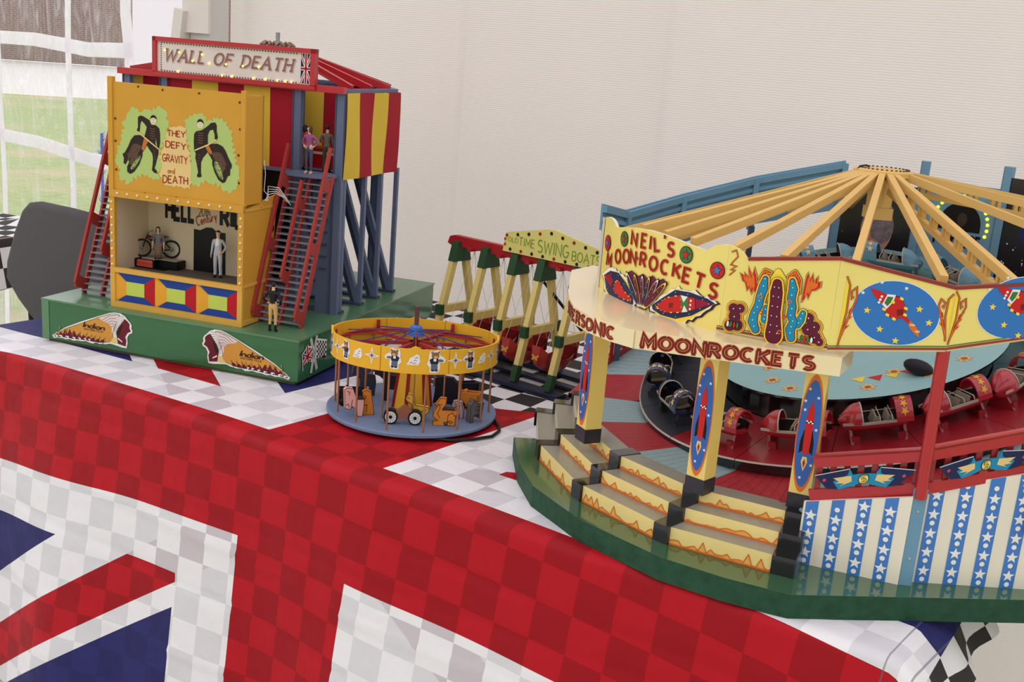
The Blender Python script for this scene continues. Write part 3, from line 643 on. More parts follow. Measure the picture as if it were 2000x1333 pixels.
# ------------------------------------------------------------------ the round motorcycle-show model on its green base
Y_OR = P('ochre_yellow_paint', (208, 154, 54), .45, .09, 9, .08, 60)
Y_ED = P('ochre_edge_paint', (214, 166, 74), .5, .08, 30)
GRN = P('green_gloss_paint', (34, 100, 50), .22, .16, 7, .10, 30, coat=.5)
GRN2 = P('green_worn_paint', (84, 128, 88), .35, .18, 10, .08, 30, coat=.3)
RED = P('signal_red_paint', (186, 24, 34), .35, .10, 20, coat=.3)
BRICKRED = P('oxide_red_paint', (164, 58, 52), .5, .10, 40)
SLATE = P('slate_blue_grey_paint', (104, 114, 140), .5, .10, 30)
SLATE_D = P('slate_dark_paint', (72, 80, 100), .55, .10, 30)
CREAMP = P('cream_paint', (226, 214, 186), .55, .05, 15)
STG = P('stage_wall_cream', (206, 190, 160), .6, .05, 10)
BLACK = P('black_paint', (18, 17, 18), .4, .1, 20)
STRED = P('striped_canvas_red', (164, 24, 40), .7, .08, 14)
STYEL = P('striped_canvas_yellow', (222, 190, 66), .7, .06, 14)
WHITE = P('white_print', (236, 234, 228), .5, .03, 20)
SPGREEN = P('pale_green_paint', (176, 198, 112), .5, .06, 20)
SPCREAM = P('peach_cream_paint', (226, 196, 128), .5, .05, 20)
LETRED = P('letter_red_paint', (158, 46, 24), .5, .08, 40)
DKBROWN = P('dark_brown_paint', (44, 32, 28), .5, .2, 120)
BRNLINE = P('brown_line_paint', (128, 84, 52), .5, .1, 50)
SKIN = P('painted_skin', (222, 182, 150), .55, .05, 60)
RBLUE = P('royal_blue_paint', (28, 62, 138), .45, .1, 30)
LIME = P('lime_paint', (190, 204, 86), .5, .05, 30)
CRIM = P('crimson_paint', (180, 18, 32), .45, .08, 30)
FLOORG = P('stage_floor_grey', (98, 88, 78), .75, .15, 30)
NAVY = P('navy_print', (32, 36, 78), .5, .05, 20)
BULB = P('warm_bulb', (255, 224, 120), .3, 0, 10, emit=1.6)
BULBW = P('pearl_bulb', (238, 226, 190), .3, .03, 10)
SCREW = P('rusty_screw', (74, 48, 26), .5, .2, 200)
WB, WYAW = Vector((-.44106, 2.20308, TZ)), -.30336
WR = Matrix.Rotation(WYAW, 3, 'Z')
WC = Vector((-.3236, .366, 0))                     # centre of the base in front-right-corner coordinates
def wpos(x, y, z=0): return WB + WR @ Vector((x, y, z))
wod = thing('show_drum_model', 'model of a motorcycle stunt show: striped round drum and yellow front on a green base', 'fairground model', wpos(*WC), WYAW)
WM = lambda: MB(T(-WC))
# green base box with its stickers
mb = WM(); W_, D_, H_ = .6473, .7323, .0994
mb.box((-W_, 0, .008), (0, D_, H_-.004), GRN); mb.box((-W_-.002, -.002, H_-.004), (.002, D_+.002, H_), GRN2)
mb.box((-W_+.01, .008, 0), (-.01, D_-.01, .008), P('raw_board_edge', (96, 88, 60), .8))
mb.box((-W_-.001, -.0015, .006), (-W_+.018, .0, H_-.004), GRN2)
base = mb.build('base', wod)
def headdress(flip):
    mb = WM()
    F0 = plane((0, -.001, 0), (1, 0, 0), (0, 0, 1)); F = (lambda u, v, h: F0(-.6376-u, v, h)) if flip else F0
    PUR = P('sticker_maroon', (104, 28, 42), .4, .1, 60); TAN = P('sticker_tan', (208, 146, 62), .4, .06, 40)
    PALE = P('sticker_pale_pink', (226, 206, 200), .4, .03, 40); YC = P('sticker_cream', (226, 200, 122), .4, .04, 40)
    LN = P('sticker_line', (52, 24, 22), .4)
    A = ART
    mb.surf(A['ind_out'], F, WHITE, .0003)
    mb.surf(grow(A['ind_fan'], .985), F, TAN, .0006)
    tips = A['ind_tip']; low = tips[:1]; up_ = []
    xs = [tips[0][0]+(tips[10][0]-tips[0][0])*i/22 for i in range(23)]
    def edge(pts, x):
        for p, q in zip(pts, pts[1:]):
            if min(p[0], q[0]) <= x <= max(p[0], q[0])+1e-9 and abs(q[0]-p[0]) > 1e-9: return p[1]+(q[1]-p[1])*(x-p[0])/(q[0]-p[0])
        return pts[-1][1]
    lo_, hi_ = tips[10:][::-1], tips[:11]
    zz_ = []
    for i, x in enumerate(xs):
        a, b = edge(lo_+[tips[10]], x), edge(hi_, x); zz_.append((x, a+(b-a)*((.95 if i % 2 else .45) if 0 < i < 22 else .6)))
    mb.surf([(x, edge(lo_+[tips[10]], x)) for x in xs]+zz_[::-1], F, PUR, .0008)
    mb.surf(A['ind_crest'], F, PALE, .0009); mb.surf(A['ind_face'], F, PUR, .0009)
    mb.surf(A['ind_neck'], F, YC, .0010); mb.surf(A['ind_band'], F, WHITE, .0011)
    f = A['ind_face']; mb.surf([f[0], f[1], ((f[1][0]+f[2][0])/2+.004, (f[1][1]+f[2][1])/2), (f[0][0]+.010, f[0][1]-.004), (f[-1][0]+.004, f[-1][1]+.004)], F, LN, .0011)
    mb.surf([(f[-1][0]+.003, f[-1][1]+.001), (f[-1][0]+.014, f[-1][1]-.006), (f[-1][0]+.013, f[-1][1]-.008), (f[-1][0]+.002, f[-1][1]-.002)], F, WHITE, .0012)
    # headband hatching
    b = A['ind_band']
    for i in range(9):
        t = i/9; p = (b[0][0]+(b[5][0]-b[0][0])*t, b[0][1]+(b[5][1]-b[0][1])*t); q = (b[1][0]+(b[3][0]-b[1][0])*t, b[1][1]+(b[3][1]-b[1][1])*t)
        for r in ribbon([p, q], .0006): mb.surf(r, F, PUR, .0014)
    # crest feathers and wing feather lines
    c = A['ind_crest']
    for i in range(7):
        t = i/6; p = (c[0][0]+.01+(c[-3][0]-c[0][0])*t, c[0][1]-.004+(c[-3][1]-c[0][1])*t)
        q = (c[2][0]+.006+(c[5][0]-c[2][0])*t, c[2][1]-.002+(c[5][1]-c[2][1])*t); m = ((p[0]+q[0])/2, (p[1]+q[1])/2+.004)
        for r in ribbon([p, m, q], .0007): mb.surf(r, F, LN, .0013)
    n = 9
    for i in range(n):
        x = -.612+.018*i if i < 5 else -.54+.0125*(i-4)
        y0 = .0200-.0006*i; L = .017
        for r in ribbon([(x+.004, y0+.001), (x+.010+.004*(i < 6), y0+L)], .0010): mb.surf(r, F, LN, .0012)
        for r in ribbon([(x+.009, y0+.006), (x+.013, y0+L+.004)], .0016): mb.surf(r, F, TAN, .0011)
    for i in range(7):
        x = [-.611, -.598, -.580, -.562, -.547, -.532, -.521][i]; y = edge(lo_+[tips[10]], x)+.0024
        mb.surf(circle(x, y, .0060-.0005*i, .0024, 10, .0), F, WHITE, .0013); mb.surf(circle(x-.002, y-.0012, .0030, .0012, 8, .3), F, LN, .0014)
    for poly in (A['ind_fan'],):
        for r in ribbon(poly+[poly[0]], .0008): mb.surf(r, F, LN, .0010)
    t, t2 = A['ind_txt'], A['ind_txt2']
    G = (lambda u, v, h: F0(u, v, h)) if not flip else (lambda u, v, h: F0(u+.3990, v-.0035, h))
    lettering(mb, G, 'Indian', -.537, .0490, .0125, .056, LN, .15, slant=.25, layer=.0016, gap=.14)
    lettering(mb, G, 'MOTORCYCLE', -.534, .0432, .0034, .050, LN, .2, layer=.0016, gap=.4)
    mb.build('headdress_sticker', wod, label='white edged headdress sticker, facing right' if not flip else 'white edged headdress sticker, facing left')
headdress(False); headdress(True)
def cross_flags():
    mb = WM(); F = plane((.001, 0, 0), (0, 1, 0), (0, 0, 1)); a = ART['flags']
    for p, q in ((a[0], a[1]), (a[2], a[3])):
        for r in ribbon([p, q], .009): mb.surf(r, F, WHITE, .0004)
        for r in ribbon([p, q], .0022): mb.surf(r, F, SLATE, .0006)
    ck = [(.078, .088), (.123, .076), (.121, .031), (.114, .045), (.098, .041), (.072, .045)]
    mb.surf(ck, F, WHITE, .0007)
    for i in range(7):
        for j in range(7):
            if (i+j) % 2: continue
            u = .077+.0062*i; v = .084-.0055*j-.0016*i
            if .035 < v: mb.surf([(u, v), (u+.0062, v-.0014), (u+.0062, v-.0069), (u, v-.0055)], F, BLACK, .001)
    uj = [(.055, .076), (.034, .080), (.012, .066), (.016, .046), (.018, .028), (.032, .050), (.056, .040)]
    mb.surf(uj, F, WHITE, .0007); mb.surf(grow(uj, .86), F, NAVY, .0009)
    for p, q, w in (((.020, .046), (.056, .070), .006), ((.034, .082), (.040, .044), .006), ((.02, .064), (.054, .050), .004)):
        for r in ribbon([p, q], w*1.8): mb.surf(r, F, WHITE, .001)
        for r in ribbon([p, q], w): mb.surf(r, F, CRIM, .0012)
    mb.build('crossed_flags_sticker', wod)
cross_flags()
# yellow booth: open stage below, painted front box above
XL, XR, YF = -.4835, -.154, .029
mb = WM()
th = .006
mb.box((XL, YF, H_), (XL+th, .165, .3481), Y_OR); mb.prism([(YF, H_), (.141, H_+.016), (.165, .372), (YF, .3481)], XR-th, XR, Y_OR, M=Matrix(((0,0,1,0),(1,0,0,0),(0,1,0,0),(0,0,0,1))))
mb.box((XL, YF-.004, .178), (XR+.002, YF+.006, .1885), Y_ED); mb.box((XL, YF-.003, H_), (XR+.002, YF+.004, .1115), Y_ED)
mb.box((XL-.001, YF-.003, .1115), (XL+.011, YF+.004, .178), Y_ED); mb.box((XR-.010, YF-.003, .1115), (XR+.002, YF+.004, .178), Y_ED)
mb.box((XL-.001, YF-.002, .1885), (XL+.011, YF+.006, .349), Y_OR); mb.box((XR-.011, YF-.002, .1885), (XR+.002, YF+.006, .349), Y_OR)
mb.box((XR, YF, H_+.002), (XR+.004, .14, H_+.012), Y_ED); mb.box((XR, YF+.004, .184), (XR+.003, .15, .190), Y_ED)
mb.build('booth', wod)
mb = WM(); mb.box((XL+th, YF+.004, .172), (XR-th, .155, .178), FLOORG); mb.build('stage_floor', wod)
mb = WM(); F = plane((0, .150, 0), (1, 0, 0), (0, 0, 1))
mb.box((XL+th, .1505, .178), (XR-th, .156, .348), STG); mb.box((XL+th, YF+.008, .178), (XL+th+.002, .1505, .345), STG); mb.box((XR-th-.002, YF+.008, .178), (XR-th, .1505, .345), STG)
d = [(-.3550, .178), (-.3545, .273), (-.338, .272), (-.322, .280), (-.307, .281), (-.295, .273), (-.273, .273), (-.272, .178)]
mb.surf(d, F, BLACK, .0006)
lettering(mb, F, 'HELL', -.427, .2895, .042, .072, BLACK, .27, gap=.24)
lettering(mb, F, 'RIDERS', -.284, .2895, .042, .13, BLACK, .27, gap=.24)
lettering(mb, F, 'THE', -.452, .322, .014, .026, BRNLINE, .14, slant=.3)
lettering(mb, F, '20th', -.343, .303, .020, .030, BRNLINE, .13, slant=.2, rot=.12)
lettering(mb, F, 'Century', -.346, .281, .020, .054, LETRED, .13, slant=.25, rot=.36)
mb.build('stage_backdrop', wod, label='cream stage backdrop with lettering and a black doorway')
# counter front: three painted pyramids
mb = WM(); F = plane((0, YF, 0), (1, 0, 0), (0, 0, 1)); mb.box((XL+.01, YF, .11), (XR-.009, YF+.003, .178), Y_OR)
for i in range(3):
    x0 = -.4745+.1043*i; x1 = x0+.1043; a, b = .1135, .1785; xi0, xi1, a2, b2 = x0+.030, x0+.0765, .1290, .1595
    mb.surf([(x0+.006, b), (x1, b), (xi1, b2), (xi0, b2)], F, RBLUE, .0004); mb.surf([(x0+.006, a), (x1, a), (xi1, a2), (xi0, a2)], F, RBLUE, .0004)
    mb.surf([(x0, a), (x0, b), (xi0, b2), (xi0, a2)], F, P('marigold_paint', (226, 160, 46), .5, .05, 30), .0006)
    mb.surf([(x1, a), (x1, b), (xi1, b2), (xi1, a2)], F, CRIM, .0006); mb.surf([(xi0, a2), (xi0, b2), (xi1, b2), (xi1, a2)], F, LIME, .0006)
mb.build('counter_panel', wod)
# painted box above the stage
mb = WM(); BZ0, BZ1 = .3481, .588
mb.box((XL, YF, BZ0), (XR+.002, YF+.005, BZ1), Y_OR)
mb.box((XL, YF+.005, BZ0), (XL+.005, .100, BZ1-.004), Y_OR); mb.box((XR-.003, YF+.005, BZ0+.012), (XR+.002, .100, BZ1-.004), Y_OR)
mb.box((XL, .095, BZ0), (XR+.002, .100, BZ1-.004), Y_ED); mb.box((XL, YF, BZ0-.002), (XR+.002, .165, BZ0+.004), Y_ED)
mb.box((XL-.002, YF-.003, BZ0), (XL+.010, YF+.008, BZ1+.010), Y_OR); mb.box((XR-.008, YF-.002, BZ0+.01), (XR+.003, YF+.008, BZ1+.006), Y_OR)
mb.box((XL, YF-.004, BZ0-.004), (XR+.002, YF+.002, BZ0+.012), Y_OR)
F = plane((0, YF, 0), (1, 0, 0), (0, 0, 1)); A = ART
mb.surf(jag(A['green_l'], .009, .005), F, SPGREEN, .0004); mb.surf(jag(A['green_r'], .009, .005), F, SPGREEN, .0004)
mb.surf(jag(A['cream'], .004, .005), F, SPCREAM, .0007)
for k, w in (('THEY', 'THEY'), ('DEFY', 'DEFY'), ('GRAVITY', 'GRAVITY'), ('AND', 'and'), ('DEATH', 'DEATH')):
    p, q, r = A['t_'+k]; h = r[1]-p[1]
    if k == 'AND': h *= 2.0
    lettering(mb, F, w, p[0], p[1], h, q[0]-p[0], LETRED, .17 if k != 'AND' else .12, layer=.0011, dy=q[1]-p[1])
for s, sg in (('l', 1), ('r', -1)):
    mb.surf(A['rider_'+s], F, DKBROWN, .0008)
    mb.surf(A['bike_'+s], F, DKBROWN, .0011); mb.surf(grow(A['bike_'+s], .55), F, P('sepia_paint', (92, 66, 50), .5, .4, 160), .0013)
    w = A['wheel_'+s]; mb.surf(w, F, SPGREEN, .0015)
    for r in ribbon(grow(w, .8)+[grow(w, .8)[0]], .0012): mb.surf(r, F, BLACK, .0016)
    cx = sum(p[0] for p in w)/len(w); cy = sum(p[1] for p in w)/len(w)
    for p in w[::2]:
        for r in ribbon([(cx, cy), p], .0010): mb.surf(r, F, DKBROWN, .0017)
    mb.surf(A['frame_'+s], F, P('tan_orange_paint', (190, 110, 46), .5, .1, 60), .0017)
    for r in ribbon(A['bar_'+s], .0028): mb.surf(r, F, SPCREAM, .0018)
    h0, h1 = A['head_'+s]; r_ = .0078
    mb.surf(circle(h0[0], h0[1], r_*.95, r_*1.12, 14), F, P('pale_face', (232, 214, 180), .5, .03, 60), .0013)
    mb.surf([(h0[0]+r_*1.0*math.cos(t), h0[1]+.002+r_*1.1*math.sin(t)) for t in [math.radians(a) for a in range(-5, 200, 15)]]+[(h0[0]-r_*.7, h0[1]+.004), (h0[0]+r_*.2, h0[1]+.0055), (h0[0]+r_*.8, h0[1]+.003)], F, BLACK, .0016)
    for ex in (-.0026, .0022): mb.surf(circle(h0[0]+ex-.0005*sg, h0[1]+.0008, .0009, .0007, 8), F, BLACK, .0018)
    for r in ribbon([(h0[0]-.0018, h0[1]-.0045), (h0[0]+.0016, h0[1]-.0042)], .0009): mb.surf(r, F, LETRED, .0018)
    cxr = h0[0]-.002*sg if s == 'l' else h0[0]+.001
    for i in range(5):
        y = h0[1]-.017-.0050*i
        for r in ribbon([(cxr-.006, y), (cxr, y-.0018), (cxr+.006, y)], .0013): mb.surf(r, F, BRNLINE, .0016)
    for i in range(4):
        y = h0[1]-.062-.006*i; x = cxr+(.004+.001*i if s == 'l' else -.002-.001*i)
        for r in ribbon([(x-.003, y), (x+.002, y-.003)], .001): mb.surf(r, F, BRNLINE, .0017)
for x, y in A['screws']: mb.surf(circle(x, y, .0026, n=10), F, SCREW, .0010)
for x, y in ((-.35, .580), (-.41, .582), (-.262, .5805)): mb.surf(circle(x, y, .0024, n=10), F, SCREW, .0010)
sb = mb.build('front_box', wod, label='ochre front box painted with two riders and red lettering')
for p in [(-.462+.0255*i, YF-.005, .3530) for i in range(12)]+[(x, YF-.003, .195+.0172*i) for i in range(9) for x in (XL+.005, XR-.004)]:
    mb = WM(); mb.ell(p, (.0029, .0029, .0029), BULBW, 4); mb.build('pearl_bulb', wod, smooth=True)
mb = WM(); mb.box((-.50, .262, .16), (-.17, .266, .417), BLACK); mb.build('interior_shade_sheet', wod)  # black sheet added for the shaded interior under the canvas
# dark drum of staves under the canvas
mb = WM(); cx, cy = -.33, .44
mb.lathe([(.175, H_), (.175, .60)], SLATE, 40, M=T((cx, cy, 0)), smooth=False)
mb.lathe([(.170, .58), (.170, .12), (0, .12)], P('drum_wood', (120, 92, 60), .6, .1, 20), 40, M=T((cx, cy, 0)))
for i in range(40):
    a = 2*PI*i/40; mb.bar((cx+.176*math.cos(a), cy+.176*math.sin(a), H_), (cx+.176*math.cos(a), cy+.176*math.sin(a), .42), .002, .002, SLATE_D, up=(math.cos(a), math.sin(a), 0))
for z in (.14, .22, .30): mb.lathe([(.177, z), (.179, z), (.179, z+.006), (.177, z+.006)], SLATE_D, 40, M=T((cx, cy, 0)), smooth=False)
mb.build('drum', wod)
# walkway floor round the drum, and striped canvas
DX0, DX1, DY0, DY1 = -.61, -.05, .25, .53
OUT = [(DX0, DY0), (DX1, DY0), (DX1, DY1), (-.16, .70), (-.50, .70), (DX0, DY1)]
mb = WM(); hole = [(cx+.215*math.cos(2*PI*i/24), cy+.215*math.sin(2*PI*i/24)) for i in range(24)]
for i in range(6):
    p, q = OUT[i], OUT[(i+1) % 6]
    a0 = math.atan2(p[1]-cy, p[0]-cx); a1 = math.atan2(q[1]-cy, q[0]-cx)
    if a1 < a0: a1 += 2*PI
    n = 8
    for k in range(n):
        b0, b1 = a0+(a1-a0)*k/n, a0+(a1-a0)*(k+1)/n
        P0 = (p[0]+(q[0]-p[0])*k/n, p[1]+(q[1]-p[1])*k/n); P1 = (p[0]+(q[0]-p[0])*(k+1)/n, p[1]+(q[1]-p[1])*(k+1)/n)
        mb.prism([P0, P1, (cx+.176*math.cos(b1), cy+.176*math.sin(b1)), (cx+.176*math.cos(b0), cy+.176*math.sin(b0))], .412, .420, SLATE)
mb.build('walkway', wod)
def stripes(name, p, q, z0, z1, cols, wav=.003, top=0, hem=True):
    mb = WM(); p = Vector((p[0], p[1], 0)); q = Vector((q[0], q[1], 0)); d = q-p; nn = Vector((d.y, -d.x, 0)).normalized(); n = len(cols); nzz = 14
    def pt(t, z):
        w = wav*math.sin((z-z0)*16+t*7+len(name))
        return p+d*t+ZZ*z+nn*w
    for i, c in enumerate(cols):
        for k in range(4):
            t0, t1 = (i+k/4)/n, (i+(k+1)/4)/n
            vs = []
            for j in range(nzz+1):
                z = z0+(z1-z0)*j/nzz
                e = lambda t, z: t+(wav*2.4*math.sin((z-z0)*24+round(t*n)*1.7))*(0 < t < 1)*.9
                vs += [pt(e(t0, z), z), pt(e(t1, z), z)]
            mb.add(vs, [(2*j, 2*j+1, 2*j+3, 2*j+2) for j in range(nzz)], c, True)
    return mb.build(name, wod)
R_, Y_ = STRED, STYEL
stripes('canvas_panel', (-.50, DY0+.004), (-.160, DY0+.004), .418, .598, [R_, Y_, R_, Y_, R_], .0006)
stripes('canvas_panel', (DX1+.012, DY0+.002), (DX1+.012, DY1+.006), .408, .598, [Y_, R_, Y_, R_])
stripes('canvas_panel', (DX1+.012, DY1+.006), (-.155, .71), .410, .598, [Y_, R_, Y_, R_])
stripes('canvas_panel', (-.16, .70), (-.50, .70), .410, .598, [Y_, R_]*4)
stripes('canvas_panel', (-.50, .70), (DX0, DY1), .410, .598, [Y_, R_]*2)
stripes('canvas_panel', (DX0, DY1), (DX0, DY0), .410, .598, [R_, Y_, R_, Y_])
stripes('canvas_panel', (-.185, .335), (-.066, .335), .445, .598, [Y_, Y_, R_, R_, SLATE], .0003)
mb = WM(); mb.box((-.21, .323, .420), (-.06, .330, .470), RED); mb.box((-.21, .322, .452), (-.06, .331, .458), CREAMP); mb.box((-.21, .3225, .465), (-.06, .332, .471), P('orange_rail', (196, 96, 40), .5)); mb.build('viewing_rail', wod)
# posts with ladder-like rungs at the openings
for x, y in ((-.158, .254), (-.052, .254), (-.505, .254), (-.606, .254), (-.165, .69), (-.495, .69), (-.606, .525)):
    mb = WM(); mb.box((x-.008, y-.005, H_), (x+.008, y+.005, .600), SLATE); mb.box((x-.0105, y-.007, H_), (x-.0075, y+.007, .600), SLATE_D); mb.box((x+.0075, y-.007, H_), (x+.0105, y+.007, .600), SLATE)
    if x > -.06 and y < .3:
        mb.box((x-.05, y+.002, H_), (x-.012, y+.006, .40), SLATE)
        for i in range(7): mb.box((x-.04, y-.003, .20+.028*i), (x-.024, y+.002, .203+.028*i), SLATE_D)
    mb.build('post', wod)
# raking trestles with foot planks along the right, left and back
def trestle(x, y, dx, dy):
    mb = WM(); L = .105
    mb.box((-.005, -.005, H_), (.005, .005, .415), SLATE, M=T((x-dx*.004, y-dy*.004, 0)))
    mb.bar((x, y, H_+.004), (x+dx*L, y+dy*L, .41), .011, .013, SLATE, up=(dx, dy, 0)); mb.bar((x+dx*.008, y+dy*.008, H_+.004), (x+dx*(L+.01), y+dy*(L+.01), .41), .004, .019, SLATE_D, up=(dx, dy, 0))
    mb.bar((x-dx*.012, y-dy*.012, H_+.003), (x+dx*.15, y+dy*.15, H_+.003), .022, .006, SLATE_D)
    mb.bar((x, y, H_+.006), (x+dx*.03, y+dy*.03, H_+.05), .003, .012, SLATE)
    mb.build('trestle', wod)
for y in (.268, .375, .464, .556): trestle(-.050, y, -1, 0)
for y in (.30, .40, .50): trestle(-.613, y, 1, 0)
for x in (-.26, -.42): trestle(x, .69, 0, -1)
mb = WM(); mb.box((-.60, .262, .412), (-.06, .28, .420), SLATE); mb.box((-.16, .19, .4125), (-.05, .262, .4195), SLATE); mb.box((-.61, .19, .4125), (-.50, .262, .4195), SLATE); mb.build('landing', wod)
# double ladders with three handrails each
def ladder(x0):
    t = T(-WC)
    lo = lambda x, k=0: Vector((x, .095+(.19-.095+.02)*k, H_+(.418-H_)*k)); x1 = x0+.102; mid = (x0+x1)/2
    sx = .004
    mb = WM()
    for x in (x0, mid, x1):
        mb.bar(lo(x), lo(x, 1)+Vector((sx, 0, 0)), .005, .013, BRICKRED, up=(0, -1, .4))
    mb.build('stringers', wod)
    mb = WM(); n = 23
    for i in range(n):
        k = (i+.6)/n; c = lo(0, k); xx = sx*k
        mb.box((x0+xx, c.y-.009, c.z-.0012), (x1+xx, c.y+.009, c.z+.0012), P('tread_grey', (140, 138, 144), .55, .08, 40))
    mb.build('treads', wod)
    for x in (x0, mid, x1):
        mb = WM(); off = Vector((0, -.030, .022))
        ext = .9 if x == mid else 1.13
        a = lo(x, .02 if x != mid else .26)+off; b = lo(x, ext)+off+Vector((sx*ext, 0, 0)); mb.bar(a, b, .006, .009, BRICKRED, up=(0, -1, .4))
        for k in ((.06, .5, .92) if x != mid else (.3, .78)):
            p = lo(x, k)+Vector((sx*k, 0, 0)); d = Vector((0, .33, .94)); o = Vector((0, -.030, .022))
            mb.add([p-d*.012+Vector((e, 0, 0)) for e in (-.002,)]+[p+d*.012+Vector((-.002,0,0)), p+o+d*.006+Vector((-.002,0,0)), p+o-d*.022+Vector((-.002,0,0))]+[p-d*.012+Vector((.002,0,0)), p+d*.012+Vector((.002,0,0)), p+o+d*.006+Vector((.002,0,0)), p+o-d*.022+Vector((.002,0,0))],
                   [(0,1,2,3),(7,6,5,4),(0,4,5,1),(1,5,6,2),(2,6,7,3),(3,7,4,0)], BRICKRED)
        mb.build('handrail', wod)
ladder(-.150); ladder(-.612)
# name board on its red rail
mb = WM(); mb.box((-.622, .236, .596), (-.038, .252, .610), RED); mb.build('front_rail', wod)
mb = WM(); SX0, SX1, SZ0, SZ1, SY = -.522, -.106, .607, .686, .236
mb.box((SX0, SY, SZ0), (SX1, SY+.006, SZ1), P('sign_off_white', (230, 222, 212), .5, .04, 12))
for a, b in (((SX0, SY-.006, SZ0), (SX0+.010, SY+.009, SZ1)), ((SX1-.012, SY-.006, SZ0), (SX1, SY+.009, SZ1)), ((SX0, SY-.006, SZ1-.010), (SX1, SY+.009, SZ1)), ((SX0, SY-.006, SZ0-.008), (SX1, SY+.009, SZ0+.002))): mb.box(a, b, RED)
F = plane((0, SY, 0), (1, 0, 0), (0, 0, 1))
lettering(mb, F, 'WALL OF DEATH', -.492, .635, .0245, .325, P('letter_rust', (150, 108, 98), .5, .12, 60), .17, serif=True, slant=.24, gap=.30, shadow=P('letter_pale_edge', (206, 180, 170), .5))
ux0, ux1, uz0, uz1 = -.1435, -.1185, .6115, .674
mb.surf([(ux0, uz0), (ux1, uz0), (ux1, uz1), (ux0, uz1)], F, NAVY, .0006)
for p, q in (((ux0, uz0), (ux1, uz1)), ((ux0, uz1), (ux1, uz0))):
    for r in ribbon([p, q], .0055): mb.surf(r, F, WHITE, .0008)
    for r in ribbon([p, q], .0018): mb.surf(r, F, CRIM, .001)
um, uzm = (ux0+ux1)/2, (uz0+uz1)/2
for m, w, h in ((WHITE, .0075, .0012), (CRIM, .004, .0014)):
    for r in ribbon([(um, uz0), (um, uz1)], w)+ribbon([(ux0, uzm), (ux1, uzm)], w): mb.surf(r, F, m, h)
for i in range(50):
    for z in (.6735, .6115): mb.surf(circle(-.500+.00705*i, z, .0017, n=6), F, SCREW, .0006)
for i in range(12): mb.surf(circle(-.5015, .614+.005*i, .0015, n=6), F, SCREW, .0006)
nb = mb.build('name_board', wod, label='cream name board in a red frame with small bulbs')
for x, z in ((-.490, .657), (-.452, .655), (-.417, .638), (-.392, .654), (-.374, .636), (-.330, .6375), (-.287, .6365), (-.247, .6375), (-.455, .612), (-.34, .612), (-.315, .612), (-.26, .612), (-.23, .6125), (-.20, .612), (-.18, .612), (-.165, .612)): mb = WM(); mb.ell((x, SY-.003, z), (.0026, .0026, .0026), BULB, 4); mb.build('lit_bulb', nb, smooth=True)
# roof: red rafters from a wired hub
hub = Vector((-.315, .43, .682))
ends = [(-.05, .30), (-.052, .40), (-.05, .50), (-.09, .59), (-.16, .70), (-.28, .70), (-.40, .70), (-.50, .70), (-.58, .59), (-.61, .50), (-.61, .38), (-.61, .27), (-.13, .26)]
for i, (x, y) in enumerate(ends):
    mb = WM(); mb.bar(hub+Vector((x-hub.x, y-hub.y, 0)).normalized()*.05+ZZ*-.01, (x, y, .606), .008, .016, RED); mb.build('rafter', wod)
mb = WM(); mb.lathe([(0, -.006), (.055, -.006), (.055, .0), (.008, .004), (.005, .006), (.005, .034), (0, .034)], P('galvanised', (140, 140, 138), .4, .1, 40, metal=.6), 20, M=T(hub))
for i in range(14):
    a = 2*PI*i/14+.1; p = hub+Vector((.030*math.cos(a), .030*math.sin(a), .004)); d = Vector((math.cos(a+.5), math.sin(a+.5), 0))*.012
    mb.tube([p-d, p+ZZ*.008, p+d], .0030, P('bundled_wire', (150, 120, 96), .6, .3, 90), 6)
mb.build('roof_hub', wod)
mb = WM()
for p, q in zip(OUT, OUT[1:]+OUT[:1]): mb.bar((p[0], p[1], .602), (q[0], q[1], .602), .016, .008, SLATE)
mb.build('eaves_frame', wod)
mb = WM()
for k in range(4):
    mb.tube([(-.152, .112+.004*k, .362), (-.149, .118, .376+.006*k), (-.138+.003*k, .128, .380+.004*k), (-.124+.002*k, .142, .370), (-.120, .165, .352)], .0009, WHITE, 5)
mb.tube([(-.1505, .103, .45), (-.149, .106, .42), (-.151, .105, .385), (-.146, .118, .372)], .0008, WHITE, 5); mb.build('wiring', wod)
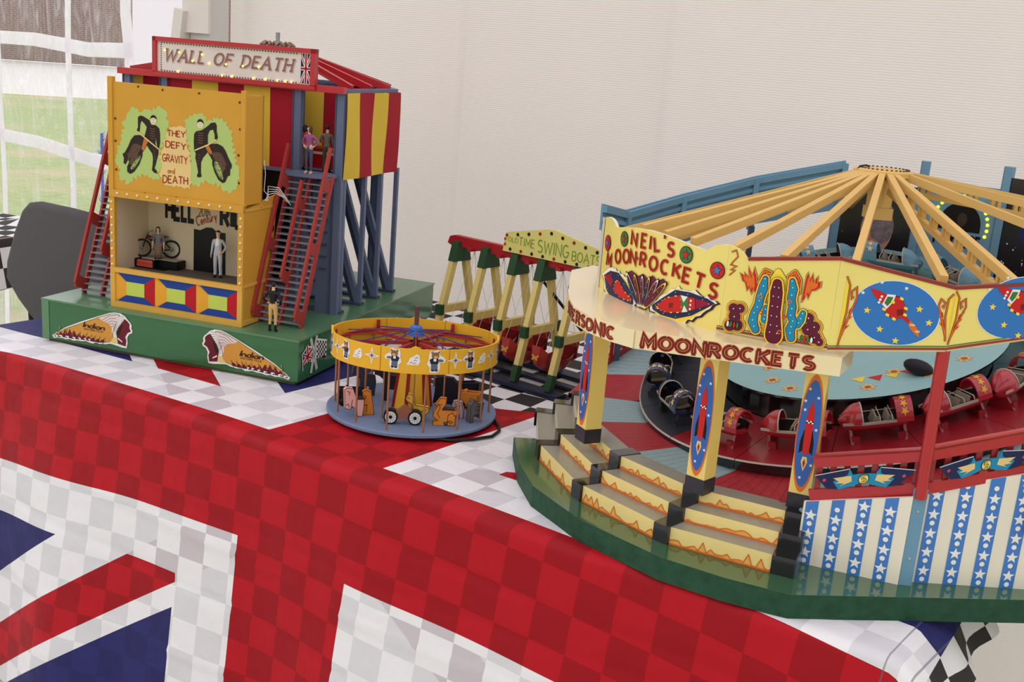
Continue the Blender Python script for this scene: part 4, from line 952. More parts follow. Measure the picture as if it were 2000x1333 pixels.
# ------------------------------------------------------------------ small painted figures (skinned bodies, five-fingered hands)
def figure(label, pos, yaw, H, pose, cols, hair=None, skirt=None, group='toy figures on the show model', neck_open=None):
    """pose: joint overrides in a 1.75 m figure facing -y; cols: region -> material"""
    J = dict(pel=(0,0,.95), wst=(0,0,1.10), chs=(0,.0,1.30), nkb=(0,.01,1.46), nck=(0,0,1.53), hd0=(0,-.012,1.60), hd1=(0,-.012,1.69), hd2=(0,-.005,1.755),
             shL=(.175,.01,1.42), elL=(.23,.02,1.14), wrL=(.24,-.05,.90), haL=(.24,-.07,.83), shR=(-.175,.01,1.42), elR=(-.23,.02,1.14), wrR=(-.24,-.05,.90), haR=(-.24,-.07,.83),
             hiL=(.09,0,.90), knL=(.10,-.015,.50), anL=(.105,.02,.09), heL=(.105,.05,.045), toL=(.115,-.12,.035), hiR=(-.09,0,.90), knR=(-.10,-.015,.50), anR=(-.105,.02,.09), heR=(-.105,.05,.045), toR=(-.115,-.12,.035))
    J.update(pose)
    R = dict(pel=(.135,.105), wst=(.115,.09), chs=(.145,.105), nkb=(.10,.075), nck=(.052,.055), hd0=(.066,.075), hd1=(.078,.092), hd2=(.055,.065),
             sh=(.068,.066), el=(.047,.047), wr=(.034,.03), ha=(.036,.026), hi=(.092,.095), kn=(.062,.062), an=(.042,.044), he=(.040,.036), to=(.038,.026))
    R.update(cols.get('radii', {}))
    E = [('pel','wst'),('wst','chs'),('chs','nkb'),('nkb','nck'),('nck','hd0'),('hd0','hd1'),('hd1','hd2')]
    for s in 'LR': E += [('chs','sh'+s),('sh'+s,'el'+s),('el'+s,'wr'+s),('wr'+s,'ha'+s),('pel','hi'+s),('hi'+s,'kn'+s),('kn'+s,'an'+s),('an'+s,'he'+s),('an'+s,'to'+s)]
    names = list(J); me = bpy.data.meshes.new('skeleton')
    me.from_pydata([J[n] for n in names], [(names.index(a), names.index(b)) for a, b in E], [])
    o = bpy.data.objects.new('skeleton', me); C.objects.link(o)
    sk = o.modifiers.new('skin', 'SKIN'); sk.use_smooth_shade = True
    for i, n in enumerate(names):
        d = me.skin_vertices[0].data[i]; r = R.get(n) or R[n[:2]]; d.radius = r; d.use_root = n == 'pel'
    sb = o.modifiers.new('sub', 'SUBSURF'); sb.levels = 2; sb.render_levels = 2
    dg = bpy.context.evaluated_depsgraph_get(); ev = o.evaluated_get(dg); m2 = ev.to_mesh()
    vs = [v.co.copy() for v in m2.vertices]; fs = [tuple(p.vertices) for p in m2.polygons]; ev.to_mesh_clear()
    bpy.data.objects.remove(o)
    k = H/1.80; mb = MB(Matrix.Scale(k, 4))
    zmin = min(v.z for v in vs)
    segs = [(Vector(J[a]), Vector(J[b]), a, b) for a, b in E]
    def region(p):
        best = None
        for a, b, na, nb in segs:
            d = b-a; t = max(0, min(1, (p-a).dot(d)/d.length_squared)); L = (p-a-d*t).length
            if best is None or L < best[0]: best = (L, na, nb, t)
        _, na, nb, t = best
        if nb[:2] in ('to', 'he'): return 'shoe'
        if nb[:2] == 'an': return 'shoe' if t > cols.get('boot', .9) else ('calf' if p.z < cols.get('hem', -1) else 'legs')
        if nb[:2] in ('kn',) or nb[:2] == 'hi': return 'legs' if p.z < cols.get('belt', .98) else 'top'
        if nb[:2] == 'ha': return 'skin'
        if nb[:2] == 'wr': return 'skin' if t > cols.get('cuff', .92) else ('fore' if 'fore' in cols else 'top')
        if na == 'nck' or nb in ('hd0', 'hd1', 'hd2'): return 'skin'
        if nb == 'nck' and t > .35: return 'skin'
        if p.z < cols.get('belt', .98): return 'legs'
        if neck_open and abs(p.x) < neck_open*(p.z-1.05) and p.y < -.05 and p.z > 1.1: return 'shirt'
        return 'top'
    for f in fs:
        c = sum((vs[i] for i in f), Vector())/len(f); r = region(c)
        m = cols.get(r) or cols['skin' if r in ('calf',) else 'top']
        mb.add([vs[i]-ZZ*zmin for i in f], [tuple(range(len(f)))], m, True)
    sk_m = cols['skin']
    for s in 'LR':                                   # fingers and thumb rooted in the palm
        w, h = Vector(J['wr'+s]), Vector(J['ha'+s]); d = (h-w).normalized()
        sd = d.cross(Vector((0, 1, 0))) if abs(d.y) < .8 else d.cross(Vector((1, 0, 0)))
        fw = Vector((0, -1, 0)); a = (fw-d*fw.dot(d)); a = a.normalized() if a.length > .1 else sd.normalized(); b = d.cross(a)
        for q, L in zip((-1.5, -.5, .5, 1.5), (.062, .074, .078, .070)):
            p = h+a*q*.017-ZZ*zmin; mb.tube([p, p+d*L*.55+b*.004, p+d*L+b*.016*(1 if s == 'L' else -1)], [.0105, .009, .006], sk_m, 6)
        p = w+d*.03+a*.026-ZZ*zmin; mb.tube([p, p+a*.03+d*.02, p+a*.036+d*.05], [.012, .010, .007], sk_m, 6)
    hd = Vector(J['hd1'])-ZZ*zmin                    # face
    hz = Matrix.Rotation(cols.get('turn', 0), 4, 'Z'); HM = T(hd) @ hz
    dk = BLACK
    mb.ell((0, -.090, -.012), (.012, .020, .020), sk_m, 4, M=HM)
    for x in (-.03, .03): mb.ell((x, -.083, .012), (.011, .008, .007), WHITE, 4, M=HM); mb.ell((x, -.089, .012), (.006, .005, .006), dk, 4, M=HM); mb.ell((x, -.085, .030), (.016, .006, .004), cols.get('brow', dk), 4, M=HM)
    mb.ell((0, -.082, -.052), (.022, .010, .007), P('painted_lips', (176, 78, 70), .5), 4, M=HM)
    for x in (-.078, .078): mb.ell((x, .0, .0), (.012, .020, .030), sk_m, 4, M=HM)
    root = thing('figurine', label, 'figurine', pos, yaw, group)
    # merge duplicate vertices of the body so that it is one surface
    ob = mb.build('body', root, True)
    import bmesh
    bm = bmesh.new(); bm.from_mesh(ob.data); bmesh.ops.remove_doubles(bm, verts=bm.verts, dist=1e-6); bm.to_mesh(ob.data); bm.free()
    if hair:
        hb = MB(Matrix.Scale(k, 4)); hm, style = hair
        hb.ell((0, .012, .018), (.088, .098, .088), hm, 8, M=HM @ Matrix.Rotation(-.5, 4, 'X'), z0=-.05)
        hb.ell((0, .030, -.01), (.084, .075, .080), hm, 8, M=HM)
        if style == 'long': hb.ell((0, .055, -.08), (.085, .055, .155), hm, 8, M=HM); hb.ell((.07, .0, -.05), (.024, .06, .11), hm, 6, M=HM); hb.ell((-.07, .0, -.05), (.024, .06, .11), hm, 6, M=HM)
        if style == 'cap': hb.ell((0, -.06, .055), (.07, .075, .012), hm, 6, M=HM)
        hb.build('hair' if style != 'cap' else 'cap', root, True)
    if skirt:
        m, z0, z1, r0, r1 = skirt
        sb2 = MB(Matrix.Scale(k, 4)); sb2.lathe([(r1*.95, z1), (r1, z1-.02), ((r0+r1)/2*1.05, (z0+z1)/2), (r0, z0), (r0*.9, z0)], m, 20, M=T((0, 0, -zmin)) @ Matrix.Diagonal((1, .8, 1, 1))); sb2.build('skirt', root, True)
    return root, mb, k, zmin
GREYJ = P('grey_cloth_paint', (112, 112, 116), .6, .06, 60); LGREY = P('light_grey_suit_paint', (186, 188, 194), .6, .05, 60)
BRSK = P('taupe_cloth_paint', (128, 106, 88), .6, .06, 60); KHAKI = P('khaki_breeches_paint', (206, 168, 104), .6, .05, 60)
LEATH = P('black_leather_paint', (28, 24, 26), .4, .1, 80); HAIRD = P('dark_hair_paint', (44, 30, 30), .5, .1, 90); HAIRB = P('brown_hair_paint', (84, 54, 40), .5, .1, 90)
PURP = P('mauve_blouse_paint', (150, 84, 132), .6, .06, 60); DENIM = P('denim_paint', (70, 80, 96), .6, .06, 60); REDT = P('red_top_paint', (176, 52, 36), .6, .06, 60)
OLIVE = P('olive_paint', (66, 72, 52), .6, .06, 60); TROU = P('brown_trousers_paint', (120, 88, 66), .6, .06, 60); JKT = P('grey_brown_jacket_paint', (112, 98, 88), .6, .06, 60)
hips = lambda s: {'el'+s: ((.34 if s == 'L' else -.34), .10, 1.17), 'wr'+s: ((.19 if s == 'L' else -.19), -.02, 1.03), 'ha'+s: ((.14 if s == 'L' else -.14), -.06, 1.00)}
g = dict(radii={}, skin=SKIN)
figure('toy woman in grey blouse and brown skirt in front of the motorcycle', wpos(-.429, .122, .178), WYAW+.25, .096,
       {'anL': (.06,.02,.09), 'knL': (.07,-.015,.5), 'toL': (.09,-.1,.035), 'heL': (.06,.05,.045), 'elL': (.24,.03,1.14), 'wrL': (.24,-.02,.92), 'haL': (.25,-.02,.85), 'wrR': (-.25,-.01,.92), 'haR': (-.26,-.01,.85)},
       dict(g, top=GREYJ, legs=BRSK, calf=LEATH, shoe=LEATH, boot=.3, hem=.5, fore=SKIN, turn=.3), hair=(HAIRD, 'long'), skirt=(BRSK, .46, 1.05, .155, .125))
figure('toy man in a pale grey suit by the black stage doorway', wpos(-.269, .115, .178), WYAW+.15, .108,
       {'elL': (.27,.09,1.16), 'wrL': (.19,-.02,.98), 'haL': (.15,-.06,.95), 'toL': (.14,-.11,.035), 'toR': (-.13,-.11,.035)},
       dict(g, top=LGREY, legs=LGREY, shoe=BLACK, shirt=WHITE, radii=dict(kn=(.07,.07), an=(.058,.06), chs=(.155,.11), wst=(.135,.10), pel=(.14,.11))), hair=(HAIRD, 'short'), neck_open=.16)
figure('toy man in black jacket and khaki breeches at the ladder foot', wpos(-.082, .035, .0994), WYAW+PI+.1, .110,
       dict(hips('L'), **hips('R')), dict(g, top=LEATH, legs=KHAKI, shoe=LEATH, boot=.55, belt=1.02, cuff=.8), hair=(HAIRD, 'short'))
figure('toy woman in mauve blouse and jeans, hands on hips above the ladder', wpos(-.101, .206, .4196), WYAW-.05, .106,
       dict(hips('L'), **hips('R')), dict(g, top=PURP, legs=DENIM, shoe=SKIN, fore=PURP, belt=1.02, cuff=.8, turn=-.6), hair=(HAIRB, 'long'))
figure('toy woman in red top with long dark hair facing the viewing rail', wpos(-.142, .262, .4202), WYAW+PI-.3, .102,
       {'elR': (-.28,-.06,1.2), 'wrR': (-.26,-.2,1.12), 'haR': (-.25,-.26,1.13)}, dict(g, top=REDT, legs=TROU, shoe=BLACK, cuff=.5), hair=(HAIRD, 'long'))
figure('toy man in grey-brown jacket facing the viewing rail above the ladder', wpos(-.092, .272, .4202), WYAW+PI+.25, .106,
       {'elL': (.29,-.04,1.2), 'wrL': (.25,-.2,1.1), 'haL': (.23,-.26,1.11)}, dict(g, top=JKT, legs=OLIVE, shoe=BLACK), hair=(HAIRD, 'short'))
# motorcycle on its roller stand
st = thing('roller_stand', 'low black and red roller stand under the motorcycle on the stage', 'stand', wpos(-.445, .118, .178), WYAW)
mb = MB(); mb.box((-.030, -.018, 0), (.046, .030, .003), BLACK)
mb.box((-.030, -.020, .003), (-.026, .030, .020), BLACK); mb.box((.018, -.020, .003), (.022, .0, .020), BLACK); mb.box((.022, -.004, .003), (.070, .0, .020), BLACK); mb.box((-.026, .026, .003), (.070, .030, .020), BLACK); mb.box((.066, 0, .003), (.070, .026, .020), BLACK)
mb.build('tray', st)
mb = MB(); mb.box((-.026, -.018, .003), (.018, -.016, .010), P('salmon_red_paint', (206, 84, 66), .45, .08, 40)); mb.tube([(-.026, -.012, .013), (.018, -.012, .013)], .005, MATS['salmon_red_paint'], 10); mb.build('roller', st)
mb = MB(); mb.box((-.026, .0, .017), (.066, .026, .021), P('stand_top', (170, 160, 144), .6)); mb.build('deck', st)
bk = thing('toy_motorcycle', 'toy vintage motorcycle with dark red tank behind the woman on the stage', 'toy motorcycle', wpos(-.441, .130, .199), WYAW+.42)
def wheel(x):
    mb = MB(T((x, 0, .021)) @ Matrix.Rotation(PI/2, 4, 'X'))
    mb.lathe([(.021*1+.0022*math.cos(t)-.0022, .0026*math.sin(t)) for t in [2*PI*i/10 for i in range(11)]], P('tyre', (26, 25, 26), .8, .1, 100), 28)
    mb.lathe([(.0175, -.0012), (.0180, 0), (.0175, .0012), (.0168, 0), (.0175, -.0012)], MATS['galvanised'], 28); mb.lathe([(0, -.003), (.003, -.003), (.003, .003), (0, .003)], MATS['galvanised'], 10)
    for i in range(12): a = 2*PI*i/12; mb.tube([(.003*math.cos(a), .003*math.sin(a), 0), (.0172*math.cos(a), .0172*math.sin(a), 0)], .0003, MATS['galvanised'], 4, cap=False)
    mb.build('wheel', bk)
wheel(-.030); wheel(.034)
TANK = P('dark_red_enamel', (92, 22, 26), .25, .05, 40, coat=.6)
mb = MB(); fr = [((-.030,0,.021),(-.018,0,.052)), ((-.018,0,.046),(.006,0,.014)), ((.006,0,.014),(.034,0,.021)), ((-.018,0,.050),(.012,0,.043)), ((.012,0,.043),(.034,0,.021)), ((.006,0,.014),(.012,0,.043))]
for p, q in fr: mb.tube([p, q], .0014, BLACK, 6)
mb.tube([(-.018,0,.052), (-.016,-.012,.058), (-.010,-.020,.058)], .001, MATS['galvanised'], 6); mb.tube([(-.018,0,.052), (-.016,.012,.058), (-.010,.020,.058)], .001, MATS['galvanised'], 6); mb.build('frame', bk)
mb = MB(); mb.ell((-.004, 0, .044), (.016, .0055, .0055), TANK, 8); mb.build('fuel_tank', bk, True)
mb = MB(); mb.ell((.018, 0, .049), (.011, .006, .0022), P('saddle_leather', (96, 66, 46), .5), 6); mb.build('saddle', bk, True)
mb = MB(); mb.ell((.0, 0, .022), (.010, .006, .007), MATS['galvanised'], 6); mb.tube([(-.002,0,.026), (-.008,0,.038)], [.005, .004], MATS['galvanised'], 8); mb.tube([(.004,-.006,.018), (.036,-.007,.014)], .0016, MATS['galvanised'], 6); mb.build('engine', bk, True)
# ------------------------------------------------------------------ small carousel
CB = Vector((-.1885, 2.0866, TZ))
car = thing('carousel_model', 'small round carousel with yellow rounding boards, teddy bear stickers and plywood animals', 'fairground model', CB)
YB = P('warm_yellow_board', (232, 178, 48), .45, .06, 20); BLUEG = P('blue_grey_deck', (112, 130, 156), .5, .1, 30)
COPPER = P('copper_pole', (168, 112, 82), .35, .1, 60, metal=.3); REDW = P('red_wood', (164, 48, 40), .5, .1, 30); BLROD = P('blue_violet_rod', (74, 62, 128), .4, .05, 40)
HUBB = P('hub_blue', (72, 120, 196), .4, .05, 30); OUTL = P('animal_outline', (70, 34, 22), .5)
PINK = P('animal_pink', (228, 172, 162), .55, .05, 30); ORNG = P('animal_orange', (216, 132, 46), .55, .06, 30); YEL = P('animal_yellow', (222, 178, 60), .55, .06, 30)
GRYA = P('animal_grey', (96, 92, 92), .55, .1, 30); PINKG = P('animal_mauve', (190, 164, 166), .55, .06, 30)
mb = MB(); mb.lathe([(0, .004), (.160, .004), (.168, .008), (.168, .0125), (.165, .0145), (0, .0145)], BLUEG, 64, smooth=False); mb.build('deck', car)
mb = MB(); mb.lathe([(0, 0), (.150, 0), (.150, .004), (0, .004)], BLACK, 48, smooth=False); mb.build('underframe', car)
FZ0, FZ1, FR = .120, .166, .1635
for k in range(8):                                  # eight curved boards
    a0, a1 = math.radians(-107+45*k+.25), math.radians(-107+45*(k+1)-.25); n = 12
    mb = MB()
    ins = lambda a, r, z: (r*math.cos(a), r*math.sin(a), z)
    vo = []; pk = lambda t: .006*max(0, 1-abs(t-.5)/.09)*(k % 2 == 0)
    for i in range(n*2+1):
        t = i/(2*n); a = a0+(a1-a0)*t; z1 = FZ1+pk(t)
        vo += [ins(a, FR, FZ0), ins(a, FR, z1), ins(a, FR-.004, z1), ins(a, FR-.004, FZ0)]
    m = 2*n; fs = []
    for i in range(m):
        b = 4*i; fs += [(b, b+4, b+5, b+1), (b+1, b+5, b+6, b+2), (b+2, b+6, b+7, b+3), (b+3, b+7, b+4, b)]
    fs += [(0, 1, 2, 3), (4*m+3, 4*m+2, 4*m+1, 4*m)]
    mb.add(vo, fs, YB)
    b = mb.build('rounding_board', car)
    F = lambda u, v, h: Vector(((FR+h)*math.cos(a0+u/FR), (FR+h)*math.sin(a0+u/FR), FZ0+v))
    def bear(x, y, s, fl):
        mb = MB(); G = lambda u, v, h: F(x+u*s*fl, y+v*s, h); W = WHITE; BR = P('sticker_brown', (150, 104, 66), .5, .1, 80); SL = P('sticker_slate', (96, 104, 122), .5, .1, 80); DK = P('sticker_dark', (38, 36, 48), .5)
        out = [(-.9,-2.1),(-.2,-2.3),(.5,-2.3),(1.0,-2.1),(.9,-1.3),(1.5,-.6),(1.2,.4),(1.2,1.4),(.9,2.1),(.4,2.0),(-.1,2.1),(-.5,2.3),(-1.0,2.0),(-1.0,1.2),(-1.7,.9),(-2.2,.3),(-1.9,-.3),(-1.0,-.2),(-1.1,-1.2)]
        mb.surf(grow(out, 1.12), G, W, .0005, 2.0)
        mb.surf([(-.7,-.6),(.9,-.6),(1.2,.3),(.6,.7),(-.6,.7),(-.9,.2)], G, DK, .0008, 2.0); mb.surf([(-.7,-2.0),(.8,-2.0),(.8,-.6),(-.6,-.6)], G, SL, .0008, 2.0)
        mb.surf(circle(-.05, 1.25, .85, .78, 12), G, BR, .0010, 2.0); mb.surf(circle(-.75, 1.95, .28, n=8), G, BR, .0010); mb.surf(circle(.65, 1.9, .28, n=8), G, BR, .0010)
        mb.surf(circle(-.15, 1.0, .40, .3, 10), G, SPCREAM, .0012); mb.surf(circle(-.15, 1.12, .12, n=6), G, DK, .0014)
        for ex in (-.4, .2): mb.surf(circle(ex, 1.45, .09, n=6), G, DK, .0014)
        mb.surf([(-1.9,.3),(-1.0,.5),(-.6,.2),(-.8,-.1),(-1.8,-.1)], G, SL, .0011); mb.surf([(-.3,.0),(.35,.0),(.3,.6),(-.25,.6)], G, REDT if k % 2 else W, .0012)
        for px in (-.4, .4): mb.surf(circle(px, -2.05, .38, .2, 8), G, DK, .0011)
        mb.build('bear_sticker', b)
    def star4(x, y, s):
        mb = MB(); pts = star(x, y, s, 4, .28); mb.surf(pts, F, WHITE, .0005, .02); mb.surf(grow(pts, .6), F, P('sticker_silver', (196, 184, 170), .5), .0008); mb.surf(circle(x, y, s*.16, n=8), F, BRNLINE, .001)
        mb.build('star_sticker', b)
    def cloud(x, y, s):
        mb = MB(); pts = [(x-1.6*s, y-1.0*s), (x+.9*s, y-1.0*s), (x+1.3*s, y-.2*s), (x+1.1*s, y+1.1*s), (x+.5*s, y+1.5*s), (x-.2*s, y+.9*s), (x-.9*s, y+.6*s), (x-1.1*s, y-.1*s)]
        mb.surf(pts, F, WHITE, .0005, .02)
        for q in ((-.6, -.4), (.2, .1), (.5, .7), (.1, -.6)):
            for r in ribbon([(x+q[0]*s-.3*s, y+q[1]*s-.2*s), (x+q[0]*s, y+q[1]*s+.05*s), (x+q[0]*s+.35*s, y+q[1]*s-.1*s)], .0009): mb.surf(r, F, GRYA, .0008)
        mb.build('cloud_sticker', b)
    L = FR*(a1-a0)
    if k % 2 == 0: bear(.026, .026, .0078, 1); cloud(.062, .025, .0085); bear(.100, .025, .0085, -1)
    else: star4(.012, .026, .017); bear(.045, .026, .0072, 1); cloud(.078, .024, .008); star4(.110, .026, .017)
mb = MB(); mb.lathe([(.012, .168), (.012, .178), (.009, .182), (.0, .182)], HUBB, 8, smooth=False); mb.lathe([(0, .160), (.016, .160), (.016, .168), (.012, .170)], HUBB, 8, smooth=False); mb.build('hub', car)
mb = MB(); mb.lathe([(0, .012), (.0045, .012), (.0045, .219), (0, .219)], P('brown_rod', (86, 52, 40), .4, .1, 60), 10); mb.build('axle', car)
mb = MB()
for i in range(6):
    a = 2*PI*i/6+.2; mb.bar((.014*math.cos(a), .014*math.sin(a), .146), (.150*math.cos(a), .150*math.sin(a), .143), .008, .007, REDW)
    for s in (-.2, .2): mb.bar((.150*math.cos(a), .150*math.sin(a), .143), (.158*math.cos(a+s*.6), .158*math.sin(a+s*.6), .143), .006, .008, REDW)
mb.lathe([(.148, .139), (.152, .139), (.152, .146), (.148, .146), (.148, .139)], REDW, 48, smooth=False)
mb.build('top_frame', car)
for i in range(12):
    a = 2*PI*i/12+.1; mb = MB(); mb.tube([(.010*math.cos(a), .010*math.sin(a), .172), (.156*math.cos(a), .156*math.sin(a), .150)], .0012, BLROD if i % 3 else REDW, 6); mb.build('tie_rod', car)
    if i % 2 == 0: mb = MB(); mb.box((-.002, -.003, .142), (.002, .003, .164), REDW, M=mat_rot(a) @ T((.154, 0, 0))); mb.build('bracket', car)
mb = MB(); n = 6
for i in range(n):
    a0, a1 = 2*PI*i/n+.30, 2*PI*(i+1)/n+.30; r0, r1 = .038, .023
    q = [(r0*math.cos(a0), r0*math.sin(a0), .0145), (r0*math.cos(a1), r0*math.sin(a1), .0145), (r1*math.cos(a1), r1*math.sin(a1), .142), (r1*math.cos(a0), r1*math.sin(a0), .142)]
    mb.add(q, [(0, 1, 2, 3)], YB)
    mb.bar(q[0], q[3], .006, .006, P('carousel_red_trim', (150, 28, 34), .45, .08, 30), up=(math.cos(a0), math.sin(a0), 0))
mb.build('centre_drum', car)
for i in range(14):
    a = 2*PI*i/14-.43
    mb = MB(); mb.tube([(.153*math.cos(a), .153*math.sin(a), .0145), (.153*math.cos(a), .153*math.sin(a), .142)], .0021, COPPER, 8); mb.build('pole', car)
for i in range(10):
    a = 2*PI*i/10-.2
    mb = MB(); mb.tube([(.098*math.cos(a), .098*math.sin(a), .0145), (.098*math.cos(a), .098*math.sin(a), .143)], .0015, COPPER, 8); mb.build('inner_pole', car)
def cutout(name, poly, sc, x, y, yaw, m, lines=(), th=.012, saddle=None, lab=None):
    xs = [p[0] for p in poly]; ys = [p[1] for p in poly]; cx0 = (min(xs)+max(xs))/2; y1 = max(ys)
    cv = lambda p: ((p[0]-cx0)*sc, (y1-p[1])*sc)
    M = T((x, y, .0145)) @ mat_rot(yaw) @ Matrix(((1,0,0,0),(0,0,-1,0),(0,1,0,0),(0,0,0,1)))
    mb = MB(M); pl = [cv(p) for p in poly]; mb.prism(pl, -th/2, th/2, m, side=m)
    for sd in (1, -1):
        F = lambda u, v, h: Vector((u, v, sd*(th/2+h)))
        for r in ribbon(pl+[pl[0]], .0011): mb.surf(r, F, OUTL, .0003)
        for ln in lines:
            for r in ribbon([cv(p) for p in ln], .0011): mb.surf(r, F, OUTL, .0004)
    o = mb.build(name, car, label=lab)
    if saddle:
        sb = MB(M); a, b = cv(saddle[0]), cv(saddle[1]); sb.box((a[0], a[1], -th*.6), (b[0], a[1]+.003, th*.6), P('dark_saddle', (62, 40, 34), .5)); sb.build('saddle', o)
    return o
SCU = .000221
cutout('pink_pig', [(230,860),(250,845),(300,850),(330,925),(395,940),(395,1000),(385,1080),(345,1075),(335,1010),(290,1000),(285,1020),(240,1010),(235,930)], SCU*1.06, -.104, -.086, .35, PINK, [[(250,870),(275,880),(270,905)], [(300,940),(290,990),(310,1000)], [(245,985),(265,975),(275,1000)]], saddle=((325, 940), (395, 940)), lab='pink pig cutout')
cutout('orange_bear', [(420,880),(450,865),(490,880),(500,950),(515,1030),(515,1060),(420,1060),(425,960)], SCU*1.1, -.079, -.066, .2, ORNG, [[(430,905),(450,915),(440,940)], [(430,990),(460,980),(455,1040)]], lab='orange bear cutout')
cutout('reclining_lion', [(985,910),(1035,915),(1030,960),(1000,1010),(1120,1005),(1140,960),(1145,1000),(1120,1060),(1115,1145),(1050,1140),(1055,1110),(1020,1115),(1030,1145),(925,1145),(930,1110),(970,1100),(925,1070),(930,1030),(960,985),(940,970)], SCU, .074, -.096, .1, ORNG, [[(1115,1060),(1090,1030),(1055,1050),(1050,1110)], [(960,960),(985,990),(960,1040),(985,1080)], [(950,975),(975,965),(1000,970)], [(1080,1100),(1095,1110),(1075,1125),(1060,1105),(1080,1100)]], saddle=((1010, 1012), (1110, 1012)), lab='orange lion cutout lying down')
cutout('yellow_duck', [(700,945),(720,905),(760,910),(775,960),(790,1000),(900,1010),(910,1040),(870,1090),(860,1130),(800,1130),(790,1090),(760,1040),(755,990),(715,970)], SCU, .018, -.078, 0, YEL, [[(800,1030),(840,1050),(890,1030)], [(715,935),(735,945)]], lab='yellow duck cutout')
cutout('mauve_elephant', [(1055,920),(1090,910),(1140,920),(1150,960),(1165,1000),(1165,1080),(1130,1080),(1125,1040),(1090,1040),(1085,1080),(1050,1080),(1060,1000),(1045,960)], SCU*.9, .094, -.045, -.1, PINKG, [[(1075,930),(1090,950),(1080,980)], [(1110,930),(1125,955),(1110,985)]], lab='mauve elephant cutout')
cutout('grey_cat', [(1240,960),(1265,950),(1275,915),(1295,945),(1330,965),(1385,960),(1375,1000),(1365,1090),(1335,1090),(1330,1050),(1275,1060),(1275,1115),(1240,1120),(1240,1030)], SCU, .128, -.060, .75, GRYA, [[(1300,980),(1340,990)], [(1290,1010),(1345,1020)]], lab='grey cat cutout')
HORSE = [(500,700),(540,680),(560,690),(575,720),(600,760),(690,775),(700,840),(690,960),(665,960),(660,870),(600,870),(590,960),(565,960),(565,800),(530,770),(495,760)]
cutout('black_horse', HORSE, SCU*1.25, -.052, .030, .1, P('animal_black', (34, 34, 44), .5, .1, 40), [[(590,800),(650,800)]], lab='black horse cutout')
cutout('black_seal', [(960,730),(1010,715),(1090,720),(1130,760),(1150,830),(1140,930),(950,930),(960,830)], SCU*1.2, .066, .040, -.1, MATS['animal_black'], lab='black seal cutout')
cutout('dark_donkey', HORSE, SCU*1.1, -.105, .045, .5, P('animal_slate', (66, 68, 80), .5, .1, 40), lab='dark grey donkey cutout')
for nm, x, y, yaw, m, sz in (('orange_car', .112, .022, -.1, ORNG, (.042, .022, .034)), ('black_car', -.118, -.016, .2, MATS['animal_black'], (.05, .02, .034)), ('black_train', .10, .085, .4, MATS['animal_black'], (.05, .022, .036)), ('brown_cart', -.02, .11, .1, TROU, (.05, .022, .034))):
    mb = MB(T((x, y, .0145)) @ mat_rot(yaw)); a, b, c_ = sz
    mb.box((-a/2, -b/2, .004), (a/2, -b/2+.004, c_), m); mb.box((-a/2, b/2-.004, .004), (a/2, b/2, c_), m); mb.box((-a/2, -b/2, .004), (-a/2+.004, b/2, c_*.9), m); mb.box((a/2-.004, -b/2, .004), (a/2, b/2, c_*.9), m); mb.box((-a/2, -b/2, .004), (a/2, b/2, .008), m); mb.box((-a/4, -b/2+.004, .008), (-a/4+.006, b/2-.004, c_*1.1), m)
    for wx in (-a/3, a/3): mb.lathe([(0, -b/2-.003), (.008, -b/2-.003), (.008, b/2+.003), (0, b/2+.003)], BLACK, 14, M=T((wx, 0, .008)) @ Matrix.Rotation(PI/2, 4, 'X'))
    mb.build(nm, car)
mk = MB(T((-.004, -.108, .0145)) @ mat_rot(.08)) # motorcycle of plywood
mk.prism([(-.016,.022),(.0,.036),(.014,.026),(.022,.012),(-.010,.010)], -.006, .006, P('plywood_brown', (150, 92, 70), .55, .08, 40), M=Matrix(((1,0,0,0),(0,0,-1,0),(0,1,0,0),(0,0,0,1))))
bo = mk.build('motorcycle', car)
for wx in (-.025, .021):
    w = MB(T((-.004, -.108, .0145)) @ mat_rot(.08) @ T((wx, 0, .0135)) @ Matrix.Rotation(PI/2, 4, 'X'))
    w.lathe([(0, -.007), (.0135, -.007), (.0135, .008), (0, .008)], BLACK, 24, smooth=False); w.lathe([(.0035, .0083), (.0105, .0083)], WHITE, 24); w.lathe([(.0035, -.0073), (.0105, -.0073)], WHITE, 24)
    for i in range(12): a = 2*PI*i/12; w.bar((.0045*math.cos(a), .0045*math.sin(a), .0085), (.0100*math.cos(a), .0100*math.sin(a), .0085), .0007, .0004, BLACK)
    w.build('wheel', bo)
mb = MB(); mb.tube([(.15, .02, .010), (.166, -.01, .0045), (.176, -.05, .0040), (.178, -.075, .0040), (.165, -.11, .0040), (.13, -.135, .0040), (.09, -.152, .0040), (.05, -.152, .006)], .0030, P('black_cable', (34, 30, 28), .5), 8); mb.build('power_cord', car)
for o in car.children_recursive:                    # upper parts sheared down away from the camera to match the image ellipse
    for v in o.data.vertices: v.co.z -= .065*max(0, min(1, (v.co.z-.0145)/.11))*v.co.y
